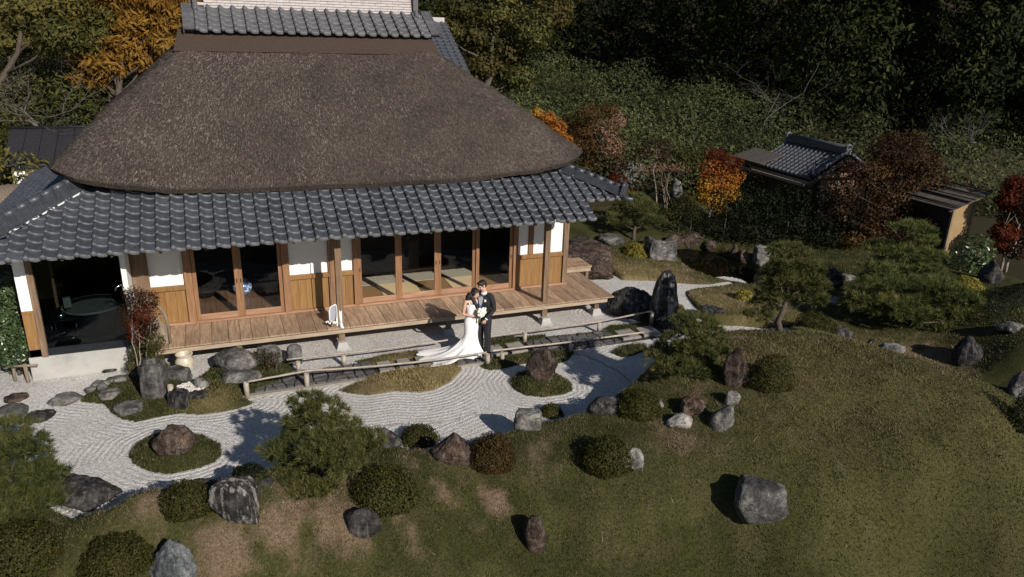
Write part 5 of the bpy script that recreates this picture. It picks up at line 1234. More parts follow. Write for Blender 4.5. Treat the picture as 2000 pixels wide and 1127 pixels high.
def crown(name, bl, n, size, aspect, m, parent, seed, shell=.5, rough=.3, droop=0, up=.25):
    r = np.random.default_rng(seed)
    P, Nn, pick = crown_points(bl, n, r, shell, rough, up)
    V, F = leaf_quads(P, Nn, size, aspect, r, droop)
    bt = r.random(len(bl))
    t = np.clip(r.random(n)*.7+bt[pick]*.35-.03, 0, 1)
    return link_mesh(name, np_mesh(name, V, F, m, False, {'tint':('FACE', t)}), parent)
def limbs(parent, m, bl, r0, seed, name='trunk', fork=.35, stems=1, crook=.12):
    """tapered trunk with a limb to every clump"""
    rr = random.Random(seed)
    mb = MB()
    c = np.mean(np.array([b[:3] for b in bl]), 0)
    for s in range(stems):
        ox, oy = (0, 0) if stems == 1 else (rr.uniform(-.12, .12), rr.uniform(-.1, .1))
        top = Vector((c[0]*.8+ox*3, c[1]*.8+oy*3, c[2]))
        pts = [Vector((ox, oy, -.1))]
        for k in range(1, 6):
            f = k/5; pts.append(Vector((ox, oy, 0)).lerp(top, f)+Vector((rr.uniform(-1, 1), rr.uniform(-1, 1), 0))*crook*c[2]*.4*(1 if k < 5 else 0))
        mb.tube(pts, [r0*(1.25-.85*k/5)/(stems**.5) for k in range(6)], 8)
        for i, b in enumerate(bl):
            if stems > 1 and i % stems != s: continue
            e = Vector(b[:3])
            f = max(.15, min(.95, (e.z-b[4]*.4)/max(c[2], .1)*.75)); k = min(4, int(f*5)); a = pts[k].lerp(pts[k+1], f*5-k)
            mid = a.lerp(e, .5)+Vector((rr.uniform(-.1, .1), rr.uniform(-.1, .1), -.06*(e-a).length))
            q = r0*(.5-.2*f)/(stems**.4)
            mb.tube([a, mid, e, e+(e-mid)*.25], [q, q*.7, q*.4, q*.15], 6)
            for _ in range(3):
                t = e+Vector((rr.uniform(-1, 1)*b[3]*.8, rr.uniform(-1, 1)*b[3]*.8, rr.uniform(-.4, .8)*b[4])); mb.tube([mid.lerp(e, .6), t], [q*.35, q*.12], 5)
    return mb.build(name, m, parent)
def tree(name, key, label, mats, n, size, aspect, bark, r0, seed, cat='tree', group=None, stems=1, core=None, droop=0, shell=.5, crook=.12, zoff=0, rough=.3):
    base, bl = TREES[key]
    z = base[2]+zoff
    t = empty(name, (base[0], base[1], z), 0, label, cat, group)
    if stems: limbs(t, M[bark], bl, r0, seed, stems=stems, crook=crook)
    else:
        mb = MB()
        for b in bl: mb.tube([(b[0], b[1], -.1), (b[0]+.05, b[1]+.03, b[2]*.6), (b[0], b[1], b[2])], [.025, .02, .008], 6)
        tag(mb.build('stems', M[bark], t), kind='stuff')
    for ci in sorted({b[5] for b in bl}):
        sub = [b for b in bl if b[5] == ci]
        crown('crown', sub, int(n*len(sub)/len(bl)), size, aspect, M[mats[int(ci)]], t, seed+int(ci), shell, rough, droop)
    return t

# clipped round bushes: twig cage and a dense leaf shell
def bush(x, y, w, d, h, m, lab, seed, leaf=.034, n=None, cat='bush', aspect=.55, group='clipped bushes in the garden'):
    z = gz(x, y)
    t = empty('clipped_bush' if cat == 'bush' else 'shrub', (x, y, z-.02), -.38, lab, cat, group)
    r = np.random.default_rng(seed)
    area = w*d*3.2
    n = n or int(min(9000, max(900, area*2.3/(leaf*leaf*aspect))))
    dd = r.normal(size=(n, 3)); dd[:, 2] = np.abs(dd[:, 2])*1.0-.18; dd /= np.linalg.norm(dd, axis=1)[:, None]
    lump = 1+.2*(fbm(dd[:, 0]*2.6+seed, dd[:, 1]*2.6, dd[:, 2]*2.6, 4)-.5)*2+.09*(fbm(dd[:, 0]*9+seed, dd[:, 1]*9, dd[:, 2]*9, 2)-.5)*2
    rad = (1-.3*r.random(n)**2.2)*lump
    P = dd*rad[:, None]*np.array([w/2, d/2, h*.98]); P[:, 2] = np.maximum(P[:, 2], .01)
    Nn = dd+r.normal(0, .5, (n, 3)); Nn /= np.linalg.norm(Nn, axis=1)[:, None]
    V, F = leaf_quads(P, Nn, leaf, aspect, r)
    tt = np.clip(r.random(n)*.75+.35*(fbm(P[:, 0]*5+seed, P[:, 1]*5, P[:, 2]*5, 3)-.5)*2+.12, 0, 1)
    link_mesh('leaves', np_mesh('leaves', V, F, M[m], False, {'tint':('FACE', tt)}), t)
    mb = MB(); rr = random.Random(seed)
    for k in range(9):
        a = 2*PI*k/9+rr.random(); e = Vector((math.cos(a)*w*.36, math.sin(a)*d*.36, h*rr.uniform(.5, .8)))
        mb.tube([(0, 0, -.05), e*.5+Vector((0, 0, .02)), e], [.012, .009, .004], 5)
    mb.build('stems', M['trunk'], t)
    return t
BM_ = {'green':'azalea', 'rusty':'rustleaf', 'dark':'darkleaf', 'yellow':'yellowleaf', 'glossy':'glossyleaf'}
for i, (k, x, y, w, d, h, lab) in enumerate(BUSHES):
    if k == 'glossy': bush(x, y, w, d, h, BM_[k], lab, 300+i, .13, 900, 'shrub', .4, None)
    elif k == 'yellow': bush(x, y, w, d, h, BM_[k], lab, 300+i, .06, None, 'shrub', .5, None)
    else: bush(x, y, w*1.04, d, h*1.12, BM_[k], lab, 300+i)

# pines with needle pads
def pine(key, label, m, seed, r0, lean=0, dens=230, nl=.12):
    base, bl = PINES[key]
    t = empty('pine_tree', base, 0, label, 'pine tree', 'cloud-pruned garden pines')
    limbs(t, M['trunk'], bl, r0, seed, crook=.3)
    r = np.random.default_rng(seed)
    Vs = []; T = []
    for bi, b in enumerate(bl):
        b = (b[0], b[1], b[2], b[3], b[4]*.6)
        nt_ = int(dens*.42*(b[3]/.4)**2)+14
        d = r.normal(size=(nt_, 3)); d[:, 2] = np.abs(d[:, 2])*.9-.04; d /= np.linalg.norm(d, axis=1)[:, None]
        P = np.array(b[:3])+d*np.array([b[3], b[3], b[4]])*(1-.3*r.random(nt_)**1.5)[:, None]*(1+.55*(fbm(d[:, 0]*3+bi, d[:, 1]*3, d[:, 2]*3)-.5)*2)[:, None]
        ax = d*np.array([.8, .8, .5])+np.array([0, 0, .75])+r.normal(0, .25, (nt_, 3)); ax /= np.linalg.norm(ax, axis=1)[:, None]
        K = 30
        dirs = ax[:, None, :]*.9+r.normal(0, .55, (nt_, K, 3)); dirs /= np.linalg.norm(dirs, axis=2)[:, :, None]
        Lg = nl*r.uniform(.7, 1.3, (nt_, K, 1))
        sd = np.cross(dirs, r.normal(size=(nt_, K, 3))); sd /= np.linalg.norm(sd, axis=2)[:, :, None]
        w = .0065
        a = P[:, None, :]+dirs*.01-sd*w; bb = P[:, None, :]+dirs*.01+sd*w; c = P[:, None, :]+dirs*Lg
        Vs.append(np.stack([a, bb, c], 2).reshape(-1, 3))
        T.append(np.clip((r.random(nt_)[:, None]*.6+r.random((nt_, K))*.4+r.uniform(-.12, .12)).ravel(), 0, 1))
    V = np.concatenate(Vs)
    link_mesh('needles', np_mesh('needles', V, np.arange(len(V)).reshape(-1, 3), M[m], False, {'tint':('FACE', np.concatenate(T))}), t)
    return t
pine('front', 'bushy garden pine at the front of the mound, beside the gravel', 'needle', 41, .05, dens=250)
pine('middle', 'low garden pine on the mound in front of the tall standing stone', 'needle', 42, .05, dens=250)
pine('crest', 'garden pine with bare leaning trunk on the crest of the lawn', 'needle', 43, .06, dens=220)
pine('tall', 'tallest layered garden pine beyond the lawn, right of the pond', 'needle_dim', 44, .07, dens=190, nl=.15)
pine('spread', 'low spreading garden pine at the right foot of the tallest pine', 'needle_dim', 45, .06, dens=190, nl=.15)
pine('edge', 'dense garden pine cut off by the left edge of the picture', 'needle_vignetted', 46, .06, dens=230)
pine('house', 'layered pine behind the huge brown boulder next to the house', 'needle', 47, .06, dens=170, nl=.15)

tree('maple_tree', 'orange_maple', 'bright orange and yellow maple left of the little tiled gate', ['maple_red', 'maple_o', 'maple_y'], 5200, .085, .7, 'palebark', .05, 61, group='autumn maples')
tree('maple_tree', 'roof_maple', 'orange maple peeping out behind the right slope of the thatch', ['maple_o', 'maple_y'], 2600, .09, .7, 'trunk', .05, 62, group='autumn maples')
tree('maple_tree', 'pink_maple', 'brown and pinkish maple behind the right corner of the thatched roof', ['rustmaple', 'rustmaple', 'pinkleaf'], 7000, .095, .65, 'trunk', .06, 63, group='autumn maples')
tree('maple_tree', 'red_sapling', 'slender dark red sapling beyond the pale boulder', ['dkmaple'], 900, .08, .6, 'palebark', .025, 64, group='autumn maples')
tree('shrub', 'pale_twigs', 'thin pinkish twiggy shrub under the dark red sapling', ['pinkleaf', 'rustmaple'], 900, .06, .5, 'palebark', .022, 65, 'shrub', None, 4)
tree('maple_tree', 'dark_maple', 'large dark rust-brown maple right of the little tiled gate', ['dkmaple', 'rustmaple'], 16000, .095, .65, 'trunk', .07, 66, group='autumn maples', shell=.6)
tree('maple_tree', 'right_maple', 'orange-red maple with pale trunk at the right edge by the bark-roofed shelter', ['maple_red', 'dkmaple'], 8500, .085, .65, 'palebark', .05, 67, group='autumn maples', stems=2)
tree('chestnut_tree', 'chestnut', 'large tree with long orange leaves behind the left side of the thatch', ['chestnut', 'olive'], 11000, .3, .26, 'trunk', .16, 68, droop=.5, shell=.6, rough=.5)
tree('broadleaf_tree', 'green_left', 'olive green tree at the top left behind the bare branches', ['olive'], 6000, .2, .45, 'trunk', .15, 69)
tree('vine_covered_tree', 'vine_tree', 'tall tree hung with yellowish vines right of the roof ridge', ['vine', 'olive'], 13000, .2, .55, 'trunk', .2, 70, shell=.6, rough=.5)
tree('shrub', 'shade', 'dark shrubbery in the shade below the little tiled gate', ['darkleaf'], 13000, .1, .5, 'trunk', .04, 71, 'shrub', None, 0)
tree('shrub', 'fern_shrub', 'mixed green shrubs around the foot of the orange maple', ['azalea'], 2400, .09, .5, 'trunk', .03, 72, 'shrub', None, 0)
tree('shrub', 'red_shrub', 'small bright red shrub just beyond the right corner of the tiled eaves', ['maple_red'], 700, .07, .6, 'trunk', .02, 75, 'shrub', None, 0)
tree('shrub', 'rock_twigs', 'dry rust-brown twiggy shrub growing on the grey rocks below the veranda', ['rustleaf'], 900, .035, .45, 'trunk', .01, 76, 'shrub', None, 0)
tree('nandina_shrub', 'nandina', 'slender reddish nandina with bare stems in front of the glazed kitchen bay', ['dkmaple', 'maple_red', 'azalea'], 6500, .055, .35, 'palebark', .022, 73, 'shrub', None, 3)
tree('evergreen_shrub', 'evergreen', 'dense glossy evergreen shrub at the left edge beside the house', ['glossyleaf'], 6500, .085, .36, 'trunk', .05, 74, 'shrub', None, 3, droop=.3)

# bare trees
def bare(name, loc, h, spread, label, seed, levels=4, tilt=(0, 0), r0=.09):
    rr = random.Random(seed)
    mb = MB()
    def grow(p, d, L, r, lv):
        pts = [p]; q = p.copy(); dd = d.copy()
        for k in range(4):
            dd = (dd+Vector((rr.uniform(-1, 1), rr.uniform(-1, 1), rr.uniform(-.6, .7)))*.28).normalized(); q = q+dd*L/4; pts.append(q.copy())
        mb.tube(pts, [r, r*.85, r*.72, r*.6, r*.5], 6 if lv > 1 else 4, cap=False)
        if lv <= 0: return
        for k in range(rr.choice((2, 3, 3))):
            a = Vector((rr.uniform(-1, 1)*spread, rr.uniform(-1, 1)*spread, rr.uniform(-.15, .8)))
            st = pts[rr.choice((2, 3, 4))]
            grow(st, (dd*.5+a).normalized(), L*rr.uniform(.6, .85), r*.55, lv-1)
    grow(Vector((0, 0, -.2)), Vector((tilt[0], tilt[1], 1)).normalized(), h, r0, levels)
    o = mb.build(name, M['greybark'], None, loc)
    return tag(o, label, 'tree', 'bare trees')
bare('bare_tree', (29.5, 22.4, 1.0), 1.7, 1.0, 'leafless pale-branched tree behind the dark rust-brown maple', 5, 5, (0, 0), .07)
bare('bare_tree', (24.9, 29.2, 1.9), 2.8, 1.0, 'leafless tree with tangled grey branches in front of the dark forest', 8, 5, (.1, -.1), .045)
bare('bare_tree', (-4.9, 29.5, 2.0), 2.0, 1.1, 'leafless white-branched tree at the top left above the thicket', 13, 5, (-.3, 0), .07)
bare('bare_tree', (31.5, 19.5, .8), 1.5, 1.1, 'leafless grey tree cut off by the right edge of the picture', 17, 5, (0, 0), .06)

# hedges
def hedge(pts, w, h, z, label, seed, m='azalea', leaf=.05, n=9000):
    r = np.random.default_rng(seed)
    P = np.array(pts, float); seg = np.linalg.norm(np.diff(P, axis=0), axis=1); cum = np.concatenate([[0], np.cumsum(seg)])
    s = r.random(n)*cum[-1]; k = np.clip(np.searchsorted(cum, s)-1, 0, len(seg)-1); f = (s-cum[k])/seg[k]
    c = P[k]+(P[k+1]-P[k])*f[:, None]; dv = (P[k+1]-P[k])/seg[k][:, None]; nv = np.stack([-dv[:, 1], dv[:, 0]], 1)
    a = r.uniform(-.15, PI+.15, n); rad = 1-.25*r.random(n)**2+.1*(fbm(c[:, 0]*2, c[:, 1]*2, a)-.5)
    ca, sa = np.sign(np.cos(a))*np.abs(np.cos(a))**.6, np.sign(np.sin(a))*np.abs(np.sin(a))**.5
    V0 = np.stack([c[:, 0]+nv[:, 0]*ca*w/2*rad, c[:, 1]+nv[:, 1]*ca*w/2*rad, z+np.maximum(sa*h*rad, 0)], 1)
    Nn = np.stack([nv[:, 0]*ca, nv[:, 1]*ca, sa], 1)+r.normal(0, .5, (n, 3)); Nn /= np.linalg.norm(Nn, axis=1)[:, None]
    V, F = leaf_quads(V0-np.array([P[0][0], P[0][1], z]), Nn, leaf, .55, r)
    return tag(link_mesh('hedge', np_mesh('hedge', V, F, M[m], False, {'tint':('FACE', r.random(n))}), None, (P[0][0], P[0][1], z)), label, 'hedge')
hedge([(17.2, 11.6), (18.6, 11.9), (20.5, 12.2), (22, 12.3)], .9, .55, .45, 'long rounded clipped hedge at the right beyond the lawn', 81, 'darkleaf', .05, 8000)
hedge([(18.2, 26.5), (20.5, 26.4), (23.2, 24.2), (25.2, 21.8)], 1.0, 1.9, .45, 'long clipped hedge running behind the little tiled gate', 82, 'azalea', .09, 11000)

# ---------------------------------------------------------------- hillside thickets and the dark wood
def thicket(name, label, cond, n, x0, x1, y0, y1, hfun, size, aspect, m, seed, cat='thicket', thick=1.0, freq=.5):
    r = np.random.default_rng(seed)
    X = r.uniform(x0, x1, n); Y = r.uniform(y0, y1, n)
    k = cond(X, Y); X, Y = X[k], Y[k]; n = len(X)
    lump = fbm(X*freq, Y*freq, 5.0, 4)
    Z = hill(X, Y)+hfun(X, Y, lump)-thick*r.random(n)**1.5
    gx = (fbm((X+.3)*freq, Y*freq, 5.0)-lump)/.3; gy = (fbm(X*freq, (Y+.3)*freq, 5.0)-lump)/.3
    Nn = np.stack([-gx*2.5, -gy*2.5-.35, np.ones(n)], 1)+r.normal(0, .6, (n, 3)); Nn /= np.linalg.norm(Nn, axis=1)[:, None]
    V, F = leaf_quads(np.stack([X, Y, Z], 1), Nn, size, aspect, r, .35)
    t = np.clip(r.random(n)*.75+(fbm(X*.35, Y*.35, 9.0)-.5)*1.2+.12, 0, 1)
    o = link_mesh(name, np_mesh(name, V, F, M[m], False, {'tint':('FACE', t)}))
    return tag(o, label, cat, kind='stuff')
def woodline(X, Y):
    s = (X-10)*.88-(Y-31)*.48
    return np.clip(13-(s-10.4)*1.05, 3.0, 15)
dline = lambda X, Y: (X-10)*.48+(Y-31)*.88
thicket('thicket', 'leafy green thicket covering the slope behind the garden', lambda X, Y: (dline(X, Y) > -1.2) & (dline(X, Y) < woodline(X, Y)+3*(fbm(X*.3, Y*.3)-.5)) & (X > 8), 330000, 8, 50, 10, 58,
        lambda X, Y, l: .6+2.6*(l-.35)+sstep((dline(X, Y)+1.2)/1.5)*.9, .18, .42, 'bamboo_leaf', 91, thick=1.3)
thicket('thicket', 'yellowish green thicket on the bank behind the left of the house', lambda X, Y: (Y > 25.2) & (X < 1.5) & (Y < 46), 90000, -22, 1.5, 25, 46,
        lambda X, Y, l: 1.6+2.4*(l-.35)+.12*np.maximum(Y-27, 0), .2, .34, 'thicket_l', 92, thick=1.5)
# dark conifer wood up the slope: one mass of layered crowns on trunks
r = np.random.default_rng(77)
Vc = []; Fc = []; Tc = []; nv = 0; tk = MB()
for row in range(9):
    for c_ in range(24):
        s_ = -26+c_*3.0+r.uniform(-1.2, 1.2); dd = 3+row*3.4+r.uniform(-1, 1)
        x = 10+.88*s_+.48*dd; y = 31-.48*s_+.88*dd
        if dd < float(woodline(np.array([x]), np.array([y]))[0])+1.5 or y < 17 or x < 9: continue
        z = float(hill(np.array([x]), np.array([y]))[0])
        h = r.uniform(9, 14); r0 = r.uniform(2.0, 3.0); n = 3900 if row < 6 else 1500
        u = r.random(n)**.85; a = r.uniform(0, 2*PI, n)
        rad = r0*(1-u)**.65*(.72+.28*np.cos(u*h*3+row))*r.uniform(.35, 1.05, n)*(1+.4*(fbm(np.cos(a)*1.5+c_, np.sin(a)*1.5+row, u*6)-.5)*2)
        P = np.stack([x+np.cos(a)*rad, y+np.sin(a)*rad, z+h*(.02+.98*u)-rad*.3], 1)
        Nn = np.stack([np.cos(a)*.7, np.sin(a)*.7, np.full(n, .6)], 1)+r.normal(0, .5, (n, 3)); Nn /= np.linalg.norm(Nn, axis=1)[:, None]
        V, F = leaf_quads(P, Nn, .29, .4, r, .6)
        Vc.append(V); Fc.append(F+nv); nv += len(V); Tc.append(np.clip(r.random(n)*.8+r.uniform(-.15, .2), 0, 1))
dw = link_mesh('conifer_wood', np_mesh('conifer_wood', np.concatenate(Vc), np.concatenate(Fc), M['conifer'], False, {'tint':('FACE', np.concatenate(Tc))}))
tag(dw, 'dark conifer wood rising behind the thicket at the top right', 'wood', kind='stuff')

# ---------------------------------------------------------------- paved path with bamboo rails
path = tag(MB().box(.05, 10.1, 14.08, 14.84, -.05, .02).build('garden_path', M['bedding']), kind='structure')
PR = random.Random(12)
def crazy(x0, x1, y0, y1, nx, ny, jit=.32):
    gx = [[(x0+(x1-x0)*i/nx+(PR.uniform(-jit, jit)*(x1-x0)/nx if 0 < i < nx else 0)) for i in range(nx+1)] for j in range(ny+1)]
    gy = [[(y0+(y1-y0)*j/ny+(PR.uniform(-jit, jit)*(y1-y0)/ny if 0 < j < ny else PR.uniform(-.03, .03))) for i in range(nx+1)] for j in range(ny+1)]
    for j in range(ny):
        sh = .5*((j % 2))
        for i in range(nx):
            P = [(gx[j][i], gy[j][i]), ((gx[j][i]+gx[j][i+1])/2+PR.uniform(-.02, .02), (gy[j][i]+gy[j][i+1])/2+PR.uniform(-.02, .02)), (gx[j][i+1], gy[j][i+1]), (gx[j+1][i+1], gy[j+1][i+1]), ((gx[j+1][i]+gx[j+1][i+1])/2+PR.uniform(-.02, .02), (gy[j+1][i]+gy[j+1][i+1])/2+PR.uniform(-.02, .02)), (gx[j+1][i], gy[j+1][i])]
            c = np.mean(np.array(P), 0)
            Q = [((p[0]-c[0])*.9, (p[1]-c[1])*.9) for p in P]
            o = MB().prism(Q, 0, .062+PR.uniform(-.012, .012), .014).build('paving_stone', M['paver'], path, (c[0], c[1], 0), (PR.uniform(-.03, .03), PR.uniform(-.03, .03), 0))
def slabs(x0, x1, y0, y1, n):
    w = (x1-x0)/n
    for i in range(n):
        a, b = x0+i*w+.05, x0+(i+1)*w-.05
        MB().prism([(a, y0+PR.uniform(0, .04)), (b, y0+PR.uniform(0, .04)), (b-PR.uniform(0, .04), y1), (a+PR.uniform(0, .04), y1-PR.uniform(0, .05))], 0, .075, .01).build('stone_slab', M['slab'], path)
crazy(.28, 2.75, 14.12, 14.8, 12, 4); slabs(2.8, 4.5, 14.2, 14.72, 4); crazy(4.55, 5.35, 14.08, 14.6, 4, 3); slabs(5.35, 6.35, 14.25, 14.8, 2); crazy(6.4, 8.65, 14.05, 14.85, 11, 5); slabs(8.7, 9.9, 14.15, 14.7, 2)
for x0, x1, y0, y1 in ((.05, 2.5, 13.98, 14.1), (4.5, 5.3, 13.98, 14.06)):
    MB().box(x0, x1, y0, y1, -.05, .05).build('path_edging', M['pathedge'], path, bevel=.01)
def railing(label, posts, rails, group='low bamboo rails along the paved path'):
    t = empty('bamboo_railing', (posts[0][0], posts[0][1], 0), 0, label, 'railing', group)
    ox, oy = posts[0][0], posts[0][1]
    for x, y, h in posts:
        mb = MB().lathe([(.052, 0), (.05, h*.48), (.053, h*.5), (.05, h*.52), (.05, h), (.035, h+.002), (.03, h-.03)], 14)
        mb.build('post', M['bamboo'], t, (x-ox, y-oy, -.02))
    for pts in rails:
        P = [(p[0]-ox, p[1]-oy, p[2]) for p in pts]
        Q = []
        for a, b in zip(P[:-1], P[1:]):
            for k in range(6): Q.append(tuple(a[i]+(b[i]-a[i])*k/6+random.uniform(-.004, .004) for i in range(3)))
        Q.append(P[-1])
        MB().tube(Q, [.021+.003*((i % 4) == 0) for i in range(len(Q))], 9).build('rail', M['bamboo'], t)
railing('near bamboo rail on two posts left of the couple, sagging towards the right', [(.142, 14.0, .37), (1.305, 14.05, .36), (5.18, 13.93, .3)], [[(.17, 14.0, .36), (1.31, 14.05, .4), (2.7, 14.0, .32), (3.9, 13.97, .29), (5.15, 13.93, .32)]])
railing('near bamboo rail right of the couple, passing behind the reddish brown rock', [(5.55, 14.0, .26), (7.25, 13.98, .24)], [[(5.3, 13.95, .33), (5.55, 14.0, .3), (7.25, 13.98, .27), (9.1, 13.85, .33)]])
railing('far bamboo rail left of the couple, starting at the grey rocks', [(1.22, 14.8, .3), (2.19, 14.88, .28)], [[(1.0, 14.84, .34), (2.2, 14.88, .3), (3.3, 14.88, .28), (4.55, 14.88, .3)]])
railing('far bamboo rail right of the couple, ending at the tall standing stone', [(6.43, 14.8, .3), (8.43, 14.82, .3), (9.97, 14.88, .36)], [[(4.8, 14.85, .26), (6.43, 14.86, .27), (8.43, 14.86, .28), (9.98, 14.9, .37)]])

# ---------------------------------------------------------------- stone basin, pots, pebbles
t = empty('stone_basin', (-1.5, 14.42, .1), -.3, 'tall square hewn stone basin with a hole in the top, left of the white pebbles', 'stone basin')
bm = bmesh.new()
prof = [(-.21, -.1), (-.205, .3), (-.2, .62), (-.19, .72), (-.17, .74)]
V = []; Fs = []; n = 32
for rr_, z in [(.2, -.1), (.215, .25), (.205, .6), (.19, .72), (.16, .745), (.125, .745), (.115, .72), (.105, .6), (.1, .58)]:
    for k in range(n):
        a = 2*PI*k/n
        if z < .74 and rr_ > .15: e = 1/(abs(math.cos(a))**7+abs(math.sin(a))**7)**(1/7)
        else: e = 1/(abs(math.cos(a))**3+abs(math.sin(a))**3)**(1/3)
        q = rr_*e+(vnoise(math.cos(a)*3+1.5, math.sin(a)*3, z*5)-.5)*.035
        V.append((q*math.cos(a), q*math.sin(a), z))
for i in range(8):
    for k in range(n): Fs.append((i*n+k, i*n+(k+1) % n, (i+1)*n+(k+1) % n, (i+1)*n+k))
Fs.append(tuple(range(8*n, 9*n)))
MB().add(V, Fs, True).build('body', M['hewn'], t)
MB().lathe([(.115, .64), (.001, .641)], 20, capb=False).build('water', M['water'], t)
t = MB().lathe([(.1, 0), (.16, .06), (.195, .17), (.19, .27), (.15, .34), (.135, .37), (.15, .39), (.175, .405), (.172, .42), (.14, .415), (.12, .38), (.12, .3)], 28).build('ceramic_jar', M['ceramic'], None, (-1.0, 15.62, .0))
tag(t, 'cream glazed ceramic jar with a wide lip standing on rocks under the veranda edge', 'jar')
t = empty('bamboo_cup', (-1.22, 14.2, .13), 0, 'short cut bamboo tube beside the square stone basin', 'bamboo tube')
MB().lathe([(.055, 0), (.053, .13), (.055, .135), (.053, .14), (.053, .28), (.044, .28), (.042, .16)], 16).build('tube', M['bamboo'], t)
pb = MB(); r9 = random.Random(3)
for i in range(260):
    a = r9.uniform(0, 6.28); q = math.sqrt(r9.random()); s = r9.uniform(.018, .034)
    cx, cy = -.85+.3*q*math.cos(a), 14.5+.22*q*math.sin(a)
    pb.ell((cx, cy, gz(cx, cy)+s*.4+.01), s, s*r9.uniform(.6, 1), s*.6, 6, 4)
tag(pb.build('white_pebbles', M['pebble']), 'patch of white pebbles in front of the square stone basin', 'pebbles', kind='stuff')
# rounded grey pillar stone
px_, py_ = 1.2, 15.3
t = MB().lathe([(.14, -.05), (.16, .05), (.165, .3), (.15, .4), (.1, .45), (.02, .46)], 20, sx=1, sy=.75).build('pillar_stone', M['rock_grey'], None, (px_, py_, 0))
tag(t, 'short round-topped grey stone post behind the far bamboo rail', 'stone post')
# stepping stones and small flat stones on the moss
for i, (x, y, w, d, lab) in enumerate([(-3.15, 15.0, .62, .5, 'largest flat stepping stone at the left tip of the moss bed'), (-2.72, 15.18, .22, .2, None), (-2.62, 15.36, .3, .26, None), (-2.45, 15.2, .2, .18, None), (-2.35, 15.4, .34, .26, None), (-2.2, 15.2, .24, .2, None), (-2.1, 15.42, .2, .16, None), (-2.5, 15.05, .26, .2, None), (-1.95, 15.45, .18, .16, None), (-2.25, 15.62, .26, .2, None)]):
    o = link_mesh('stepping_stone', rock_mesh('stepping_stone', 'flat', w, d, .1, M['rock_grey'], 500+i, 3), None, (x, y, gz(x, y)-.01), (0, 0, i*.7))
    nth = {-2.72:'leftmost', -2.62:'second from the left', -2.5:'third from the left', -2.45:'fourth from the left', -2.35:'fifth from the left', -2.25:'fourth from the right', -2.2:'third from the right', -2.1:'second from the right', -1.95:'rightmost'}
    tag(o, lab or nth[x]+' of the small flat stones beyond the largest stepping stone', 'stepping stone', 'flat stones at the left of the moss bed')
t = empty('mortar_stone', (-4.0, 14.75, 0), .3, 'round grey disc-shaped stone lying on the gravel at the left edge', 'stone')
MB().lathe([(.27, -.02), (.29, .05), (.25, .09), (.1, .1), (.02, .11)], 22).build('disc', M['rock_grey'], t)
# plant stakes
t = empty('stake_frame', (-3.95, 16.05, 0), -.3, 'small weathered wooden stake frame under the evergreen shrub at the left', 'stake frame')
MB().tube([(0, 0, -.05), (0, 0, .42)], .035, 8).build('stake', M['greywood'], t); MB().tube([(-.28, .05, -.05), (-.26, .05, .3)], .03, 8).build('stake', M['greywood'], t)
MB().tube([(-.32, 0, .36), (.25, -.02, .4)], .025, 8).build('crossbar', M['greywood'], t)

# framed sheet draped in white on the veranda
t = empty('draped_board', (2.21, 15.93, ZV), -.3, 'small arched clear board draped with white cloth and white flowers on the veranda edge', 'welcome board')
arch = [(-.12, 0), (.12, 0), (.12, .34)]+[(.12*math.cos(a), .34+.12*math.sin(a)) for a in np.linspace(.2, PI-.2, 9)]+[(-.12, .34)]
na = len(arch)
M['acryl'] = pmat('milky_panel', [(.33, .33, .38), (.4, .4, .45)], 5, .25, 0, spec=.5)
MB().add([(p[0], 0, p[1]) for p in arch]+[(p[0], .012, p[1]) for p in arch], [tuple(range(na)), tuple(range(na, 2*na))[::-1]]+[(i, na+i, na+(i+1) % na, (i+1) % na) for i in range(na)]).build('panel', M['acryl'], t)
M['cloth'] = pmat('white_cloth', [(.74, .73, .72), (.82, .81, .8)], 6, .85, .3, 14)
gV = []; gF = []
for i in range(22):
    f = i/21
    for k in range(9):
        u = k/8
        gV.append((.015+.115*u+.012*math.sin(f*5+u*4)+(.03*(f-.7) if f > .7 else 0), -.016-.02*math.sin(u*PI*3)*(.4+f)-.03*f, .475-.03*(1-u)-.455*f-.05*u*u*(1-f)))
for i in range(21):
    for k in range(8): gF.append((i*9+k, i*9+k+1, i*9+k+10, i*9+k+9))
cl = MB().add(gV, gF, True)
cl.tube([(-.135, -.005, 0), (-.135, -.005, .33), (-.1, -.005, .43), (0, -.005, .48), (.1, -.005, .43), (.135, -.005, .33), (.135, -.005, .02)], .018, 7)
cl.tube([(.1, -.05, .05), (.14, -.12, .03), (.16, -.2, .012), (.2, -.22, .005)], [.04, .04, .035, .02], 8)
cl.build('drape', M['cloth'], t)
M['petal'] = pmat('white_petal', [(.7, .68, .6), (.8, .79, .72)], 10, .8, .1)
fl = MB(); r9 = random.Random(6)
for i in range(26): fl.ell((r9.uniform(-.2, .08), r9.uniform(-.12, -.03), r9.uniform(.02, .1)), .03, .03, .022, 7, 5)
fl.build('flowers', M['petal'], t)
lf = crown('leaves', [(-.08, -.08, .06, .13, .07)], 60, .05, .4, M['darkleaf'], t, 7)

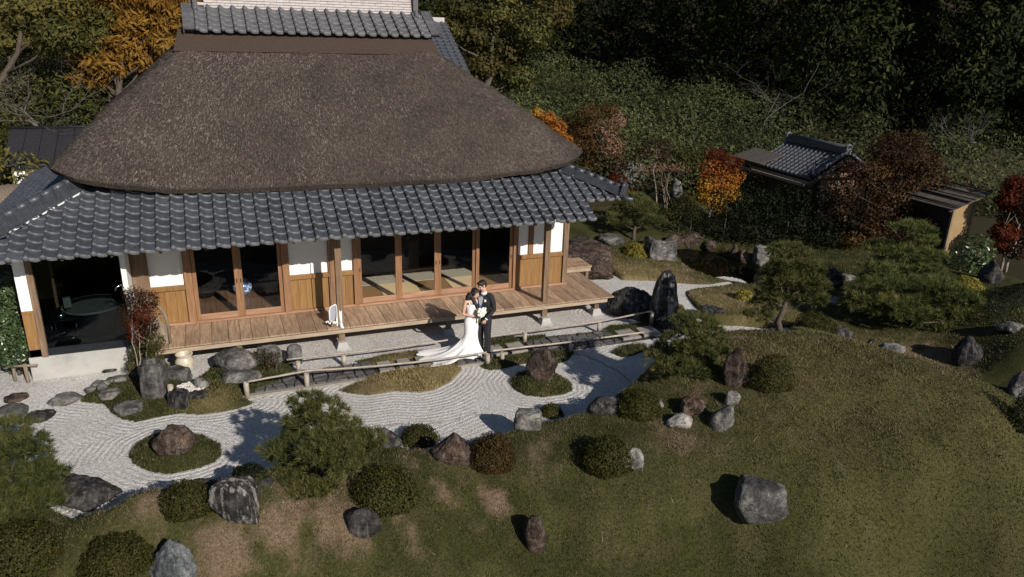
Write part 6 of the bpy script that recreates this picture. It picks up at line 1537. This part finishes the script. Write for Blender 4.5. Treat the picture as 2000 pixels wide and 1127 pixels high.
# things in the rooms
t = empty('porcelain_jar', (.33, 18.5, .6), 0, 'large blue and white porcelain jar inside the left room behind the glazed door', 'porcelain jar')
MB().lathe([(.14, 0), (.22, .06), (.27, .18), (.26, .3), (.2, .38), (.16, .4), (.16, .43), (.18, .44), (.15, .43)], 26).build('body', M['porcelain'], t)
MB().lathe([(.145, .43), (.1, .47), (.03, .49), (.02, .53), (.03, .55), (.005, .56)], 18).build('lid', M['porcelain'], t)
t.scale = (.85, .85, .85)
t = empty('iron_cauldron', (-.55, 18.6, .6), 0, 'dark round hearth pot left of the porcelain jar in the left room', 'cauldron')
MB().lathe([(.2, 0), (.27, .1), (.28, .18), (.3, .19), (.3, .2), (.26, .2), (.25, .12)], 24).build('pot', M['iron'], t)
t = empty('round_tub', (-2.75, 17.1, .6), 0, 'wide round grey tub with a pale rim inside the glazed kitchen bay', 'tub')
MB().lathe([(.45, 0), (.5, .35), (.55, .55), (.58, .56), (.58, .58), (.52, .58), (.5, .52), (.02, .5)], 34).build('tub', M['metal_dark'], t)
MB().lathe([(.585, .55), (.6, .58), (.585, .6), (.56, .595)], 34, capb=False, capt=False).build('rim', M['paledisc'], t)
MB().lathe([(.5, .535), (.02, .54)], 34, capb=False).build('lid', M['paledisc'], t)
t = empty('metal_kettle', (-3.28, 16.62, 1.1), 0, 'shiny chrome kettle by the left post inside the kitchen bay', 'kettle')
MB().lathe([(.07, 0), (.09, .04), (.085, .1), (.05, .13), (.02, .14)], 18).build('body', M['chrome'], t); MB().tube([(-.08, 0, .08), (-.07, 0, .2), (.07, 0, .2), (.08, 0, .08)], .008, 6).build('handle', M['chrome'], t)
t = empty('wire_stand', (-3.3, 16.45, .6), 0, 'thin metal frame stand behind the kitchen glass', 'stand')
for x in (-.15, .3):
    for y in (0, .35): MB().tube([(x, y, 0), (x, y, .5)], .006, 5).build('leg', M['chrome'], t)
MB().tube([(-.15, 0, .1), (.3, 0, .1), (.3, .35, .1), (-.15, .35, .1), (-.15, 0, .1)], .005, 5).build('lower_frame', M['chrome'], t)
MB().box(-.16, .31, -.01, .36, .5, .515).build('shelf', M['metal_dark'], t)
t = empty('paper_box', (-3.2, 17.0, 1.2), .3, 'small pale box standing behind the kettle in the kitchen bay', 'box')
MB().box(-.07, .07, -.05, .05, 0, .22).build('body', M['paledisc'], t, bevel=.004)
t = empty('garden_hoe', (-1.93, 16.0, .1), 0, 'pale wooden pole with a metal head leaning by the kitchen bay corner', 'pole')
MB().tube([(.06, -.12, 0), (.0, -.02, 1.0), (-.05, .03, 1.75)], .018, 8).build('shaft', M['bamboo'], t)
MB().tube([(-.05, .03, 1.75), (-.08, .0, 1.82), (-.16, -.04, 1.8), (-.2, -.06, 1.72)], [.022, .02, .016, .006], 8).build('head', M['chrome'], t)

# ---------------------------------------------------------------- little tiled gate
gate = empty('garden_gate', (21.47, 22.15, .4), -PI/2, 'small dark garden gate building with a blue-grey tiled roof beyond the pond', 'gate building')
# local: x along the ridge towards the camera right, y towards the downhill eave
GL = 3.15; RZ = 2.6; EZ2 = 1.75; RUN = 1.55
mb = MB(); cols = 14; rows = 9
sl = math.atan2(RZ-EZ2, RUN)
for side_ in (1, -1):
    for i in range(cols):
        for j in range(rows):
            x0 = -GL/2+GL/cols*i; f0, f1 = j/rows, (j+1.15)/rows
            y0, y1 = RUN*(1-f0), RUN*(1-f1)
            z0, z1 = EZ2+(RZ-EZ2)*f0, EZ2+(RZ-EZ2)*f1
            w = GL/cols; V = []
            for (yy, zz, dz) in ((y0, z0, .035), (y1, z1, .0)):
                for k in range(7):
                    u = k/6; V.append((x0+w*u, side_*yy, zz+dz+.075*math.exp(-((u-.3)/.2)**2)))
            V += [(x0+w*k/6, side_*y0, z0-.01) for k in range(7)]
            mb.add(V, [(k, k+1, 8+k, 7+k) for k in range(6)]+[(14+k, 15+k, k+1, k) for k in range(6)], False)
tag(mb.build('roof_tiles', M['tile'], gate), kind='stuff')
MB().add([(-GL/2, RUN, EZ2-.02), (GL/2, RUN, EZ2-.02), (GL/2, 0, RZ-.02), (-GL/2, 0, RZ-.02), (GL/2, -RUN, EZ2-.02), (-GL/2, -RUN, EZ2-.02)], [(0, 1, 2, 3), (3, 2, 4, 5), (5, 4, 1, 0)]).build('roof_deck', M['dark_wood'], gate)
rb = MB()
for c in range(4): rb.box(-GL/2+.05, GL/2-.05, -.13+c*.01, .13-c*.01, RZ+.03+c*.05, RZ+.075+c*.05)
rb.tube([(-GL/2, 0, RZ+.25), (GL/2, 0, RZ+.25)], .08, 10)
rb.build('ridge', M['tile'], gate)
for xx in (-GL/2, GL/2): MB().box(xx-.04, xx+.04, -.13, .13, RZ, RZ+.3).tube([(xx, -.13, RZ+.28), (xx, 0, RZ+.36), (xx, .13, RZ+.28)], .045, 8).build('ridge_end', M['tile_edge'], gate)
for s_ in (1, -1):
    vm = MB().tube([(GL/2-.03, s_*.1, RZ+.06), (GL/2-.03, s_*(RUN-.1), EZ2+.14)], .075, 8)
    vm.tube([(GL/2-.03, s_*(RUN-.1), EZ2+.1), (GL/2-.03, s_*(RUN-.05), EZ2+.36)], [.08, .06], 8); vm.build('verge_ridge', M['tile'], gate)
    pass
bb = MB()
for s_ in (1, -1):
    V = []
    for (y, z) in ((0, RZ-.06), (s_*(RUN+.1), EZ2-.1)):
        for dx, dz in ((0, 0), (.06, 0), (.06, -.16), (0, -.16)): V.append((GL/2+.02+dx, y, z+dz))
    bb.add(V, [(0, 1, 2, 3), (7, 6, 5, 4), (0, 4, 5, 1), (1, 5, 6, 2), (2, 6, 7, 3), (3, 7, 4, 0)])
bb.build('bargeboard', M['plankroof'], gate)
for xx in (-1.4, 1.35):
    for yy in (-.9, .9): MB().box(xx-.07, xx+.07, yy-.07, yy+.07, -.1, EZ2+.05).build('post', M['dark_wood'], gate)
MB().box(-1.33, 1.28, -.94, -.86, .0, EZ2).build('wall', M['dark_wood'], gate)
MB().box(1.3, 1.36, -.83, .83, 0, EZ2+.2).build('wall', M['wood_post'], gate)
MB().box(-1.6, 1.65, -RUN-.03, -RUN+.05, EZ2-.2, EZ2-.09).build('eave_board', M['greywood'], gate)
# plank pent roof at its left end
pr = empty('plank_pent_roof', (0, 0, 0), 0, parent=gate)
for i in range(14):
    x0 = -2.5+i*.13
    MB().add([(x0, -1.95, 1.9), (x0+.124, -1.95, 1.9), (x0+.124, -.85, 2.2), (x0, -.85, 2.2), (x0, -1.95, 1.93), (x0+.124, -1.95, 1.93), (x0+.124, -.85, 2.23), (x0, -.85, 2.23)], [(3, 2, 1, 0), (4, 5, 6, 7), (0, 1, 5, 4), (1, 2, 6, 5), (2, 3, 7, 6), (3, 0, 4, 7)]).build('roof_plank', M['plankroof'], pr)
MB().box(-2.55, 1.75, -2.0, -1.93, 1.55, 1.65).build('eave_rail', M['greywood'], gate)

# bark-roofed shelter
sh = empty('garden_shelter', (22.15, 16.6, .4), 0, 'tiny tan-walled shelter with a sloping grey bark roof at the right', 'shelter')
MB().box(-.42, .42, -.45, -.38, 0, 1.75).build('end_wall', pmat('tan_clay_wall', [(.25, .165, .08), (.31, .215, .11)], 4, .95, .15, 60), sh)
MB().box(-.45, -.38, -.36, 1.1, 0, 1.6).build('side_wall', M['dark_wood'], sh)
for x, y in ((-.45, -.45), (.45, -.45), (-.45, 1.1), (.45, 1.1)): MB().box(x-.035, x+.035, y-.045, y+.03, 0, 1.72+.35*(x > 0)).build('post', M['greywood'], sh)
for i in range(5):
    for j in range(9):
        x0, x1 = -.85+i*.3, -.85+(i+1.12)*.3; y0 = -.75+j*.23
        f = lambda x: 1.66+(x+.85)*.3
        MB().add([(x0, y0, f(x0)+.03), (x1, y0, f(x1)), (x1, y0+.22, f(x1)), (x0, y0+.22, f(x0)+.03), (x0, y0, f(x0)), (x1, y0, f(x1)-.02), (x1, y0+.22, f(x1)-.02), (x0, y0+.22, f(x0))], [(0, 1, 2, 3), (7, 6, 5, 4), (4, 5, 1, 0), (5, 6, 2, 1), (6, 7, 3, 2), (7, 4, 0, 3)]).build('bark_shingle', M['plankroof'], sh)
for x in (-.7, -.2, .3, .68): MB().tube([(x, -.8, 1.66+(x+.85)*.3+.06), (x, 1.35, 1.66+(x+.85)*.3+.06)], .028, 7).build('bamboo_batten', M['dark_wood'], sh)
for y in (-.62, 1.2): MB().tube([(-.85, y, 1.6), (.8, y, 2.08)], .04, 8).build('rafter', M['greywood'], sh)

# buildings behind the house
b = empty('side_building', (-4.2, 26.5, .4), 0, 'low outbuilding with a black seamed metal roof behind the left of the thatch', 'outbuilding')
MB().box(-1.6, 2.2, 0, 3, 0, 2.2).build('wall', M['plaster'], b)
def f2(y): return 2.25+.42*(y+.35)
rf = empty('roof', parent=b)
for i in range(9):
    x0 = -1.75+i*.45
    MB().add([(x0+.01, -.35, f2(-.35)), (x0+.44, -.35, f2(-.35)), (x0+.44, 1.6, f2(1.6)), (x0+.01, 1.6, f2(1.6)), (x0+.01, -.35, f2(-.35)-.05), (x0+.44, -.35, f2(-.35)-.05), (x0+.44, 1.6, f2(1.6)-.05), (x0+.01, 1.6, f2(1.6)-.05)], [(0, 1, 2, 3), (7, 6, 5, 4), (4, 5, 1, 0), (5, 6, 2, 1), (6, 7, 3, 2), (7, 4, 0, 3)]).build('roof_panel', M['black_roof'], rf)
MB().tube([(-1.8, 1.6, f2(1.6)+.02), (2.35, 1.6, f2(1.6)+.02)], .05, 8).build('ridge_cap', M['metal_dark'], rf)
MB().add([(-1.75, 1.62, f2(1.6)), (2.3, 1.62, f2(1.6)), (2.3, 3.3, 2.3), (-1.75, 3.3, 2.3)], [(0, 1, 2, 3)]).build('back_slope', M['black_roof'], rf)
b = empty('store_shed', (-5.6, 22.6, 0), .2, 'low grey roofed store at the left edge behind the tiled eaves', 'shed')
MB().box(-1.2, .5, -.8, 1.2, 0, 2.2).build('wall', M['dark_wood'], b)
V = []
sr = MB()
for k in range(9):
    a = -1+2*k/8; z = 2.35+.35*(1-a*a); V += [(-1.5, a*1.3, z), (.75, a*1.3, z)]
sr.add(V, [(2*k, 2*k+1, 2*k+3, 2*k+2) for k in range(8)], True).build('roof', M['greywood'], b)
b = empty('rear_house', (9.0, 31.8, .5), 0, 'tiled roof of a house farther back, peeping out right of the roof ridge', 'house')
MB().box(-4, 1.0, 0, 5, 0, 4.6).build('wall', M['plaster'], b)
mb = MB()
for i in range(22):
    for j in range(16):
        x0 = -5+i*.29; y0, y1 = -1.2+j*.24, -1.2+(j+1.15)*.24; z = lambda y: 4.45+.56*(y+1.2)
        V = []
        for (yy, dz) in ((y0, .035), (y1, 0)):
            for k in range(6): V.append((x0+.29*k/5, yy, z(yy)+dz+.05*math.exp(-((k/5-.25)/.2)**2)))
        V += [(x0+.29*k/5, y0, z(y0)-.02) for k in range(6)]
        mb.add(V, [(k, k+1, 7+k, 6+k) for k in range(5)]+[(12+k, 13+k, k+1, k) for k in range(5)])
tag(mb.build('roof_tiles', M['tile'], b), kind='stuff')
MB().box(-5, 1.3, 2.5, 2.9, 6.45, 6.75).build('ridge', M['noshi'], b)
MB().add([(-5, -1.1, 4.4), (1.35, -1.1, 4.4), (1.35, 2.7, 6.5), (-5, 2.7, 6.5), (1.35, 6.4, 4.4), (-5, 6.4, 4.4)], [(0, 1, 2, 3), (3, 2, 4, 5)]).build('roof_deck', M['dark_wood'], b)

# koi
M['koi'] = pmat('orange_koi', [(.5, .1, .02), (.62, .2, .05), (.7, .6, .5)], 6, .35, 0, pos=[.3, .55, .75])
for i, (x, y, a, lab) in enumerate([(14.9, 17.05, .3, 'orange koi nearest the gravel walk in the pond'), (15.2, 17.2, .1, 'orange koi swimming behind the nearest one in the pond'), (14.45, 17.95, 2.2, 'small pale orange koi near the left bank of the pond')]):
    t = empty('koi', (x, y, -.15), a, lab, 'fish', 'koi in the pond'); t.scale = (.75, .75, .75)
    MB().tube([(-.22, 0, 0), (-.12, .01, 0), (0, 0, 0), (.12, -.01, 0), (.2, 0, 0), (.24, 0, 0)], [.012, .03, .048, .05, .035, .01], 10).build('body', M['koi'], t)
    MB().add([(-.2, 0, 0), (-.34, .05, .02), (-.3, 0, 0), (-.34, -.05, .02)], [(0, 1, 2, 3)]).build('tail', M['koi'], t)
    MB().add([(.06, .045, 0), (.0, .12, 0), (-.02, .045, 0), (.06, -.045, 0), (.0, -.12, 0), (-.02, -.045, 0)], [(0, 1, 2), (3, 5, 4)]).build('fins', M['koi'], t)

# small fittings
for x, y, a, lab in ((14.05, 11.75, .4, 'small black garden spotlight in the hollow behind the lawn crest'),):
    t = empty('garden_light', (x, y, gz(x, y)), a, lab, 'garden light')
    MB().tube([(0, 0, -.05), (0, 0, .14)], .015, 6).build('spike', M['metal_dark'], t)
    MB().tube([(-.09, 0, .15), (.07, 0, .22)], [.05, .06], 10).build('lamp_head', M['metal_dark'], t)
hpart(MB().lathe([(.03, .12), (.09, .08), (.1, 0), (.02, -.02)], 14).build('eave_lamp', M['metal_dark'], None, (-1.45, 16.55, 2.5)))
sb = [o for o in COL.objects if o.name == 'side_building'][0]
MB().tube([(1.2, -.6, 1.9), (1.2, -.6, 2.35), (1.28, -.68, 2.5), (1.4, -.75, 2.52)], .09, 10).build('vent_pipe', M['stonebase'], sb)

# ---------------------------------------------------------------- the couple
M['skin'] = pmat('skin', [(.5, .3, .21), (.56, .35, .25)], 20, .5, .05, spec=.4)
M['hair'] = pmat('black_hair', [(.008, .006, .006), (.02, .015, .013)], 4, .4, .4, 60, stretch=(6, 6, .6))
M['suit'] = pmat('black_suit', [(.01, .01, .013), (.018, .018, .022)], 30, .75, .15, 120)
M['lapel'] = pmat('satin_lapel', [(.02, .021, .03), (.035, .037, .05)], 10, .35, 0)
M['shirt'] = pmat('white_shirt', [(.66, .68, .74), (.74, .76, .8)], 10, .8, .1)
M['vest'] = pmat('pale_blue_vest', [(.16, .23, .33), (.22, .3, .4)], 10, .7, .1)
M['gown'] = pmat('white_satin_gown', [(.76, .74, .72), (.84, .83, .81)], 3, .42, .25, 7, stretch=(5, 5, .6), spec=.45)
M['shoe'] = pmat('polished_shoe', [(.008, .008, .008), (.014, .014, .014)], 6, .2, 0)
M['lip'] = pmat('lip', [(.35, .09, .08), (.4, .11, .1)], 6, .5, 0)
M['eye'] = pmat('eye_line', [(.015, .01, .008), (.03, .02, .015)], 6, .4, 0)
def remeshed(mb, name, m, parent, vox, smooth=3):
    o = mb.build(name, m, parent)
    k = o.modifiers.new('remesh', 'REMESH'); k.mode = 'VOXEL'; k.voxel_size = vox; k.use_smooth_shade = True
    s = o.modifiers.new('smooth', 'SMOOTH'); s.iterations = smooth; s.factor = .5
    return o
def head(mb, c, s, tilt):
    """skull, jaw, nose, brow, ears and neck stub turned by the matrix tilt"""
    h = MB()
    h.ell((0, .012, .02), .072*s, .09*s, .085*s, 18, 12); h.ell((0, -.018, -.045), .056*s, .066*s, .066*s, 14, 10); h.ell((0, -.05, -.088), .028*s, .025*s, .02*s)
    h.ell((0, -.088, -.03), .012*s, .018*s, .017*s, 8, 6); h.tube([(0, -.078, .012), (0, -.098, -.028)], [.008*s, .013*s], 7)
    h.ell((0, -.072, .016), .05*s, .016*s, .01*s)
    for q in (-1, 1): h.ell((q*.073*s, .012, -.012), .011, .02, .03*s, 8, 6); h.ell((q*.034, -.062, -.035), .022, .016, .016)
    h.ell((0, -.079, -.062), .02, .012, .007)
    h.rot(Matrix.Translation(c) @ tilt); mb.add(h.v, h.f, True)
def hand(mb, wrist, d, palm_n, curl=.6, s=1.0):
    """palm with four jointed fingers and a thumb; d = way the hand points, palm_n = palm normal"""
    d = Vector(d).normalized(); n = Vector(palm_n); n = (n-d*n.dot(d)).normalized(); w = d.cross(n)
    W = Vector(wrist)
    mb.tube([W-d*.02, W+d*.02, W+d*.055*s, W+d*.085*s], [.022*s, .027*s, .034*s, .03*s], 10, flat=.55)
    for i, (o, L) in enumerate(((-.03, .068), (-.01, .078), (.01, .073), (.029, .057))):
        p = W+d*.08*s+w*o*s; dd = d.copy(); pts = [p-d*.03, p]
        for k in range(3):
            dd = (dd*math.cos(curl*.75)+n*math.sin(curl*.75)).normalized(); p = p+dd*L*s*(.42, .33, .25)[k]; pts.append(p)
        mb.tube(pts, [.0095*s, .0098*s, .009*s, .0083*s, .007*s], 7)
    p = W+d*.025*s-w*.026*s
    t1 = (d*.7-w*.65+n*.25).normalized(); t2 = (d*.85-w*.1+n*.5).normalized()
    mb.tube([p, p+t1*.035*s, p+t1*.035*s+t2*.032*s, p+t1*.035*s+t2*.055*s], [.013*s, .0115*s, .0105*s, .008*s], 7)
gx_, gy_ = 5.26, 14.44
g = empty('person', (gx_, gy_, .07), math.radians(-21.7-34), 'man in black suit and bow tie bending his head to the woman', 'person')
tg = Matrix.Rotation(math.radians(-26), 4, 'Z') @ Matrix.Rotation(math.radians(24), 4, 'X') @ Matrix.Rotation(math.radians(-9), 4, 'Y')
HC = Vector((-.035, -.05, 1.635))
b = MB()
head(b, HC, 1.02, tg)
b.tube([(0, .0, 1.36), (-.005, -.005, 1.47), (-.02, -.02, 1.56)], [.075, .06, .056], 12)
b.tube([(0, .01, .82), (0, .01, .95), (0, 0, 1.1), (0, 0, 1.28), (0, .005, 1.42)], [.14, .14, .13, .15, .1], 14, flat=.65)
for q, fx in ((-1, -.1), (1, .11)):
    b.tube([(q*.08, .0, .88), (fx, -.015, .5), (fx, .01, .1), (fx, .0, .04)], [.085, .055, .042, .045], 10)
    b.tube([(fx, .05, .03), (fx, -.14, .02)], [.035, .03], 8)
LS, LE, LW = Vector((.18, .01, 1.4)), Vector((.245, .03, 1.11)), Vector((.15, -.15, .9))
RS, RE, RW = Vector((-.2, .01, 1.4)), Vector((-.29, .12, 1.17)), Vector((-.42, .16, 1.06))
for A, E_, W_ in ((LS, LE, LW), (RS, RE, RW)): b.tube([(0, 0, 1.38), A, E_, W_], [.07, .055, .04, .026], 10)
hand(b, LW, (-.25, -.25, -1), (-.8, .3, 0), .75)
hand(b, RW, (-.9, -.2, -.15), (0, -1, 0), .5)
remeshed(b, 'body', M['skin'], g, .0068, 2)
hr = MB()
hr.ell((0, .022, .045), .082, .098, .078, 16, 10); hr.ell((0, .06, -.0), .07, .055, .075, 12, 8); hr.ell((.012, -.05, .088), .055, .035, .028); hr.ell((-.02, -.06, .08), .035, .03, .022)
for q in (-1, 1): hr.ell((q*.072, -.005, .02), .012, .03, .035)
hr.rot(Matrix.Translation(HC) @ tg); remeshed(hr, 'hair', M['hair'], g, .011, 2)
fc = MB()
for q in (-1, 1): fc.ell((q*.03, -.081, -.008), .013, .006, .0035, 8, 5); fc.ell((q*.031, -.083, .014), .017, .006, .004, 8, 5)
fc.rot(Matrix.Translation(HC) @ tg).build('eyes_and_brows', M['eye'], g)
mo = MB().ell((0, -.089, -.062), .02, .005, .005, 8, 5); mo.rot(Matrix.Translation(HC) @ tg).build('lips', M['lip'], g)
j = MB()
j.tube([(0, .015, .78), (0, .012, .86), (0, .005, 1.0), (0, 0, 1.12), (0, 0, 1.26), (0, .005, 1.38), (0, .01, 1.45)], [.185, .178, .165, .162, .182, .178, .08], 20, flat=.66)
for A, E_, W_ in ((LS, LE, LW), (RS, RE, RW)):
    j.tube([(A.x*.55, .01, 1.41), A, A.lerp(E_, .5)+Vector((.01*(1 if A.x > 0 else -1), .01, 0)), E_, E_.lerp(W_, .55), W_+(E_-W_)*.12], [.08, .068, .062, .056, .05, .045], 12)
j.ell((0, .03, 1.42), .18, .085, .05)
remeshed(j, 'jacket', M['suit'], g, .013, 4)
sv = MB()      # shirt front, vest, lapels: follow the chest just in front of the jacket
def chest(pts, off, name, m):
    V = [(x, -.134-off+.9*x*x, z) for x, z in pts]; n = len(V)
    V += [(v[0], v[1]+.012, v[2]) for v in V]
    return MB().add(V, [tuple(range(n)), tuple(range(n, 2*n))[::-1]]+[(i, n+i, n+(i+1) % n, (i+1) % n) for i in range(n)]).build(name, m, g)
chest([(-.02, 1.1), (.02, 1.1), (.075, 1.36), (.06, 1.44), (-.06, 1.44), (-.075, 1.36)], .0, 'shirt', M['shirt'])
chest([(-.015, 1.06), (.015, 1.06), (.045, 1.24), (.0, 1.2), (-.045, 1.24)], .004, 'vest', M['vest'])
for q in (-1, 1): chest([(q*.018, 1.08), (q*.075, 1.38), (q*.062, 1.45), (q*.115, 1.43), (q*.13, 1.33), (q*.1, 1.3)][::q], .008, 'lapel', M['lapel'])
bt = MB().add([(-.06, -.148, 1.462), (-.06, -.148, 1.425), (0, -.152, 1.44), (.06, -.148, 1.425), (.06, -.148, 1.462), (0, -.152, 1.452)], [(0, 1, 2, 5), (5, 2, 3, 4)]); bt.ell((0, -.152, 1.446), .012, .01, .013); bt.build('bow_tie', M['suit'], g)
cu = MB().tube([LW+(LE-LW)*.03, LW+(LE-LW)*.13], [.036, .038], 12); cu.build('shirt_cuff', M['shirt'], g)
co = MB().tube([(-.005, -.01, 1.43), (-.012, -.014, 1.485)], [.078, .07], 14); co.build('collar', M['shirt'], g)
bo = MB(); r9 = random.Random(2)
for k in range(7): bo.ell((.105+r9.uniform(-.02, .02), -.13+r9.uniform(-.012, .006), 1.34+r9.uniform(-.025, .03)), .015, .012, .015, 7, 5)
bo.build('boutonniere', M['petal'], g)
tr = MB()
tr.tube([(0, .01, .76), (0, .01, .85), (0, .01, .95)], [.19, .185, .175], 16, flat=.62)
for q, fx in ((-1, -.1), (1, .11)): tr.tube([(q*.085, .008, .86), (fx*.98, -.01, .52), (fx, .01, .25), (fx, .012, .06)], [.108, .083, .07, .07], 12)
remeshed(tr, 'trousers', M['suit'], g, .013, 3)
for fx in (-.1, .11):
    MB().tube([(fx, .075, .035), (fx, .0, .045), (fx, -.1, .035), (fx, -.175, .022)], [.042, .048, .046, .026], 12, flat=.8).build('shoe', M['shoe'], g)

bx_, by_ = 4.97, 14.46
br = empty('person', (bx_, by_, .07), math.radians(-21.7+32), 'woman in long white gown with train, holding a white bouquet', 'person')
tb = Matrix.Rotation(math.radians(30), 4, 'Z') @ Matrix.Rotation(math.radians(10), 4, 'X') @ Matrix.Rotation(math.radians(20), 4, 'Y')
HB = Vector((.07, -.03, 1.475))
b = MB()
head(b, HB, .95, tb)
b.tube([(0, .0, 1.25), (.015, -.005, 1.32), (.05, -.015, 1.41)], [.06, .048, .045], 12)
b.tube([(0, .01, .8), (0, .01, .9), (0, 0, 1.0), (0, 0, 1.15), (0, 0, 1.28)], [.13, .11, .09, .105, .1], 14, flat=.62)
for q in (-1, 1):
    b.tube([(q*.075, 0, .86), (q*.06, -.01, .48), (q*.05, .01, .1)], [.085, .058, .04], 10); b.tube([(q*.05, .03, .03), (q*.05, -.11, .015)], [.03, .022], 8)
RS, RE, RW = Vector((-.16, .0, 1.29)), Vector((-.225, -.03, 1.03)), Vector((.03, -.19, .975))
LS, LE, LW = Vector((.16, .0, 1.29)), Vector((.23, -.06, 1.06)), Vector((.14, -.2, 1.0))
for A, E_, W_ in ((RS, RE, RW), (LS, LE, LW)): b.tube([(0, 0, 1.28), A, A.lerp(E_, .5), E_, E_.lerp(W_, .35), W_], [.05, .047, .041, .035, .034, .022], 10)
hand(b, RW, (1, -.15, .05), (.1, 1, .35), 1.0, .92); hand(b, LW, (-.2, -.2, .9), (-1, .2, 0), 1.0, .92)
remeshed(b, 'body', M['skin'], br, .0068, 2)
hb = MB()
hb.ell((0, .02, .04), .08, .095, .076, 16, 10); hb.ell((0, .055, -.02), .074, .06, .085, 14, 9)
for q in (-1, 1): hb.ell((q*.066, -.012, -.005), .02, .04, .065)
hb.ell((.03, -.055, .07), .05, .035, .03)
hb.rot(Matrix.Translation(HB) @ tb)
hb.tube([(.0, .04, 1.45), (-.06, .045, 1.36), (-.085, .04, 1.27), (-.1, .04, 1.2)], [.075, .07, .06, .03], 12)
hb.tube([(.0, .0, 1.4), (.02, -.06, 1.32), (.05, -.115, 1.22), (.06, -.13, 1.13)], [.05, .045, .042, .015], 12)
hb.tube([(.06, .04, 1.42), (.07, .05, 1.34), (.06, .05, 1.28)], [.06, .055, .03], 12)
remeshed(hb, 'hair', M['hair'], br, .011, 2)
fc = MB()
for q in (-1, 1): fc.ell((q*.029, -.075, -.008), .013, .006, .003, 8, 5); fc.ell((q*.03, -.077, .012), .015, .005, .003, 8, 5)
fc.rot(Matrix.Translation(HB) @ tb).build('eyes_and_brows', M['eye'], br)
mo = MB().ell((0, -.084, -.058), .019, .006, .007, 8, 5); mo.rot(Matrix.Translation(HB) @ tb).build('lips', M['lip'], br)
# gown: one skin from bust to hem with folds that deepen towards the floor
V = []; F = []; n = 72
lv = [(1.235, .128, .095), (1.19, .138, .122), (1.12, .132, .118), (1.05, .118, .098), (.98, .118, .095), (.9, .15, .115), (.82, .172, .128), (.72, .17, .128), (.6, .158, .12), (.46, .148, .118), (.34, .16, .135), (.22, .195, .17), (.1, .25, .22), (.0, .3, .26)]
for i, (z, rx, ry) in enumerate(lv):
    fl = max(0, (.5-z)/.5)
    for k in range(n):
        a = 2*PI*k/n
        p = 1+.11*fl*math.sin(a*9+z*3)+.05*fl*math.sin(a*17+1)
        back = max(0, -math.cos(a+.5))*fl*.3
        V.append((rx*math.cos(a)*p-back*.8, ry*math.sin(a)*p+back*.35*abs(math.sin(a)), z+.0))
for i in range(len(lv)-1):
    for k in range(n): F.append((i*n+k, (i+1)*n+k, (i+1)*n+(k+1) % n, i*n+(k+1) % n))
go = MB().add(V, F, True).build('gown', M['gown'], br)
so = go.modifiers.new('solid', 'SOLIDIFY'); so.thickness = .006; so.offset = 1
ss = go.modifiers.new('sub', 'SUBSURF'); ss.levels = 1; ss.render_levels = 1
for q in (-1, 1): MB().tube([(q*.085, -.1, 1.2), (q*.1, -.06, 1.29), (q*.1, .0, 1.325), (q*.085, .06, 1.27), (q*.05, .1, 1.15)], .011, 7).build('strap', M['gown'], br)
# train spread over the path to her right
V = []; F = []; ns, nt2 = 34, 46
for i in range(ns+1):
    s = i/ns
    for k in range(nt2+1):
        t = -1+2*k/nt2
        wdt = .15+.3*math.sin(min(1, s*1.15)*PI*.5)
        fold = math.sin(t*6+3*s+.6)*.5+math.sin(t*11+6*s)*.25+.4*math.sin(t*3-s*9)
        edge = 1+.06*math.sin(t*13)+.05*math.sin(t*7+2)
        x = -.06-1.06*s*(1-.12*t*t)*edge
        y = .03+.18*s+t*wdt+.02*fold*s
        z = .018+.56*(1-s)**3.2*(1-.55*abs(t)**1.5)+.022*(fold+1)*(.5+.5*(1-s))
        V.append((x, y, max(.008, z)))
for i in range(ns):
    for k in range(nt2):
        q = i*(nt2+1)+k; F.append((q, q+1, q+nt2+2, q+nt2+1))
tn = MB().add(V, F, True).build('train', M['gown'], br)
so = tn.modifiers.new('solid', 'SOLIDIFY'); so.thickness = .006
# bouquet, held in front of her
R3 = Matrix.Rotation(br.rotation_euler[2], 4, 'Z')
c = Vector((bx_, by_, .07))+R3 @ Vector((.1, -.25, 1.1))
bq = empty('bouquet', c, br.rotation_euler[2], 'bouquet of white roses with dark leaves held by the woman', 'bouquet')
r9 = random.Random(8)
for k in range(17):
    a = k*2.4; q = .105*math.sqrt(k/17); x, z = q*math.cos(a), q*math.sin(a); y = -.05*math.cos(q*12)+r9.uniform(-.015, .01)
    f = MB()
    for m_ in range(3):
        rr_ = (.036, .028, .018)[m_]
        for p in range(5):
            aa = p*2*PI/5+m_*.6; f.ell((rr_*.5*math.cos(aa), -m_*.009, rr_*.5*math.sin(aa)), rr_*.62, .014, rr_*.62, 7, 5)
    f.build('rose', M['petal'], bq, (x, y, z), (r9.uniform(-.4, .4), r9.uniform(0, 3), r9.uniform(-.4, .4)))
r = np.random.default_rng(5)
P = r.normal(size=(46, 3))*np.array([.09, .03, .09])+np.array([.05, .0, 0]); Nn = r.normal(size=(46, 3)); Nn[:, 1] -= 1; Nn /= np.linalg.norm(Nn, axis=1)[:, None]
V, F = leaf_quads(P, Nn, .085, .4, r)
link_mesh('leaves', np_mesh('leaves', V, F, M['darkleaf'], False, {'tint':('FACE', r.random(46))}), bq)
st = MB()
for k in range(9): a = k*.7; st.tube([(.02*math.cos(a), .02*math.sin(a), -.02), (-.02+.014*math.cos(a), .03+.014*math.sin(a), -.16), (-.03+.022*math.cos(a), .035+.022*math.sin(a), -.25)], .006, 6)
st.build('stems', M['azalea'] if False else M['yellowstem'], bq)
MB().tube([(-.012, .022, -.1), (-.022, .03, -.17)], [.024, .023], 12).build('ribbon', M['cloth'], bq)
